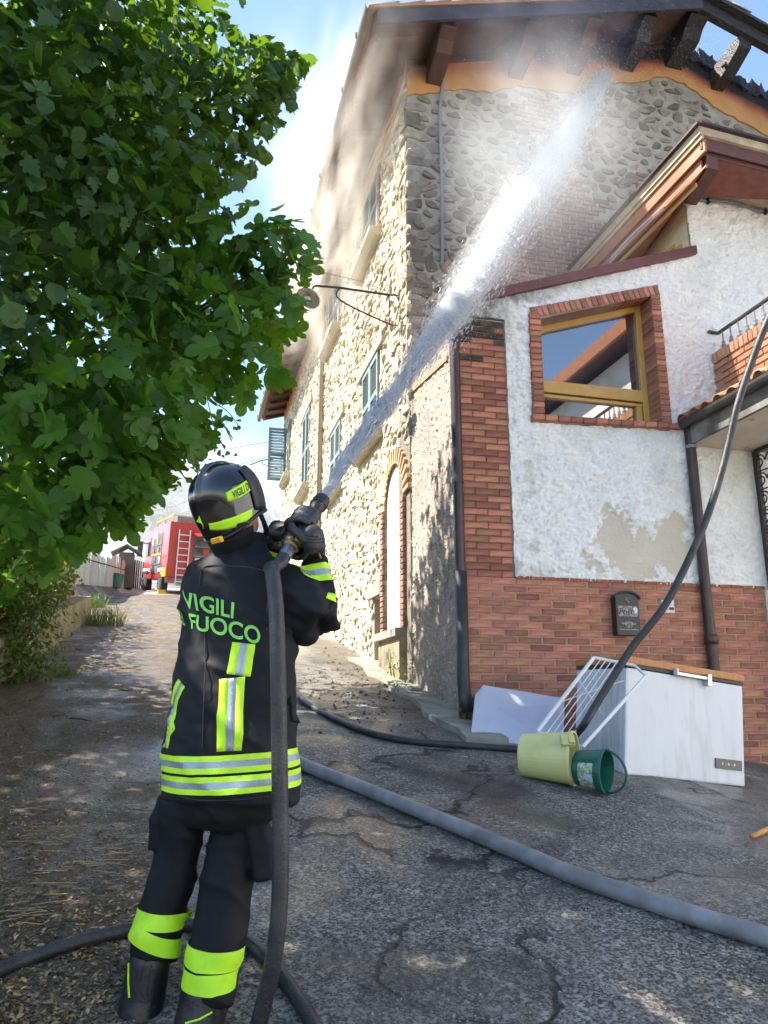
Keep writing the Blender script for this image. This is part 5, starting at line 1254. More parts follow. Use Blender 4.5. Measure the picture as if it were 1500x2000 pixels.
leg_bands(TB, rax, 1862, 1902, 415, 2.53, Vector((-.008, .004, 0)), 'leg_tape'); leg_bands(TB, rax, 1908, 1946, 408, 2.52, Vector((-.004, .003, 0)), 'leg_tape')
# ---- boots
def boot(px, heel, toe_dir):
    b = MB(); c, r = limb(px); b.tube(c, r, 20)
    hl = heel; b_up = gz(hl.x, hl.y)
    ellip(b, Vector((hl.x, hl.y, b_up + .07)), Vector((.052, 0, 0)), Vector((0, .06, 0)), Vector((0, 0, .068)))
    tp = hl + toe_dir * .17; tz = gz(tp.x, tp.y); ellip(b, Vector((tp.x, tp.y, tz + .05)), Vector((.052, 0, 0)), toe_dir * .1, Vector((0, 0, .05)))
    b.tube([Vector((hl.x, hl.y, b_up + .1)), hl.lerp(tp, .5) + Zv * (.07 + (b_up + tz) / 2 - hl.z), Vector((tp.x, tp.y, tz + .055))], [.055, .052, .045], 16)
    o = child('boot', remeshed(b, .007, 4), M['boot'], person)
    s_ = MB(); n = 24
    so_ = [(hl + toe_dir * (.10 + .165 * math.cos(2 * math.pi * k / n)) + toe_dir.cross(Zv) * (.056 * math.sin(2 * math.pi * k / n))) for k in range(n)]
    s_.prism([Vector((q.x, q.y, gz(q.x, q.y) + .0)) for q in so_], Zv * .03); s_.build('sole', M['matte'], o)
    return o
hl1 = gp(268, 2030); hl2 = gp(390, 2045)
bt1 = boot([(302, 1845, 2.69, 41), (292, 1880, 2.68, 41), (279, 1945, 2.68, 43), (269, 2005, 2.67, 45)], Vector((at(270, 2020, 2.67).x, 2.70, 0)) + Zv * hl1.z, Vector((-.25, .97, 0)).normalized())
bt2 = boot([(403, 1930, 2.60, 48), (398, 1955, 2.595, 47), (390, 1995, 2.59, 50), (385, 2035, 2.585, 50)], Vector((at(386, 2030, 2.58).x, 2.61, 0)) + Zv * hl2.z, Vector((.15, .98, 0)).normalized())
for bo_, pts in ((bt1, [(252, 1880), (251, 1915), (253, 1948)]), (bt2, [(362, 1998), (390, 1990), (415, 1976)])):
    B_ = bvh_world(bo_); q = [cam_hit(B_, x, y) + Vector((0, -.003, 0)) for x, y in pts]; MB().tube(q, .003, 5).build('piping', M['fluo_leg'], bo_)
B_ = bvh_world(bt1)
for pts in ([(281, 1885), (272, 1920), (285, 1955)], [(296, 1885), (289, 1925), (290, 1955)], [(252, 1965), (275, 1955), (303, 1968)]): MB().tube([cam_hit(B_, x, y) + Vector((0, -.001, 0)) for x, y in pts], .002, 5).build('seam', M['matte'], bt1)

# ---- helmet
hm = MB(); NA, NE = 56, 26
def shell_r(th, ph):                               # th from forward (+y) clockwise, ph elevation
    x = math.sin(th) * math.cos(ph); y = math.cos(th) * math.cos(ph); z = math.sin(ph)
    a, b, c = .114, .138, (.134 if ph > 0 else .185)
    r = 1 / ((abs(x) / a) ** 2.25 + (abs(y) / b) ** 2.25 + (abs(z) / c) ** 2.25) ** (1 / 2.25)
    return r, Vector((x, y, z))
vs = []
for j in range(NE + 1):
    ph = R(-52) + (R(90) - R(-52)) * j / NE
    for i in range(NA):
        th = 2 * math.pi * i / NA; back = .5 - .5 * math.cos(th); lo = R(-30) - R(21) * back
        p_ = max(ph, lo + (ph - R(-52)) * .02) if False else lo + (R(90) - lo) * j / NE
        r, d = shell_r(th, p_); q = d * r
        w = math.exp(-(q.x / .0105) ** 4) * (1 if (q.y < .11 or q.z > .06) else 0); q = q + d * .0115 * w * sstep(-.14, -.05, q.z)
        if j < 3: q.x *= 1 + .018 * (3 - j); q.y *= 1 + .018 * (3 - j)
        vs.append(H(*q))
fs = [(j * NA + i, j * NA + (i + 1) % NA, (j + 1) * NA + (i + 1) % NA, (j + 1) * NA + i) for j in range(NE) for i in range(NA)]
hm.add(vs, fs); hel = hm.build('helmet', M['shell'], person, smooth=True)
sd = hel.modifiers.new('s', 'SOLIDIFY'); sd.thickness = .006; sd.offset = -1; ss = hel.modifiers.new('ss', 'SUBSURF'); ss.levels = 1; ss.render_levels = 1
HB = bvh_world(hel); hcf = lambda p: HC
patch(HB, [(440, 963), (462, 951), (482, 938), (492, 930)], [(445, 980), (470, 971), (490, 957), (499, 943)], hcf, 'name_tape', M['fluo'], hel, 16, 4, .003, 2.6)
text_on('VIGILI DEL FUOCO', HB, [(452, 961), (470, 951), (484, 941), (493, 934)], [(455, 974), (473, 966), (488, 955), (496, 944)], hcf, 'lettering', M['matte'], hel, .022, .0055, x0=0, x1=.72)
patch(HB, [(408, 1022), (440, 1014), (470, 1003), (492, 992)], [(411, 1035), (442, 1033), (472, 1023), (492, 1008)], hcf, 'rear_tape', M['fluo'], hel, 18, 4, .003)
patch(HB, [(374, 1013), (385, 1018), (395, 1020)], [(376, 1025), (386, 1032), (397, 1034)], hcf, 'rear_tape', M['fluo'], hel, 8, 4, .003)
patch(HB, [(470, 1032), (500, 1018)], [(472, 1040), (500, 1028)], hcf, 'side_clip', M['silver'], hel, 6, 3, .004) if False else None
# raised visor shell round the front, rim, chin strap, nape curtain, rear wheel cover
vz = MB(); nA, nE = 26, 10
for j in range(nE + 1):
    for i in range(nA + 1):
        th = R(-84) + R(168) * i / nA; p_ = R(-30) + R(74) * j / nE; r, d = shell_r(th, p_); vz.v.append(H(*(d * (r + .006 + .004 * math.cos(th)))))
vz.f = [(j * (nA + 1) + i, j * (nA + 1) + i + 1, (j + 1) * (nA + 1) + i + 1, (j + 1) * (nA + 1) + i) for j in range(nE) for i in range(nA)]; vz.r = [0] * len(vz.f)
vo_ = vz.build('visor', M['matte'], hel, smooth=True); sd = vo_.modifiers.new('s', 'SOLIDIFY'); sd.thickness = .004
rim = []
for i in range(NA + 1):
    th = 2 * math.pi * i / NA; lo = R(-30) - R(21) * (.5 - .5 * math.cos(th)); r, d = shell_r(th, lo); q = d * r; q.x *= 1.06; q.y *= 1.06; rim.append(H(*q))
MB().tube(rim, .006, 8).build('rim', M['matte'], hel, smooth=True)
nc = MB(); rows = []
for j in range(5):
    for i in range(21):
        th = R(95) + R(170) * i / 20; r, d = shell_r(th, R(-50)); q = d * r * (1 - .06 * j); p = H(q.x, q.y, q.z) + Vector((.006 * j, .012 * j, -.028 * j)); nc.v.append(p)
nc.f = [(j * 21 + i, j * 21 + i + 1, (j + 1) * 21 + i + 1, (j + 1) * 21 + i) for j in range(4) for i in range(20)]; nc.r = [0] * len(nc.f)
no = nc.build('nape_guard', M['nomex'], hel, smooth=True); sd = no.modifiers.new('s', 'SOLIDIFY'); sd.thickness = .006
MB().tube(cr([H(.112, .03, -.08), H(.10, .05, -.13), H(.06, .085, -.165), H(0, .095, -.172), H(-.06, .085, -.165), H(-.10, .05, -.13), H(-.112, .03, -.08)], 5), .011, 8, sq=.5).build('chin_strap', M['matte'], hel, smooth=True)
q = H(.045, -.125, -.155); MB().box(at(424, 1055, 2.56), hx * .024, hy * .008, hz_ * .010).build('rear_buckle', mat('orange plastic', (.62, .32, .01), None, rough=.4), hel, bevel=.004)
MB().box(cam_hit(HB, 478, 1030) + Vector((0, -.004, 0)), hx * .05, hy * .006, hz_ * .006).build('side_trim', M['matte'], hel, bevel=.003)

# ---- gloves: palm, four curled fingers, thumb
def glove(name, wrist, wdir, palm, fingers, thumb):
    g = MB(); g.tube(wrist[0], wrist[1], 16)
    c, a, b_, c2 = palm; ellip(g, c, a, b_, c2, 18, 10)
    for pts, r in fingers: g.tube(cr(pts, 4), [r * (1 - .15 * k / (len(pts) * 4)) for k in range((len(pts) - 1) * 4 + 1)], 12); ellip(g, pts[-1], Vector((r, 0, 0)) * .85, Vector((0, r, 0)) * .85, Zv * r * .85, 10, 6)
    g.tube(cr(thumb[0], 4), thumb[1], 12); ellip(g, thumb[0][-1], Vector((thumb[1], 0, 0)) * .95, Vector((0, thumb[1], 0)) * .95, Zv * thumb[1] * .95, 10, 6)
    me = remeshed(g, .0042, 3, cloth(.0012, 12, 30, 3)); return child(name, me, M['leather'], person)
def around(s, deg, r): a = R(deg); return NZ(s, r * math.cos(a), r * math.sin(a))   # 0 = right, 90 = towards camera
# left hand: palm on the left, fingers over the camera side, near the front grip
fl = [([around(.135 + i * .0235, 215, .056), around(.130 + i * .0235, 170, .058), around(.127 + i * .023, 125, .050), around(.125 + i * .023, 80, .042), around(.125 + i * .023, 35, .039), around(.128 + i * .022, 0, .037)][: (6 if i < 3 else 5)], .0135 - .0006 * i) for i in range(4)]
glove('glove', ([at(538, 1060, 2.94), at(543, 1035, 2.91), around(.175, 200, .085)], [.043, .041, .036]), None, (around(.165, 195, .070), NR * .040 + NT * .01, NT * .044, ND * .052), fl, ([around(.19, 190, .06), around(.20, 140, .058), around(.193, 105, .046), around(.18, 85, .040)], .0155))
# right hand: palm on the right, fingers round the far side of the coupling
fr_ = [([around(.225 + i * .0235, -30, .06), around(.222 + i * .0235, -75, .058), around(.222 + i * .0235, -120, .05), around(.224 + i * .0235, -160, .044), around(.226 + i * .0235, -190, .042)][: (5 if i < 3 else 4)], .0135 - .0006 * i) for i in range(4)]
rgl = glove('glove', ([at(613, 1112, 2.78), at(613, 1088, 2.78), at(613, 1068, 2.77), around(.262, -10, .075)], [.040, .0425, .044, .040]), None, (around(.255, -8, .068), NR * .037, NT * .050, ND * .058), fr_, ([around(.30, 10, .07), around(.285, 45, .062), around(.262, 80, .050), around(.238, 95, .046)], .0155))
GB = bvh_world(rgl)
c_ = cam_hit(GB, 629, 1098, 2.75)
em = MB()
for k in range(10):
    a = 2 * math.pi * k / 10; r = .016 if k % 2 else .007; em.v.append(radial(GB, c_ + Vector((math.cos(a) * r, 0, math.sin(a) * r)), c_ + Vector((0, .06, 0)), .0025))
em.v.append(radial(GB, c_, c_ + Vector((0, .06, 0)), .004)); em.f = [(k, (k + 1) % 10, 10) for k in range(10)]; em.r = [0] * 10
em.build('cuff_emblem', mat('gold embroidery', (.40, .26, .05), None, rough=.6), rgl)
for k in range(3): MB().tube([cam_hit(GB, 598 + 12 * j, 1046 + 6 * k + 2 * math.sin(j)) + Vector((0, -.001, 0)) for j in range(4)], .0022, 5).build('stitching', M['matte'], rgl)

# ---- hose line with nozzle, held in the hands
hl_ = empty('nozzle_hose', gp(505, 2040)); tag(hl_, 'black hose line with nozzle held in gloved hands, dropping to the ground', 'hose')
M['brass'] = mat('worn brass', (.36, .27, .15), (.28, .21, .12), 20, .38, .2, 60, metal=.8)
M['alu'] = mat('grey aluminium', (.22, .23, .25), (.16, .17, .19), 9, .4, .2, 60, metal=.7)
nz_o = MB().lathe(NTIP, -ND, [(.012, .012), (.0, .018), (.0, .030), (.012, .0315), (.03, .031), (.05, .029), (.075, .0245), (.08, .022), (.10, .021), (.105, .0235), (.125, .0235), (.13, .021), (.20, .021), (.205, .024), (.225, .024), (.23, .02)], 28).build('nozzle', M['matte'], hl_, smooth=False)
for s_ in (.022, .04, .088, .115): MB().lathe(NZ(s_), -ND, [(0, .0225), (0, .0322 if s_ < .06 else .0245), (.006, .0322 if s_ < .06 else .0245), (.006, .0225)], 28).build('grip_ring', M['boot'], nz_o)
cp = MB().lathe(NZ(.235), -ND, [(0, .02), (.0, .030), (.008, .032), (.012, .029), (.022, .029), (.026, .034), (.05, .035), (.056, .030), (.07, .029), (.075, .022)], 28).build('coupling', M['brass'], hl_)
for k in range(2): MB().box(around(.285, 60 + 180 * k, .036), ND * .012, NR * .007, NT * .006).build('lug', M['brass'], cp, bevel=.003)
MB().lathe(NZ(.30), -ND, [(0, .023), (.02, .0235), (.09, .0225), (.10, .0215)], 24).build('tail_pipe', M['alu'], hl_, smooth=True)
rear = NZ(.40)
hp_ = [NZ(.36), rear, NZ(.43) + Vector((-.012, -.012, -.0)), at(530, 1112, 2.50), at(534, 1135, 2.455), at(540, 1200, 2.43), at(543, 1300, 2.425), at(545, 1420, 2.42), at(547, 1560, 2.42), at(548, 1680, 2.42), at(545, 1780, 2.43), at(535, 1870, 2.445), at(520, 1940, 2.46), at(508, 1990, 2.47)]
gpt = [gp(495, 2055) + Zv * .026, gp(500, 2120) + Zv * .026, gp(560, 2200) + Zv * .026, gp(640, 2180) + Zv * .026, gp(640, 2080) + Zv * .026, gp(606, 2010) + Zv * .026, gp(572, 1955) + Zv * .026, gp(530, 1900) + Zv * .026, gp(470, 1850) + Zv * .026, gp(370, 1822) + Zv * .026, gp(250, 1832) + Zv * .026, gp(120, 1866) + Zv * .026, gp(0, 1912) + Zv * .026, gp(-150, 1990) + Zv * .026]
MB().tube(cr(hp_ + gpt, 8), .0248, 20).build('hose', M['rubber'], hl_, smooth=True)
# ================================================================ VEGETATION
import numpy as np
def leaf_mat(name, c1, c2, trl, tr=.45, rough=.45):
    m = bpy.data.materials.new(name); m.use_nodes = True; N, L, b = nodes_of(m); out = N['Material Output']
    oi = N.new('ShaderNodeObjectInfo'); aa = N.new('ShaderNodeAttribute'); aa.attribute_name = 'rnd'
    s_ = N.new('ShaderNodeMath'); s_.operation = 'ADD'; L.new(oi.outputs['Random'], s_.inputs[0]); L.new(aa.outputs['Fac'], s_.inputs[1]); fr = N.new('ShaderNodeMath'); fr.operation = 'FRACT'; L.new(s_.outputs[0], fr.inputs[0])
    mx = N.new('ShaderNodeMix'); mx.data_type = 'RGBA'; mx.inputs[6].default_value = (*c1, 1); mx.inputs[7].default_value = (*c2, 1); L.new(fr.outputs[0], mx.inputs[0])
    tc = N.new('ShaderNodeTexCoord'); nl = N.new('ShaderNodeTexNoise'); nl.inputs['Scale'].default_value = 28; nl.inputs['Detail'].default_value = 4; L.new(tc.outputs['Generated' if False else 'Object'], nl.inputs['Vector']); nr_ = N.new('ShaderNodeMapRange'); nr_.inputs[1].default_value = .3; nr_.inputs[2].default_value = .7; nr_.inputs[3].default_value = .6; nr_.inputs[4].default_value = 1.35; L.new(nl.outputs[0], nr_.inputs[0])
    hv = N.new('ShaderNodeHueSaturation'); L.new(nr_.outputs[0], hv.inputs['Value']); L.new(mx.outputs[2], hv.inputs['Color']); L.new(hv.outputs[0], b.inputs['Base Color']); b.inputs['Roughness'].default_value = rough; b.inputs['Specular IOR Level'].default_value = .35
    t = N.new('ShaderNodeBsdfTranslucent'); hs = N.new('ShaderNodeMix'); hs.data_type = 'RGBA'; hs.blend_type = 'MULTIPLY'; hs.inputs[0].default_value = 1
    t.inputs[0].default_value = (*trl, 1); ms = N.new('ShaderNodeMixShader'); ms.inputs[0].default_value = tr; L.new(b.outputs[0], ms.inputs[1]); L.new(t.outputs[0], ms.inputs[2]); L.new(ms.outputs[0], out.inputs[0]); return m
M['leaf_h'] = leaf_mat('hazel leaf', (.014, .042, .011), (.046, .100, .020), (.17, .33, .015), .30, .55)
M['leaf_f'] = leaf_mat('fig leaf', (.03, .095, .014), (.075, .175, .026), (.20, .46, .02), .36)
M['leaf_i'] = leaf_mat('ivy leaf', (.022, .06, .010), (.07, .125, .02), (.16, .28, .02), .35)
M['leaf_far'] = leaf_mat('far leaf', (.05, .09, .03), (.09, .13, .045), (.2, .3, .06), .3)
M['grass'] = leaf_mat('grass blade', (.07, .11, .02), (.22, .20, .06), (.2, .25, .05), .3, .6)
M['bark'] = mat('bark', (.085, .065, .05), (.05, .038, .03), 9, .95, 1, 30, dist=.02)
def leaf_shape(kind):
    if kind == 'hazel':
        out = [(0, -.02), (.26, .02), (.44, .22), (.50, .45), (.44, .66), (.28, .82), (.10, .90), (0, 1.04)]
        out = [(x * (1 + (.05 if k % 2 else -.05)), y) for k, (x, y) in enumerate(out)]
    elif kind == 'maple':
        out = [(0, .0), (.22, -.06), (.46, .10), (.34, .22), (.56, .42), (.50, .56), (.34, .52), (.36, .74), (.22, .72), (.12, .92), (0, 1.08)]
    elif kind == 'fig':
        out = [(0, .0), (.12, -.04), (.34, .02), (.50, .16), (.48, .30), (.26, .34), (.44, .52), (.50, .70), (.38, .80), (.19, .62), (.24, .86), (.14, 1.06), (0, 1.14)]
    elif kind == 'ivy': out = [(0, 0), (.3, .12), (.42, .4), (.22, .72), (0, 1.0)]
    else: out = [(0, 0), (.2, .3), (.17, .65), (0, 1.0)]
    v = [(0, y, 0) for x, y in (out[0], out[-1])]
    right = out[1:-1]; nr_ = len(right); mid = (0, .5, 0)
    pts = [(0, out[0][1], 0), (0, out[-1][1], -.10), (0, .48, .0)]
    fs = []; base = len(pts)
    for sgn in (1, -1):
        b0 = len(pts)
        for x, y in right: pts.append((sgn * x, y, .10 * (x / .5) ** 1 - .10 * y * y))
        ch = [0] + list(range(b0, b0 + nr_)) + [1]
        for a, c in zip(ch, ch[1:]): fs.append((2, a, c) if sgn < 0 else (2, c, a))
    return np.array(pts, float), fs
def leaf_frame(nrm, rg_):
    n_ = nrm.normalized(); t = Vector((rg_.gauss(0, 1), rg_.gauss(0, 1), rg_.gauss(0, 1) - .9)); t = (t - n_ * t.dot(n_))
    if t.length < 1e-4: t = n_.orthogonal()
    t.normalize(); return t.cross(n_), t, n_
def leaves_mesh(name, items, shape, m, parent=None, kind='stuff'):   # items: (pos, x, y, z, size, rnd)
    pts, fs = shape; n = len(items); k = len(pts)
    if n == 0: return None
    pos = np.array([i[0] for i in items]); X = np.array([i[1] for i in items]); Y = np.array([i[2] for i in items]); Zz = np.array([i[3] for i in items]); S = np.array([i[4] for i in items])
    org = np.array(wl(parent)) if parent else np.zeros(3)
    co = (pos[:, None, :] + (pts[None, :, 0, None] * X[:, None, :] + pts[None, :, 1, None] * Y[:, None, :] + pts[None, :, 2, None] * Zz[:, None, :]) * S[:, None, None] - org).reshape(-1, 3)
    f = np.array(fs); allf = (f[None] + (np.arange(n) * k)[:, None, None]).reshape(-1, 3)
    me = bpy.data.meshes.new(name); me.vertices.add(len(co)); me.vertices.foreach_set('co', co.ravel()); nf = len(allf)
    me.loops.add(nf * 3); me.loops.foreach_set('vertex_index', allf.ravel()); me.polygons.add(nf); me.polygons.foreach_set('loop_start', np.arange(0, nf * 3, 3)); me.polygons.foreach_set('loop_total', np.full(nf, 3)); me.update(calc_edges=True)
    a = me.attributes.new('rnd', 'FLOAT', 'FACE'); a.data.foreach_set('value', np.repeat(np.array([i[5] for i in items]), len(fs)))
    me.materials.append(m); o = bpy.data.objects.new(name, me); COL.objects.link(o)
    if parent: o.parent = parent
    if kind: o['kind'] = kind
    return o
def leaf_objects(items, shape, m, parent):
    pts, fs = shape; me = bpy.data.meshes.new('leaf'); me.from_pydata([tuple(p) for p in pts], [], fs); me.materials.append(m); org = wl(parent)
    for p, x, y, z, s, r in items:
        o = bpy.data.objects.new('leaf', me); COL.objects.link(o); o.parent = parent
        o.matrix_local = Matrix.Translation(Vector(p) - org) @ Matrix((x, y, z)).transposed().to_4x4() @ Matrix.Scale(s, 4)
def proj(p):
    d = p - CAM; fw = d.y * math.cos(PITCH) + d.z * math.sin(PITCH); up = -d.y * math.sin(PITCH) + d.z * math.cos(PITCH)
    return (750 + FPX * d.x / fw, 1000 - FPX * up / fw, fw) if fw > .05 else (-9e3, -9e3, fw)
def inside_sil(p, sil, mx_=0):                     # right-hand outline of the crown as the camera meets it
    x, y, _ = proj(p); return x < lerp1(sil, y) + mx_
def clumps(ells, dens, size, rg_, shape_bias=.55, sil=None, twig=7, spread=.16):
    items = []
    for c, rx, ry, rz in ells:
        vol = rx * ry * rz * 4.19; nt = max(int(vol * dens), 16)
        for _ in range(nt):
            while True:
                q = Vector((rg_.uniform(-1, 1), rg_.uniform(-1, 1), rg_.uniform(-1, 1)))
                if q.length <= 1 and (q.length > .35 or rg_.random() < .35): break
            ctr = c + Vector((q.x * rx, q.y * ry, q.z * rz)); outd = Vector((q.x / rx, q.y / ry, q.z / rz)).normalized()
            for _ in range(twig):
                p = ctr + Vector((rg_.gauss(0, 1), rg_.gauss(0, 1), rg_.gauss(0, .8))) * spread
                if sil and not inside_sil(p, sil): continue
                if p.y < 1.7 and p.x > -2.2: continue
                n_ = outd * .7 + Vector((rg_.gauss(0, .5), rg_.gauss(0, .5), rg_.gauss(0, .5) + .55))
                x, y, z = leaf_frame(n_, rg_); items.append((tuple(p), tuple(x), tuple(y), tuple(z), size * rg_.uniform(.45, 1.4), rg_.random()))
    return items
def rank_near(items, xr=(0, 620), yr=(0, 1150)):
    def key(i):
        x, y, d = proj(Vector(i[0])); return d / i[4] if xr[0] < x < xr[1] and yr[0] < y < yr[1] else 1e6
    return sorted(items, key=key)
def branchy(parent, root, tips, r0, m, name='branch', rg_=random):
    for t in tips:
        mid = root.lerp(t, .5) + Vector((rg_.uniform(-.2, .2), rg_.uniform(-.2, .2), rg_.uniform(.0, .35)))
        pts = cr([root, root.lerp(mid, .6) + Zv * .05, mid, t], 5); n = len(pts); MB().tube(pts, [r0 * (1 - .85 * k / (n - 1)) for k in range(n)], 8).build(name, m, parent, smooth=True)
# ---- tall hazel-like tree on the bank, crown over the lane
rg = random.Random(101)
SIL = [(-400, 470), (0, 478), (30, 450), (60, 455), (80, 520), (95, 560), (108, 606), (125, 596), (150, 566), (180, 582), (205, 578), (225, 540), (255, 540), (290, 520), (330, 505), (350, 485), (372, 430), (400, 425), (408, 440), (430, 540), (900, 540)]
tb = Vector((-4.7, 6.6, gz(-4.7, 6.6)))
tree = empty('broadleaf_tree', tb); tag(tree, 'large dark green broadleaf tree arching over the lane at upper left', 'tree')
trunk = MB().tube(cr([tb - Zv * .3, tb + Vector((.05, 0, 1.2)), tb + Vector((.25, .05, 2.6)), tb + Vector((.5, 0, 4.2)), tb + Vector((.7, -.1, 6))], 6), [.19 - .14 * k / 24 for k in range(25)], 12).build('trunk', M['bark'], tree, smooth=True)
ells = [(at(120, 120, 4.9), 1.0, 1.1, .9), (at(300, 100, 5.5), .75, .9, .8), (at(410, 230, 5.7), .62, .8, .7), (at(470, 260, 5.8), .36, .5, .4), (at(200, 250, 5.0), .8, .8, .7), (at(20, 250, 4.6), .7, .8, .7), (at(100, 380, 4.7), .9, 1.0, .8), (at(300, 360, 5.2), .7, .9, .6), (at(510, 150, 5.8), .42, .5, .36), (at(560, 130, 5.8), .2, .25, .14), (at(540, 190, 5.8), .22, .3, .2), (at(460, 40, 5.9), .3, .6, .5), (at(30, 620, 4.6), .7, .9, .6), (at(250, 480, 5.1), .6, .8, .5),
        (Vector((-4.3, 5.2, 6.9)), 1.5, 2.0, 1.3), (Vector((-3.4, 6.8, 7.4)), 1.3, 1.7, 1.3), (Vector((-2.6, 6.5, 7.6)), .8, .9, .7), (Vector((-3.7, 3.3, 7.4)), 1.3, 1.0, .7), (Vector((-3.9, 7.9, 7.2)), 1.1, 1.1, 1.2), (Vector((-5.2, 3.6, 5.6)), 1.6, 1.5, 1.5), (Vector((-4.4, 2.7, 6.2)), 1.2, 1.2, 1.0), (Vector((-3.6, 4.4, 7.6)), 1.2, 1.3, .8), (Vector((-2.7, 8.3, 6.0)), .8, .7, 1.0), (Vector((-2.2, 7.6, 5.4)), .5, .7, .6), (Vector((-6.2, 6.6, 5.6)), 1.4, 2.0, 1.5), (Vector((-6.4, 4.2, 5.0)), 1.5, 1.5, 1.3), (Vector((-5.5, 5.3, 4.3)), 1.2, 2.0, 1.2), (Vector((-7.2, 5.8, 5.4)), 1.4, 2.0, 1.4), (Vector((-4.9, 3.4, 3.9)), .9, 1.2, .9)]  # mostly unseen crown lumps, added to shade the lane, yard and side wall
it = clumps(ells, 24, .114, rg, sil=SIL, twig=9, spread=.17)
it = rank_near(it); sh = leaf_shape('hazel')
sh2 = leaf_shape('maple')
leaf_objects(it[:300:2], sh, M['leaf_h'], tree); leaf_objects(it[1:300:2], sh2, M['leaf_h'], tree); leaves_mesh('foliage', it[300::3], sh, M['leaf_h'], tree); leaves_mesh('foliage', it[301::3] + it[302::3], sh2, M['leaf_h'], tree)
branchy(tree, tb + Vector((.3, 0, 3.0)), [at(300, 100, 5.5), at(400, 230, 5.8), at(500, 150, 5.8), at(100, 380, 4.8), at(120, 120, 4.9), Vector((-3.4, 6.8, 7.6)), Vector((-4.3, 4.2, 6.9)), Vector((-3.9, 8.6, 7.2))], .075, M['bark'], rg_=rg)
# ---- fig tree in front of it
SIL2 = [(0, 440), (390, 440), (398, 520), (410, 556), (440, 580), (462, 610), (500, 612), (540, 600), (570, 612), (610, 612), (635, 575), (655, 580), (690, 558), (715, 556), (735, 520), (760, 505), (775, 440), (800, 415), (830, 470), (860, 390), (880, 365), (905, 345), (930, 315), (950, 305), (975, 308), (1000, 290), (1018, 255), (1030, 230), (1060, 175), (1090, 140), (1120, 95), (1150, 40), (1300, 40)]
fb = Vector((-3.9, 6.9, gz(-3.9, 6.9)))
fig = empty('fig_tree', fb); tag(fig, 'fig tree with large lobed bright green leaves reaching over the lane', 'tree')
MB().tube(cr([fb - Zv * .2, fb + Vector((.1, -.1, .8)), fb + Vector((.45, -.35, 1.6)), fb + Vector((.8, -.6, 2.4))], 6), [.12 - .06 * k / 18 for k in range(19)], 10).build('trunk', M['bark'], fig, smooth=True)
ells = [(at(450, 500, 5.9), .55, .7, .38), (at(545, 500, 6.0), .28, .4, .25), (at(350, 620, 5.7), .65, .8, .45), (at(520, 600, 6.0), .38, .6, .36), (at(440, 700, 5.8), .48, .7, .3), (at(200, 720, 5.2), .65, .8, .5), (at(330, 820, 5.6), .42, .6, .34), (at(120, 860, 5.2), .6, .7, .45), (at(240, 950, 5.6), .4, .5, .3), (at(60, 1000, 5.5), .5, .6, .4), (at(300, 930, 6.0), .25, .4, .2), (at(20, 780, 5.0), .6, .7, .5), (at(300, 560, 6.4), .6, .8, .5), (at(130, 1060, 6.4), .5, .6, .3), (at(60, 1080, 7.0), .6, .6, .35), (at(200, 1000, 6.8), .5, .5, .3), (at(100, 980, 6.6), .6, .6, .4), (at(220, 880, 6.6), .6, .6, .45), (at(120, 780, 6.4), .8, .6, .6), (at(330, 900, 6.8), .35, .5, .3), (at(400, 640, 6.6), .6, .5, .5)]
it = clumps(ells, 21, .172, rg, sil=SIL2, twig=6, spread=.15); it = rank_near(it); sh = leaf_shape('fig')
leaf_objects(it[:300], sh, M['leaf_f'], fig); leaves_mesh('foliage', it[300:], sh, M['leaf_f'], fig)
branchy(fig, fb + Vector((.6, -.45, 2.0)), [at(480, 560, 5.9), at(540, 500, 6.0), at(350, 620, 5.7), at(440, 700, 5.8), at(200, 720, 5.2), at(330, 820, 5.7), at(120, 860, 5.2), at(240, 950, 5.7)], .04, M['bark'], rg_=rg)
# thin hanging twigs at the edge of the crown
for a, b_, c in (((385, 770), (390, 840), (380, 900)), ((405, 780), (420, 840), (440, 878)), ((385, 770), (440, 800), (468, 835))):
    MB().tube(cr([at(*a, 5.9), at(*b_, 5.9), at(*c, 5.9)], 5), .004, 5).build('twig', M['bark'], fig)
it = []
for x, y in ((380, 880), (372, 905), (392, 860), (355, 900), (340, 935), (418, 850), (428, 862), (440, 872), (446, 885), (412, 838), (405, 820), (440, 812), (452, 822), (465, 835), (430, 805), (395, 915), (365, 930), (350, 950), (425, 875), (385, 840), (360, 880), (398, 890)):
    for _ in range(3):
        p = at(x + rg.gauss(0, 8), y + rg.gauss(0, 8), 5.9 + rg.gauss(0, .1)); x_, y_, z_ = leaf_frame(Vector((rg.gauss(0, .6), -.8, rg.gauss(.3, .6))), rg); it.append((tuple(p), tuple(x_), tuple(y_), tuple(z_), rg.uniform(.035, .07), rg.random()))
leaves_mesh('foliage', it, leaf_shape('ivy'), M['leaf_f'], fig)

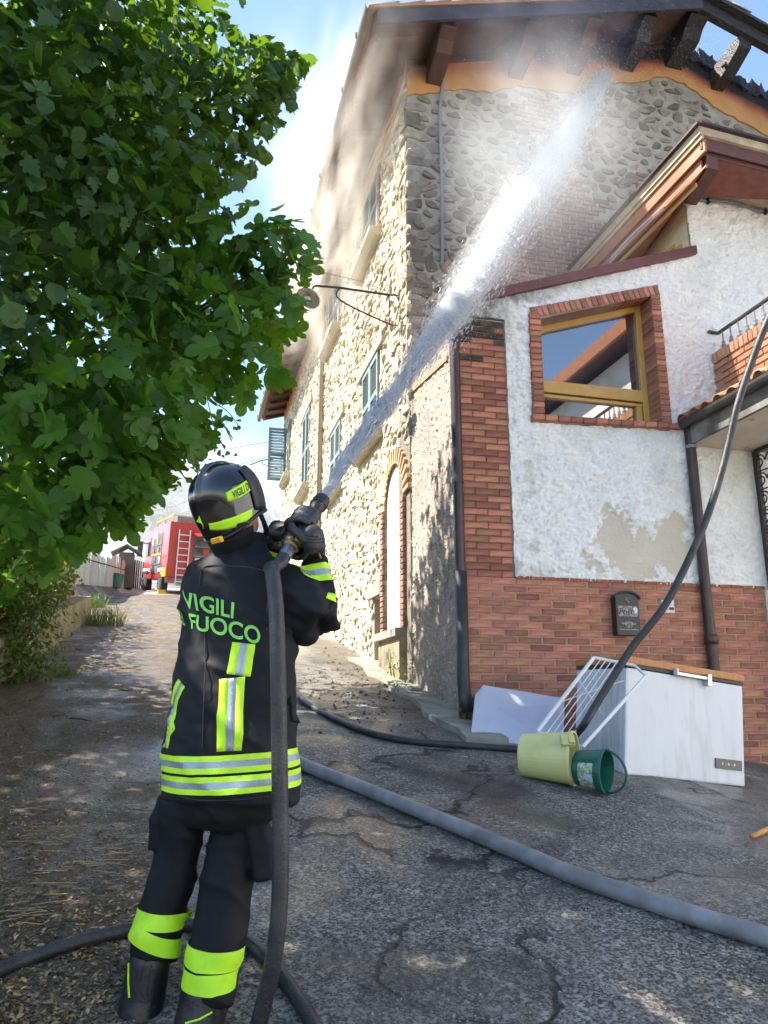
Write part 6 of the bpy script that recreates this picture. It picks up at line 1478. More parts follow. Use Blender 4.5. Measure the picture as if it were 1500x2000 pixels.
# ---- bank wall with ivy on the left
def Lz(u, v): return g_uv(u, v)
wa, wb_ = gp(60, 1297), gp(177, 1211); ua, va, _ = uvz(wa); ub, vb_, _ = uvz(wb_)
rw = empty('bank_wall', wa); tag(rw, 'mossy concrete bank wall with ivy-covered block wall above, left of lane', 'wall')
mb = MB(); n = 12
def bw(t): return ua + (ub - ua) * t, va + (vb_ - va) * t
for k in range(-6, n):
    (u0, v0), (u1, v1) = bw(k / n), bw((k + 1) / n); z0, z1 = g_uv(u0, v0), g_uv(u1, v1); h0 = .47 - .02 * k / n; h1 = .47 - .02 * (k + 1) / n
    f = lambda u, v, z: Vector((*(O + U * u + V * v).xy, z))
    mb.hexa([f(u0, v0, z0 - .2), f(u0 - .28, v0, z0 - .2), f(u1 - .28, v1, z1 - .2), f(u1, v1, z1 - .2), f(u0 - .03, v0, z0 + h0), f(u0 - .28, v0, z0 + h0), f(u1 - .28, v1, z1 + h1), f(u1 - .03, v1, z1 + h1)])
mb.build('concrete_base', mat('mossy concrete', (.27, .235, .15), (.18, .155, .10), 4, .95, .8, 40, stain=(.11, .115, .035), sscale=2.2, samt=.8), rw)
rgb = random.Random(61); M['block'] = mat('weathered block', (.34, .27, .19), (.25, .195, .135), 8, .95, .8, 40, rand=.2, stain=(.1, .1, .04), sscale=3, samt=.4)
blk = brick_mesh('block', .39, .19, .16, rgb, M['block'], .012)
L_ = math.hypot(ub - ua, vb_ - va); nb = int(L_ / .4)
for c in range(-9, nb):
    for r_ in range(4):
        t = (c + (r_ % 2) * .5) / nb; u, v = bw(t); o = mesh_obj('block', blk, None, rw, f(u - .42, v, g_uv(u, v) + .53 + r_ * .2)); o.rotation_euler = (0, rgb.uniform(-.01, .01), math.atan2(*(list(((O + U * ub + V * vb_) - (O + U * ua + V * va)).xy)[::-1])) + rgb.uniform(-.02, .02))
def small_leaves(ells, dens, size, shape, m, parent, twig=8, spread=.1, name='foliage', upb=.4):
    it = clumps(ells, dens, size, rg, twig=twig, spread=spread); return leaves_mesh(name, it, leaf_shape(shape), m, parent)
ivy = empty('ivy', f(ua - .4, va + 2, g_uv(ua, va + 2) + .5)); tag(ivy, 'ivy hanging over the block wall on the left bank', 'plant')
ee = []
for k in range(13):
    t = -.35 + k * .105; u, v = bw(t); ee.append((f(u - .45, v, g_uv(u, v) + 1.5 + .15 * math.sin(k * 2)), .35, .5, .42))
    if k % 3 == 1: ee.append((f(u - .28, v, g_uv(u, v) + .85 + .1 * math.sin(k)), .12, .3, .3))
small_leaves(ee, 150, .075, 'ivy', M['leaf_i'], ivy, 7, .10)
MB().tube(cr([f(*bw(-.2), g_uv(*bw(-.2)) + .5) - U * .45, f(*bw(.3), g_uv(*bw(.3)) + 1.4) - U * .4, f(*bw(.7), g_uv(*bw(.7)) + 1.5) - U * .45], 5), .02, 6).build('stem', M['bark'], ivy)
bsh = gp(25, 1340); bush = empty('shrub', bsh); tag(bush, 'fine-leaved green shrub on the bank at the left edge', 'shrub')
small_leaves([(bsh + Vector((-.25, .3, .35)), .55, .5, .5), (bsh + Vector((-.3, .4, .95)), .5, .5, .5), (bsh + Vector((-.5, .5, 1.6)), .5, .5, .45), (bsh + Vector((-.02, .15, .15)), .26, .3, .25), (bsh + Vector((-.15, .5, .75)), .35, .35, .4), (bsh + Vector((-.25, .7, 1.35)), .35, .35, .4)], 420, .065, 'thin', M['leaf_i'], bush, 7, .09)
MB().tube([bsh + Vector((-.3, .35, -.1)), bsh + Vector((-.3, .35, 1.4))], .02, 6).build('stem', M['bark'], bush)
# grass tufts and weeds
def tuft(name, base, n, h, sp, label, m=None, lean=.35):
    o = empty(name, base); tag(o, label, 'plant'); items = []
    mb = MB()
    for _ in range(n):
        a = rg.uniform(0, 6.28); r = sp * math.sqrt(rg.random()); p = base + Vector((math.cos(a) * r, math.sin(a) * r, 0)); p.z = gz(p.x, p.y) - .01; hh = h * rg.uniform(.5, 1.1); d = Vector((rg.gauss(0, lean), rg.gauss(0, lean), 0)) * hh; w = Vector((rg.uniform(-1, 1), rg.uniform(-1, 1), 0)).normalized() * .006
        mb.rnd(rg.random()).add([p - w, p + w, p + w * .7 + d * .4 + Zv * hh * .6, p - w * .7 + d * .4 + Zv * hh * .6, p + d + Zv * hh], [(0, 1, 2, 3), (3, 2, 4)])
    mb.build('blades', m or M['grass'], o, fix=False); return o
tuft('grass_tuft', gp(205, 1222), 260, .42, .35, 'dry grass tuft at the end of the concrete bank wall')
tuft('weed', gp(185, 1188), 120, .45, .25, 'green weed growing behind the bank wall end', M['leaf_i'])
w1 = tuft('weeds', gp(800, 1330), 170, .42, .22, 'tall green weeds growing at the foot of the plaster wall', M['leaf_i'], .22)
it = []
for _ in range(240):
    b0_ = gp(rg.uniform(765, 815), rg.uniform(1300, 1365)); p = b0_ + Vector((rg.gauss(0, .05), rg.gauss(0, .05), rg.uniform(.02, .38))); x_, y_, z_ = leaf_frame(Vector((rg.gauss(0, .5), -.5, .7)), rg); it.append((tuple(p), tuple(x_), tuple(y_), tuple(z_), rg.uniform(.03, .055), rg.random()))
leaves_mesh('leaves', it, leaf_shape('thin'), M['leaf_i'], w1)
tuft('grass_sprout', gp(135, 1320), 60, .12, .12, 'small green sprout in the litter beside the bank wall', M['leaf_i'])

# ---- litter, charcoal and pebbles on the road
def litter(name, n, region, size, m, shape, label, flat=.25, filt=None):
    it = []
    while len(it) < n:
        x, y = region(rg)
        if x is None: continue
        p = gf(gp(x, y), .004)
        if filt and not filt(p): continue
        x_, y_, z_ = leaf_frame(Vector((rg.gauss(0, flat), rg.gauss(0, flat), 1)), rg); it.append((tuple(p), tuple(x_), tuple(y_), tuple(z_), size * rg.uniform(.4, 1.3), rg.random()))
    o = leaves_mesh(name, it, leaf_shape(shape), m); o['label'] = label; o['category'] = 'litter'; return o
M['dry'] = leaf_mat('dry leaf', (.10, .055, .022), (.40, .29, .13), (.2, .12, .04), .1, .7)
def reg_left(r):
    y = 1290 + 760 * r.random() ** .8; lim = lerp1([(1290, 300), (1500, 290), (1700, 290), (2050, 200)], y); return r.random() ** 1.25 * (lim + 120) - 60, y
litter('leaf_litter', 6500, reg_left, .026, M['dry'], 'thin', 'brown leaf litter scattered along the left side of the lane', .4)
litter('grass_litter', 900, reg_left, .022, M['leaf_i'], 'thin', 'small green clippings scattered along the left verge', .4)
def reg_all(r): return r.uniform(560, 1500), 1300 + 700 * r.random()
it = []; mb = MB()
def pebble(mb, p, s, r):
    vs = [p + Vector((math.cos(a) * s * r.uniform(.7, 1.2), math.sin(a) * s * r.uniform(.7, 1.2), 0)) for a in [k * 1.257 + r.random() * .4 for k in range(5)]]; vs.append(p + Zv * s * r.uniform(.5, 1)); mb.rnd(r.random()).add(vs, [(k, (k + 1) % 5, 5) for k in range(5)])
for _ in range(420):
    x = rg.gauss(700, 60); y = rg.gauss(1330, 45)
    if x < 590 or y < 1265 or y > 1440: continue
    p = gf(gp(x, y), -.002); pebble(mb, p, rg.uniform(.006, .03), rg)
o = mb.build('charcoal_debris', M['char'], fix=False); tag(o, 'black charred debris strewn on the lane by the stone house', 'debris', kind='stuff')
mb = MB()
for _ in range(900):
    x, y = reg_all(rg); p = gf(gp(x, y), -.001); pebble(mb, p, rg.uniform(.002, .006), rg)
o = mb.build('loose_gravel', mat('pebble', (.30, .28, .25), None, rand=.4), fix=False); tag(o, 'loose pale gravel grains on the wet asphalt', 'gravel', kind='stuff')
it = []
for k, (x, y) in enumerate(((140, 1700), (40, 1800), (90, 1620), (60, 1740), (160, 1560), (200, 1660), (30, 1660))):
    for j in range(9):
        p = gf(gp(x + rg.gauss(0, 35), y + rg.gauss(0, 22)), 0); a = rg.uniform(-.6, .6); d = Vector((math.cos(a), math.sin(a) * .6, 0)); q = p + d * rg.uniform(.05, .16); q.z = gf(q).z + rg.uniform(.004, .02); it.append((p + Zv * .008, q))
mb = MB()
for a, b_ in it: mb.rnd(rg.random()).tube([a, b_], .0016, 4)
o = mb.build('straw', mat('straw', (.42, .28, .12), (.3, .19, .08), 10, .8, rand=.2), fix=False); tag(o, 'straw stalks lying in the litter left of the firefighter', 'straw', kind='stuff')
for (x0, y0, x1, y1) in ((135, 1408, 178, 1415), (58, 1372, 85, 1360), (130, 1352, 142, 1346), (12, 1400, 36, 1388)):
    a, b_ = gf(gp(x0, y0), .007), gf(gp(x1, y1), .010); o = MB().tube([a, a.lerp(b_, .5) + Zv * .006, b_], [.007, .008, .005], 6).build('twig', M['bark'], base=a)
    tag(o, {135: 'pale twig lying alone on the litter beside the firefighter', 58: 'twig lying by the shrub, upper one', 130: 'short pale twig nearest the middle of the lane litter', 12: 'twig lying at the left edge of the picture'}[x0], 'twig', 'twigs in the litter')
for (x, y, s_) in ((245, 1350, .10), (150, 1272, .09)):
    p = gf(gp(x, y), .008); x_, y_, z_ = Vector((1, .2, 0)).normalized(), Vector((-.2, 1, 0)).normalized(), Zv
    o = leaves_mesh('fallen_leaf', [(tuple(p), tuple(x_), tuple(y_), tuple(z_), s_, .6)], leaf_shape('hazel'), leaf_mat('pale fallen leaf', (.20, .34, .10), (.26, .40, .13), (.2, .3, .05), .2), kind=None); tag(o, 'pale green fallen leaf on the asphalt left of the firefighter' if x == 245 else 'pale fallen leaf by the end of the bank wall', 'leaf')

# ================================================================ FAR END OF THE LANE
def ppt(x, y, Y): return at(x, y, Y)
# fire engine seen from behind
rl = at(320, 1166, 29.5); TH = Vector((-.43, .90, 0)).normalized(); th_s = TH + Zv * .135; th_s.normalize(); TRr = Vector((TH.y, -TH.x, 0)); TU = TRr.cross(th_s).normalized()
trk = empty('fire_truck', rl); tag(trk, 'red fire engine with open lockers and rear ladder parked up the lane', 'truck')
def T(x, y, z): return rl + TRr * x + th_s * y + TU * z
def tbox(x0, x1, y0, y1, z0, z1, name, m, parent=trk, bev=.02): return MB().hexa([T(x, y, z) for z in (z0, z1) for x, y in ((x0, y0), (x1, y0), (x1, y1), (x0, y1))]).build(name, m, parent, bevel=bev)
M['red'] = mat('fire engine red', (.50, .028, .022), (.44, .022, .018), 3, .3, coat=.3); M['tyre'] = mat('tyre', (.02, .02, .02), None, rough=.8); M['wht'] = mat('white paint', (.7, .7, .68), None, rough=.4); M['yel'] = mat('yellow paint', (.6, .42, .03), None, rough=.5); M['tdark'] = mat('locker dark', (.05, .048, .045), (.14, .13, .12), 6, .6); M['glass_d'] = mat('dark glass', (.03, .035, .04), None, rough=.05)
body_ = tbox(0, 2.45, 0, 4.2, .75, 2.95, 'body', M['red'], bev=.04)
cab = tbox(.02, 2.43, 4.35, 6.4, .7, 2.9, 'cab', M['red'], bev=.1)
tbox(.0, .05, 4.7, 5.9, 1.75, 2.55, 'cab_window', M['glass_d'], cab); tbox(-.006, .03, 4.35, 6.3, 1.05, 1.2, 'white_stripe', M['wht'], cab, 0)
tbox(-.35, -.12, 6.1, 6.25, 1.75, 2.45, 'mirror', M['tdark'], cab); tbox(-.14, .05, 6.1, 6.15, 2.35, 2.4, 'mirror_arm', M['tdark'], cab, 0)
lk = tbox(-.012, .02, 1.5, 4.0, .95, 2.6, 'side_locker', M['tdark'], body_, 0)
for k in range(3): tbox(-.03, .0, 1.55, 3.95, 1.3 + k * .4, 1.36 + k * .4, 'shelf', M['yel'] if k == 1 else M['alu'], lk, 0)
for k in range(6): tbox(-.045, -.013, 1.65 + k * .38, 1.9 + k * .38, 1.37 + (k % 3) * .4, 1.62 + (k % 3) * .4, 'equipment', [M['wht'], M['red'], M['yel'], M['alu'], M['plastic_g'], M['wht']][k], lk, 0)
tbox(-.02, .015, 2.9, 4.0, 2.45, 2.72, 'roller_shutter', M['wht'], body_, 0)
rk = tbox(.95, 2.3, -.02, .02, 1.0, 2.45, 'rear_locker', M['tdark'], body_, 0)
for k in range(3): tbox(1.0, 2.25, -.05, -.021, 1.25 + k * .38, 1.31 + k * .38, 'shelf', M['alu'], rk, 0)
for k in range(4): tbox(1.05 + k * .3, 1.27 + k * .3, -.07, -.021, 1.32 + (k % 2) * .38, 1.58 + (k % 2) * .38, 'equipment', [M['wht'], M['red'], M['alu'], M['yel']][k], rk, 0)
MB().hexa([T(.9, -.03, 2.55), T(2.35, -.03, 2.55), T(2.35, -1.15, 2.35), T(.9, -1.15, 2.35), T(.9, -.03, 2.6), T(2.35, -.03, 2.6), T(2.35, -1.15, 2.4), T(.9, -1.15, 2.4)]).build('raised_hatch', M['red'], trk)
ld = tbox(.33, .37, -.14, -.08, .45, 2.65, 'ladder', M['wht'], trk, 0); tbox(.75, .79, -.14, -.08, .45, 2.65, 'ladder_rail', M['wht'], ld, 0)
for k in range(8): tbox(.37, .75, -.125, -.095, .6 + k * .26, .64 + k * .26, 'rung', M['wht'], ld, 0)
tbox(-.03, 2.48, -.12, .05, .55, .75, 'rear_bumper', M['alu'], trk); tbox(.05, .3, -.13, -.1, .58, .72, 'tail_light', mat('red lamp', (.6, .02, .01), None, rough=.3), trk, 0)
tbox(-.02, .0, .1, 1.4, .8, 1.15, 'hazard_stripe', M['yel'], body_, 0)
def wheel(x, y):
    c = T(x, y, .48); w = MB().lathe(c - TRr * .02, TRr, [(0, .2), (0, .44), (.03, .48), (.25, .48), (.28, .44), (.28, .2)], 24).build('wheel', M['tyre'], trk); MB().lathe(c - TRr * .03, TRr, [(0, .05), (0, .1), (.012, .26), (.03, .27)], 18).build('rim', M['alu'], w)
for x in (-.02, 2.2): wheel(x, 1.25); wheel(x, 5.3)
tbox(-.05, .25, .65, 1.85, 1.0, 1.12, 'mudguard', M['wht'], trk); tbox(-.05, .25, 4.7, 5.95, 1.0, 1.1, 'mudguard', M['tdark'], trk); tbox(-.06, .2, 5.9, 6.5, .45, .75, 'front_bumper', M['wht'], trk)
for y0 in (0.1, 2.05, 4.0): tbox(.1, .14, y0, y0 + .04, 2.95, 3.2, 'roof_rail_post', M['yel'], body_, 0)
tbox(.1, .14, .1, 4.05, 3.18, 3.22, 'roof_rail', M['yel'], body_, 0); tbox(.1, 2.35, .08, .12, 3.18, 3.22, 'roof_rail', M['yel'], body_, 0); tbox(.3, 1.2, .3, 3.4, 2.96, 3.2, 'roof_box', M['alu'], body_)
tbox(.3, 2.1, 4.8, 5.2, 2.9, 3.02, 'beacon_bar', mat('blue beacon', (.03, .08, .4), None, rough=.2), cab)
MB().hexa([T(-.15, .45, .0), T(.15, .45, .0), T(.15, .75, .0), T(-.15, .75, .0), T(-.15, .6, .28), T(.15, .6, .28), T(.15, .75, .28), T(-.15, .75, .28)]).build('wheel_chock', M['yel'], trk)
for kk, zz in ((.62, 1.55), ): text_obj('115', .22, M['wht'], 'lettering', trk, lambda x, y, z: T(-.02, 4.35 + .0 - x + .8, 1.45 + y), .004) if False else None
# reed fence panels
fnc = empty('reed_fence', gp(200, 1144)); tag(fnc, 'pale sagging reed fence beside the far end of the lane', 'fence')
M['reed'] = mat('bleached reed', (.50, .46, .38), (.40, .36, .29), 12, .9, .3, 30, rand=.18)
f0, f1 = gp(140, 1141), gp(268, 1146)
nR = 44
for k in range(nR):
    a = f0.lerp(f1, k / nR); a.z = gz(a.x, a.y) - .05; b_ = f0.lerp(f1, (k + .96) / nR); b_.z = gz(b_.x, b_.y) - .05
    top = 1.15 + .10 * math.sin(k * .35) + rg.uniform(-.04, .04); d = Vector((rg.uniform(-.03, .03), -.04 + .1 * math.sin(k * .5), 0))
    MB().hexa([a, b_, b_ + V * .05, a + V * .05, a + d + Zv * top, b_ + d + Zv * top, b_ + d + V * .05 + Zv * top, a + d + V * .05 + Zv * top]).build('reed_bundle', M['reed'], fnc)
MB().tube([f0 + Zv * .75 - V * .06, f0.lerp(f1, .5) + Zv * .7 - V * .06, f1 + Zv * .6 - V * .06], .02, 5).build('binding', M['bark'], fnc)
# gate pillar with small tiled hood, dark gate, bin
gpB = gp(243, 1147); pil = empty('gate_pillar', gpB); tag(pil, 'stone gate pillar with small pitched hood beside the fire engine', 'pillar')
MB().box(gpB + Zv * .7, U * .3, V * .3, Zv * .75).build('shaft', mat('dark pillar stone', (.15, .12, .10), (.11, .09, .075), 4, .9, .5, 20), pil)
for s in (-1, 1): MB().hexa([gpB + U * a + V * b_ + Zv * z for a, b_, z in ((0, -.45, 1.72), (s * .62, -.45, 1.36), (s * .62, .45, 1.36), (0, .45, 1.72), (0, -.45, 1.79), (s * .62, -.45, 1.43), (s * .62, .45, 1.43), (0, .45, 1.79))]).build('hood_slope', mat('grey slab', (.22, .19, .16), None, rough=.9), pil)
MB().box(gpB + Zv * 1.98 + U * .3, U * .13, V * .13, Zv * .13).build('yellow_lamp', M['yel'], pil)
gt = empty('iron_gate', gp(258, 1147)); tag(gt, 'dark barred iron gate between the pillar and the fire engine', 'gate')
for k in range(7):
    q = gp(250, 1147).lerp(gp(275, 1149), k / 6) + V * .4; MB().beam(q, q + Zv * 1.35, .06, .06, up=V).build('bar', M['bark'], gt)
bn = gp(223, 1148); bino = empty('green_bin', bn); tag(bino, 'small green bin standing in front of the reed fence', 'bin')
MB().lathe(bn, Zv, [(0, .25), (.42, .32), (.42, .34), (.46, .34), (.5, .2)], 16).build('tub', M['plastic_g'], bino, smooth=False); MB().lathe(bn + Zv * .48, Zv, [(0, .33), (.04, .3), (.07, .1)], 16).build('lid', M['plastic_g'], bino)
# far bracket lamp on the house end and overhead wires
fl_ = empty('far_lamp_bracket', FU(553, 918, 0)); tag(fl_, 'thin dark lamp bracket on the far corner of the stone house', 'lamp bracket')
pp = [hit(x, y, P(0, 15.3, 0), V) for x, y in ((553, 915), (512, 899), (500, 899), (488, 908))]
MB().tube([hit(556, 893, P(0, 15.3, 0), V), pp[1], pp[3]], .02, 5).build('arm', M['black_iron'], fl_); MB().tube([pp[1], hit(513, 906, P(0, 15.3, 0), V), hit(548, 918, P(0, 15.3, 0), V)], .014, 5).build('brace', M['black_iron'], fl_); MB().tube([hit(549, 895, P(0, 15.3, 0), V), hit(549, 922, P(0, 15.3, 0), V)], .014, 5).build('strut', M['black_iron'], fl_)
wr_ = empty('overhead_wires', at(400, 880, 30)); tag(wr_, 'thin overhead wires crossing the sky at the end of the lane', 'wires')
for a, b_ in (((300, 893), (552, 858)), ((290, 1000), (400, 965)), ((440, 912), (556, 880))): MB().tube([at(*a, 34), at((a[0] + b_[0]) / 2, (a[1] + b_[1]) / 2 + 4, 34), at(*b_, 34)], .022, 4).build('wire', M['cable'], wr_)
# far trees
def far_tree(base, h, r, label, n):
    o = empty('far_tree', base); tag(o, label, 'tree', 'trees beyond the lane'); MB().tube([base - Zv * .5, base + Zv * h * .6], [.25, .12], 7).build('trunk', M['bark'], o)
    ee = [(base + Vector((rg.gauss(0, r * .45), rg.gauss(0, r * .4), h * rg.uniform(.4, .9))), r * .5, r * .5, r * .42) for _ in range(9)]
    it = []
    for c, a, b_, d in ee:
        for _ in range(n // 9):
            q = Vector((rg.gauss(0, 1), rg.gauss(0, 1), rg.gauss(0, 1))).normalized() * rg.random() ** .4; p = c + Vector((q.x * a, q.y * b_, q.z * d)); x_, y_, z_ = leaf_frame(q + Vector((0, 0, .5)), rg); it.append((tuple(p), tuple(x_), tuple(y_), tuple(z_), rg.uniform(.25, .5), rg.random()))
    leaves_mesh('crown', it, leaf_shape('ivy'), M['leaf_far'], o)
for x, Y, h, r, lb in ((540, 46, 6.0, 2.6, 'pale far tree beside the end of the stone house'), (470, 52, 5.0, 2.4, 'far tree behind the firefighter helmet'), (400, 48, 6.2, 2.8, 'tall hazy far tree above the fire engine'), (350, 44, 7.0, 2.8, 'hazy far tree behind the fire engine cab'), (270, 50, 7.2, 3.2, 'far tree in smoke above the reed fence'), (190, 47, 6.5, 3, 'far tree showing beneath the fig leaves at left')):
    b_ = at(x, 1100, Y); b_.z = gz(b_.x, Y); far_tree(b_, h, r, lb, 1100)
# ---- neighbouring wing to the right of the yard: out of frame, mirrored in the window
wing = empty('neighbouring_wing', P(6.2, -6, -1)); tag(wing, 'white house wing with timber eave, seen mirrored in the slanted window', 'house')
MB().bx(6.2, 8, -13, -3.2, -2, 7.35).build('wall', M['white'], wing)
MB().bx(5.75, 8, -13.5, -2.9, 7.5, 7.62).build('eave', M['woodd'], wing); MB().bx(5.67, 5.75, -13.5, -2.9, 7.42, 7.72).build('fascia', M['woodl'], wing); MB().bx(5.75, 8, -13.5, -2.9, 7.622, 7.75).build('tiles', M['tile'], wing)
for k in range(0): MB().bx(5.32, 6.2, -13 + k * .85, -12.88 + k * .85, 7.36, 7.498).build('rafter', M['woodd'], wing)

# ================================================================ WATER JET
rg = random.Random(77)
jet = empty('water_jet', NTIP); tag(jet, 'white water jet sprayed from the nozzle up at the burning gable', 'water jet'); jet['kind'] = 'stuff'
JC = cr([NTIP + ND * .005, at(690, 878, 3.65), at(742, 806, 4.4), at(795, 733, 5.15), at(900, 588, 6.45), at(1000, 442, 7.5), at(1075, 325, 8.3), at(1130, 235, 8.95), FV(1182, 146, HV - .06)], 10)
jl = [0]
for a, b_ in zip(JC, JC[1:]): jl.append(jl[-1] + (b_ - a).length)
JT = jl[-1]
def jpos(s):
    s = max(0, min(JT - 1e-4, s))
    for i in range(len(jl) - 1):
        if s <= jl[i + 1]: t = (s - jl[i]) / (jl[i + 1] - jl[i]); return JC[i].lerp(JC[i + 1], t), (JC[i + 1] - JC[i]).normalized()
    return JC[-1], (JC[-1] - JC[-2]).normalized()
def jrad(s): return lerp1([(0, .014), (.5, .026), (1.5, .045), (2.6, .075), (4, .11), (6, .16), (8, .185), (9.3, .15), (JT, .085)], s)
def wmat(name, c, rough, tr, em=0):
    m = bpy.data.materials.new(name); m.use_nodes = True; N, L, b = nodes_of(m); b.inputs['Base Color'].default_value = (*c, 1); b.inputs['Roughness'].default_value = rough
    t = N.new('ShaderNodeBsdfTranslucent'); t.inputs[0].default_value = (*c, 1); ms = N.new('ShaderNodeMixShader'); ms.inputs[0].default_value = tr; L.new(b.outputs[0], ms.inputs[1]); L.new(t.outputs[0], ms.inputs[2]); L.new(ms.outputs[0], N['Material Output'].inputs[0]); return m
M['water'] = wmat('aerated water', (.95, .97, 1), .2, .6)
def needle_cloud(name, items, m, parent):          # items: centre, direction, half length, half width
    n = len(items); C_ = np.array([i[0] for i in items]); D = np.array([i[1] for i in items]); H_ = np.array([i[2] for i in items])[:, None]; W_ = np.array([i[3] for i in items])[:, None]
    up = np.tile(np.array([[.3, -.9, .3]]), (n, 1)); A = np.cross(D, up); A /= np.linalg.norm(A, axis=1)[:, None]; B = np.cross(D, A)
    v = np.stack([C_ + D * H_, C_ - D * H_, C_ + A * W_, C_ - A * W_ * .5 + B * W_ * .87, C_ - A * W_ * .5 - B * W_ * .87], 1).reshape(-1, 3) - np.array(wl(parent))
    f = np.array([(0, 2, 3), (0, 3, 4), (0, 4, 2), (1, 3, 2), (1, 4, 3), (1, 2, 4)]); F = (f[None] + (np.arange(n) * 5)[:, None, None]).reshape(-1, 3); nf = len(F)
    me = bpy.data.meshes.new(name); me.vertices.add(len(v)); me.vertices.foreach_set('co', v.ravel()); me.loops.add(nf * 3); me.loops.foreach_set('vertex_index', F.ravel()); me.polygons.add(nf); me.polygons.foreach_set('loop_start', np.arange(0, nf * 3, 3)); me.polygons.foreach_set('loop_total', np.full(nf, 3)); me.update(calc_edges=True)
    me.polygons.foreach_set('use_smooth', [True] * nf); me.materials.append(m); o = bpy.data.objects.new(name, me); COL.objects.link(o); o.parent = parent; o['kind'] = 'stuff'; return o
items = []
for k in range(125000):
    s = JT * rg.random() ** .72
    if s > 2.2 and rg.random() < .68: continue
    c, d = jpos(s); r = jrad(s); x = d.cross(Zv).normalized(); y = x.cross(d)
    g = rg.gauss(0, .42); h = rg.gauss(0, .42)
    if s > 3 and rg.random() < .35: g *= 1.7; h *= 1.7
    p = c + x * g * r + y * h * r + Vector((-.0, 0, -.0))
    dd = (d + Vector((rg.gauss(0, .03), rg.gauss(0, .03), rg.gauss(0, .03)))).normalized()
    near = max(0, 1 - s / 3)
    items.append((tuple(p), tuple(dd), rg.uniform(.03, .07) + .04 * near, (.0016 + .0020 * min(1, s / 6.5)) * rg.uniform(.6, 1.4)))
for k in range(7000):
    s = JT * (.42 + .58 * rg.random()); c, d = jpos(s); r = jrad(s) * .42; x = d.cross(Zv).normalized(); y = x.cross(d); p = c + x * rg.gauss(0, .5) * r + y * rg.gauss(0, .5) * r
    items.append((tuple(p), tuple(d), rg.uniform(.04, .09), rg.uniform(.002, .0045)))
needle_cloud('spray_streaks', items, M['water'], jet)
items = []
for k in range(24000):                              # fine drops drifting off the jet and bouncing from the wall
    if rg.random() < .7:
        s = JT * (.3 + .7 * rg.random()); c, d = jpos(s); r = jrad(s); x = d.cross(Zv).normalized()
        p = c + Vector((rg.gauss(-.12, .55), rg.gauss(0, .35), rg.gauss(-.15, .5))) * (r * 2.4)
    else:
        c = JC[-1]; p = c + U * rg.gauss(.0, .8) - V * abs(rg.gauss(0, .45)) + Zv * rg.gauss(-.2, .6)
    d = Vector((rg.gauss(0, 1), rg.gauss(0, 1), rg.gauss(0, 1) - .6)).normalized(); w = rg.uniform(.0010, .0026) if rg.random() > .02 else .005
    items.append((tuple(p), tuple(d), w * 1.6, w))
needle_cloud('water_drops', items, M['water'], jet)
def jet_volume(name, k, dens, s0):
    pts = []; rr_ = []
    for i in range(40):
        s = s0 + (JT - s0 - .02) * i / 39; c, d = jpos(s); pts.append(c); rr_.append(jrad(s) * k * (1 + .12 * noise.noise(c * 2.5)) * min(1, .02 + i / 12))
    m = bpy.data.materials.new(name); m.use_nodes = True; N = m.node_tree.nodes; N.remove(N['Principled BSDF']); pv = N.new('ShaderNodeVolumePrincipled'); m.node_tree.links.new(pv.outputs[0], N['Material Output'].inputs['Volume'])
    pv.inputs['Color'].default_value = (.99, .995, 1, 1); pv.inputs['Density'].default_value = dens; pv.inputs['Anisotropy'].default_value = .35
    o = MB().tube(pts, rr_, 20).build(name, m, jet, smooth=True); o['kind'] = 'stuff'
jet_volume('spray_core', .6, 11.0, .6); jet_volume('spray_veil', 1.2, 1.7, 1.0); jet_volume('spray_haze', 2.0, .26, 2.2)
core = []; rad = []
for k in range(60):
    s = 3.6 * k / 59; c, d = jpos(s); core.append(c + Vector((noise.noise(c * 9), noise.noise(c * 9 + Vector((5, 0, 0))), noise.noise(c * 9 + Vector((0, 7, 0))))) * .004 * min(1, s)); rad.append(max(.0015, jrad(s) * .62 * (1 - (s / 3.6) ** 1.5)))
wc = wmat('water stream', (.78, .84, .92), .08, .45); MB().tube(core, rad, 14).build('stream_core', wc, jet, smooth=True)

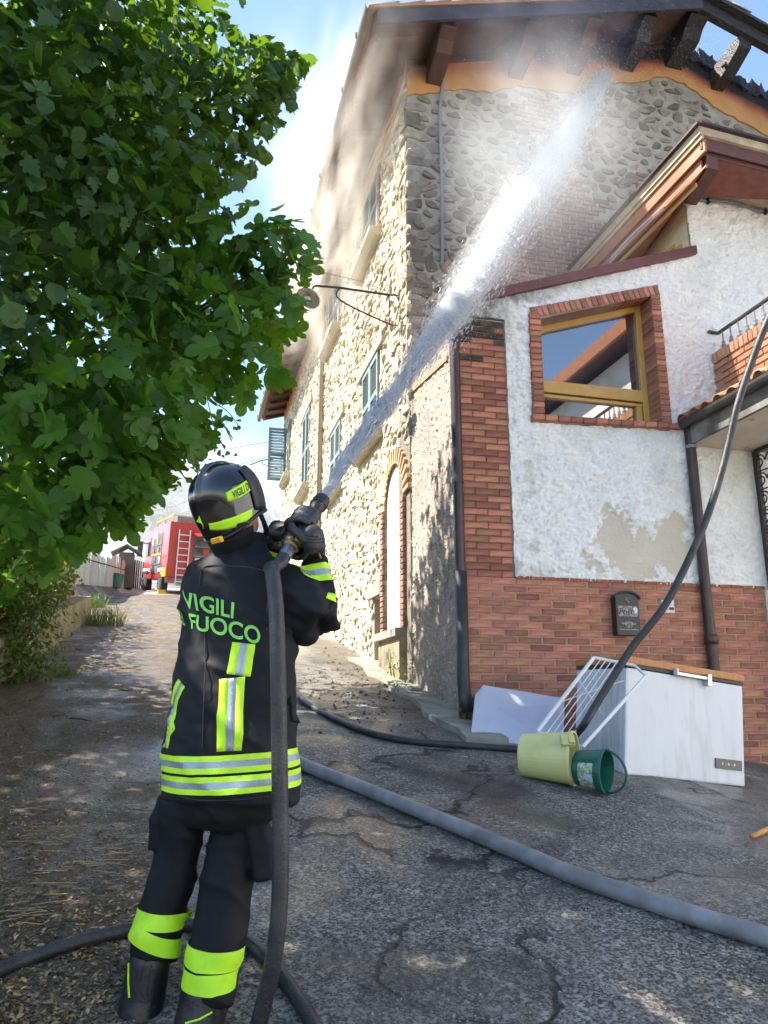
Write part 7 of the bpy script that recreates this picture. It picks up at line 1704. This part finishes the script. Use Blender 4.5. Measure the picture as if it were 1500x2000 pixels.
# ================================================================ SMOKE AND MIST
def cloud(name, c, rx, ry, rz, dens, col, label, scale=2.2, aniso=.2, thr=(.35, .75), edge=.75, rot=0, soft=1.0, absorb=None):
    bm = bmesh.new(); bmesh.ops.create_icosphere(bm, subdivisions=3, radius=1); me = bpy.data.meshes.new(name); bm.to_mesh(me); bm.free()
    m = bpy.data.materials.new(name); m.use_nodes = True; N = m.node_tree.nodes; L = m.node_tree.links; N.remove(N['Principled BSDF']); pv = N.new('ShaderNodeVolumePrincipled'); L.new(pv.outputs[0], N['Material Output'].inputs['Volume'])
    pv.inputs['Color'].default_value = (*col, 1); pv.inputs['Anisotropy'].default_value = aniso
    tc = N.new('ShaderNodeTexCoord'); ln = N.new('ShaderNodeVectorMath'); ln.operation = 'LENGTH'; L.new(tc.outputs['Object'], ln.inputs[0])
    fo = N.new('ShaderNodeMapRange'); fo.interpolation_type = 'SMOOTHSTEP'; fo.inputs[1].default_value = 1.0; fo.inputs[2].default_value = 1 - edge; L.new(ln.outputs['Value'], fo.inputs[0])
    nz_ = N.new('ShaderNodeTexNoise'); nz_.inputs['Scale'].default_value = scale; nz_.inputs['Detail'].default_value = 3; nz_.inputs['Distortion'].default_value = .4; L.new(tc.outputs['Object'], nz_.inputs['Vector'])
    mr = N.new('ShaderNodeMapRange'); mr.inputs[1].default_value = thr[0]; mr.inputs[2].default_value = thr[1]; L.new(nz_.outputs[0], mr.inputs[0])
    mu = N.new('ShaderNodeMath'); mu.operation = 'MULTIPLY'; L.new(fo.outputs[0], mu.inputs[0]); L.new(mr.outputs[0], mu.inputs[1])
    m2 = N.new('ShaderNodeMath'); m2.operation = 'MULTIPLY'; m2.inputs[1].default_value = dens; L.new(mu.outputs[0], m2.inputs[0]); L.new(m2.outputs[0], pv.inputs['Density'])
    me.materials.append(m); o = bpy.data.objects.new(name, me); COL.objects.link(o); o.location = c; o.scale = (rx, ry, rz); o.rotation_euler = (0, 0, YAW + rot); tag(o, label, 'smoke' if 'smoke' in name else 'mist', kind='stuff'); return o
cloud('water_mist', P(1.15, .1, 6.1), 1.5, .8, 2.3, .75, (.99, 1, 1), 'white water mist drifting over the gable wall beside the jet', 1.6, .3, (.3, .7), .8)
cloud('eave_smoke', FU(632, 440, -.75), 1.0, 4.8, 2.3, .75, (.88, .82, .72), 'beige smoke rolling under the long eave above the lane', 3.0, .3, (.45, .68), .75)
cloud('gable_smoke', P(1.5, 1.0, 8.9), 2.3, .75, .8, .28, (.55, .60, .78), 'blue grey smoke hanging under the gable roof overhang', 2.8, .3, (.36, .72), .7)
cloud('sky_smoke', at(640, 280, 15), 2.8, 3.0, 4.0, .15, (.97, .98, 1), 'thin white smoke drifting into the sky left of the house', 2.4, .3, (.4, .7), .85)
cloud('lane_smoke', at(330, 1010, 42), 14, 5, 6.5, .26, (.92, .95, 1), 'pale smoke filling the far end of the lane behind the fire engine', 1.8, .3, (.25, .7), .7)
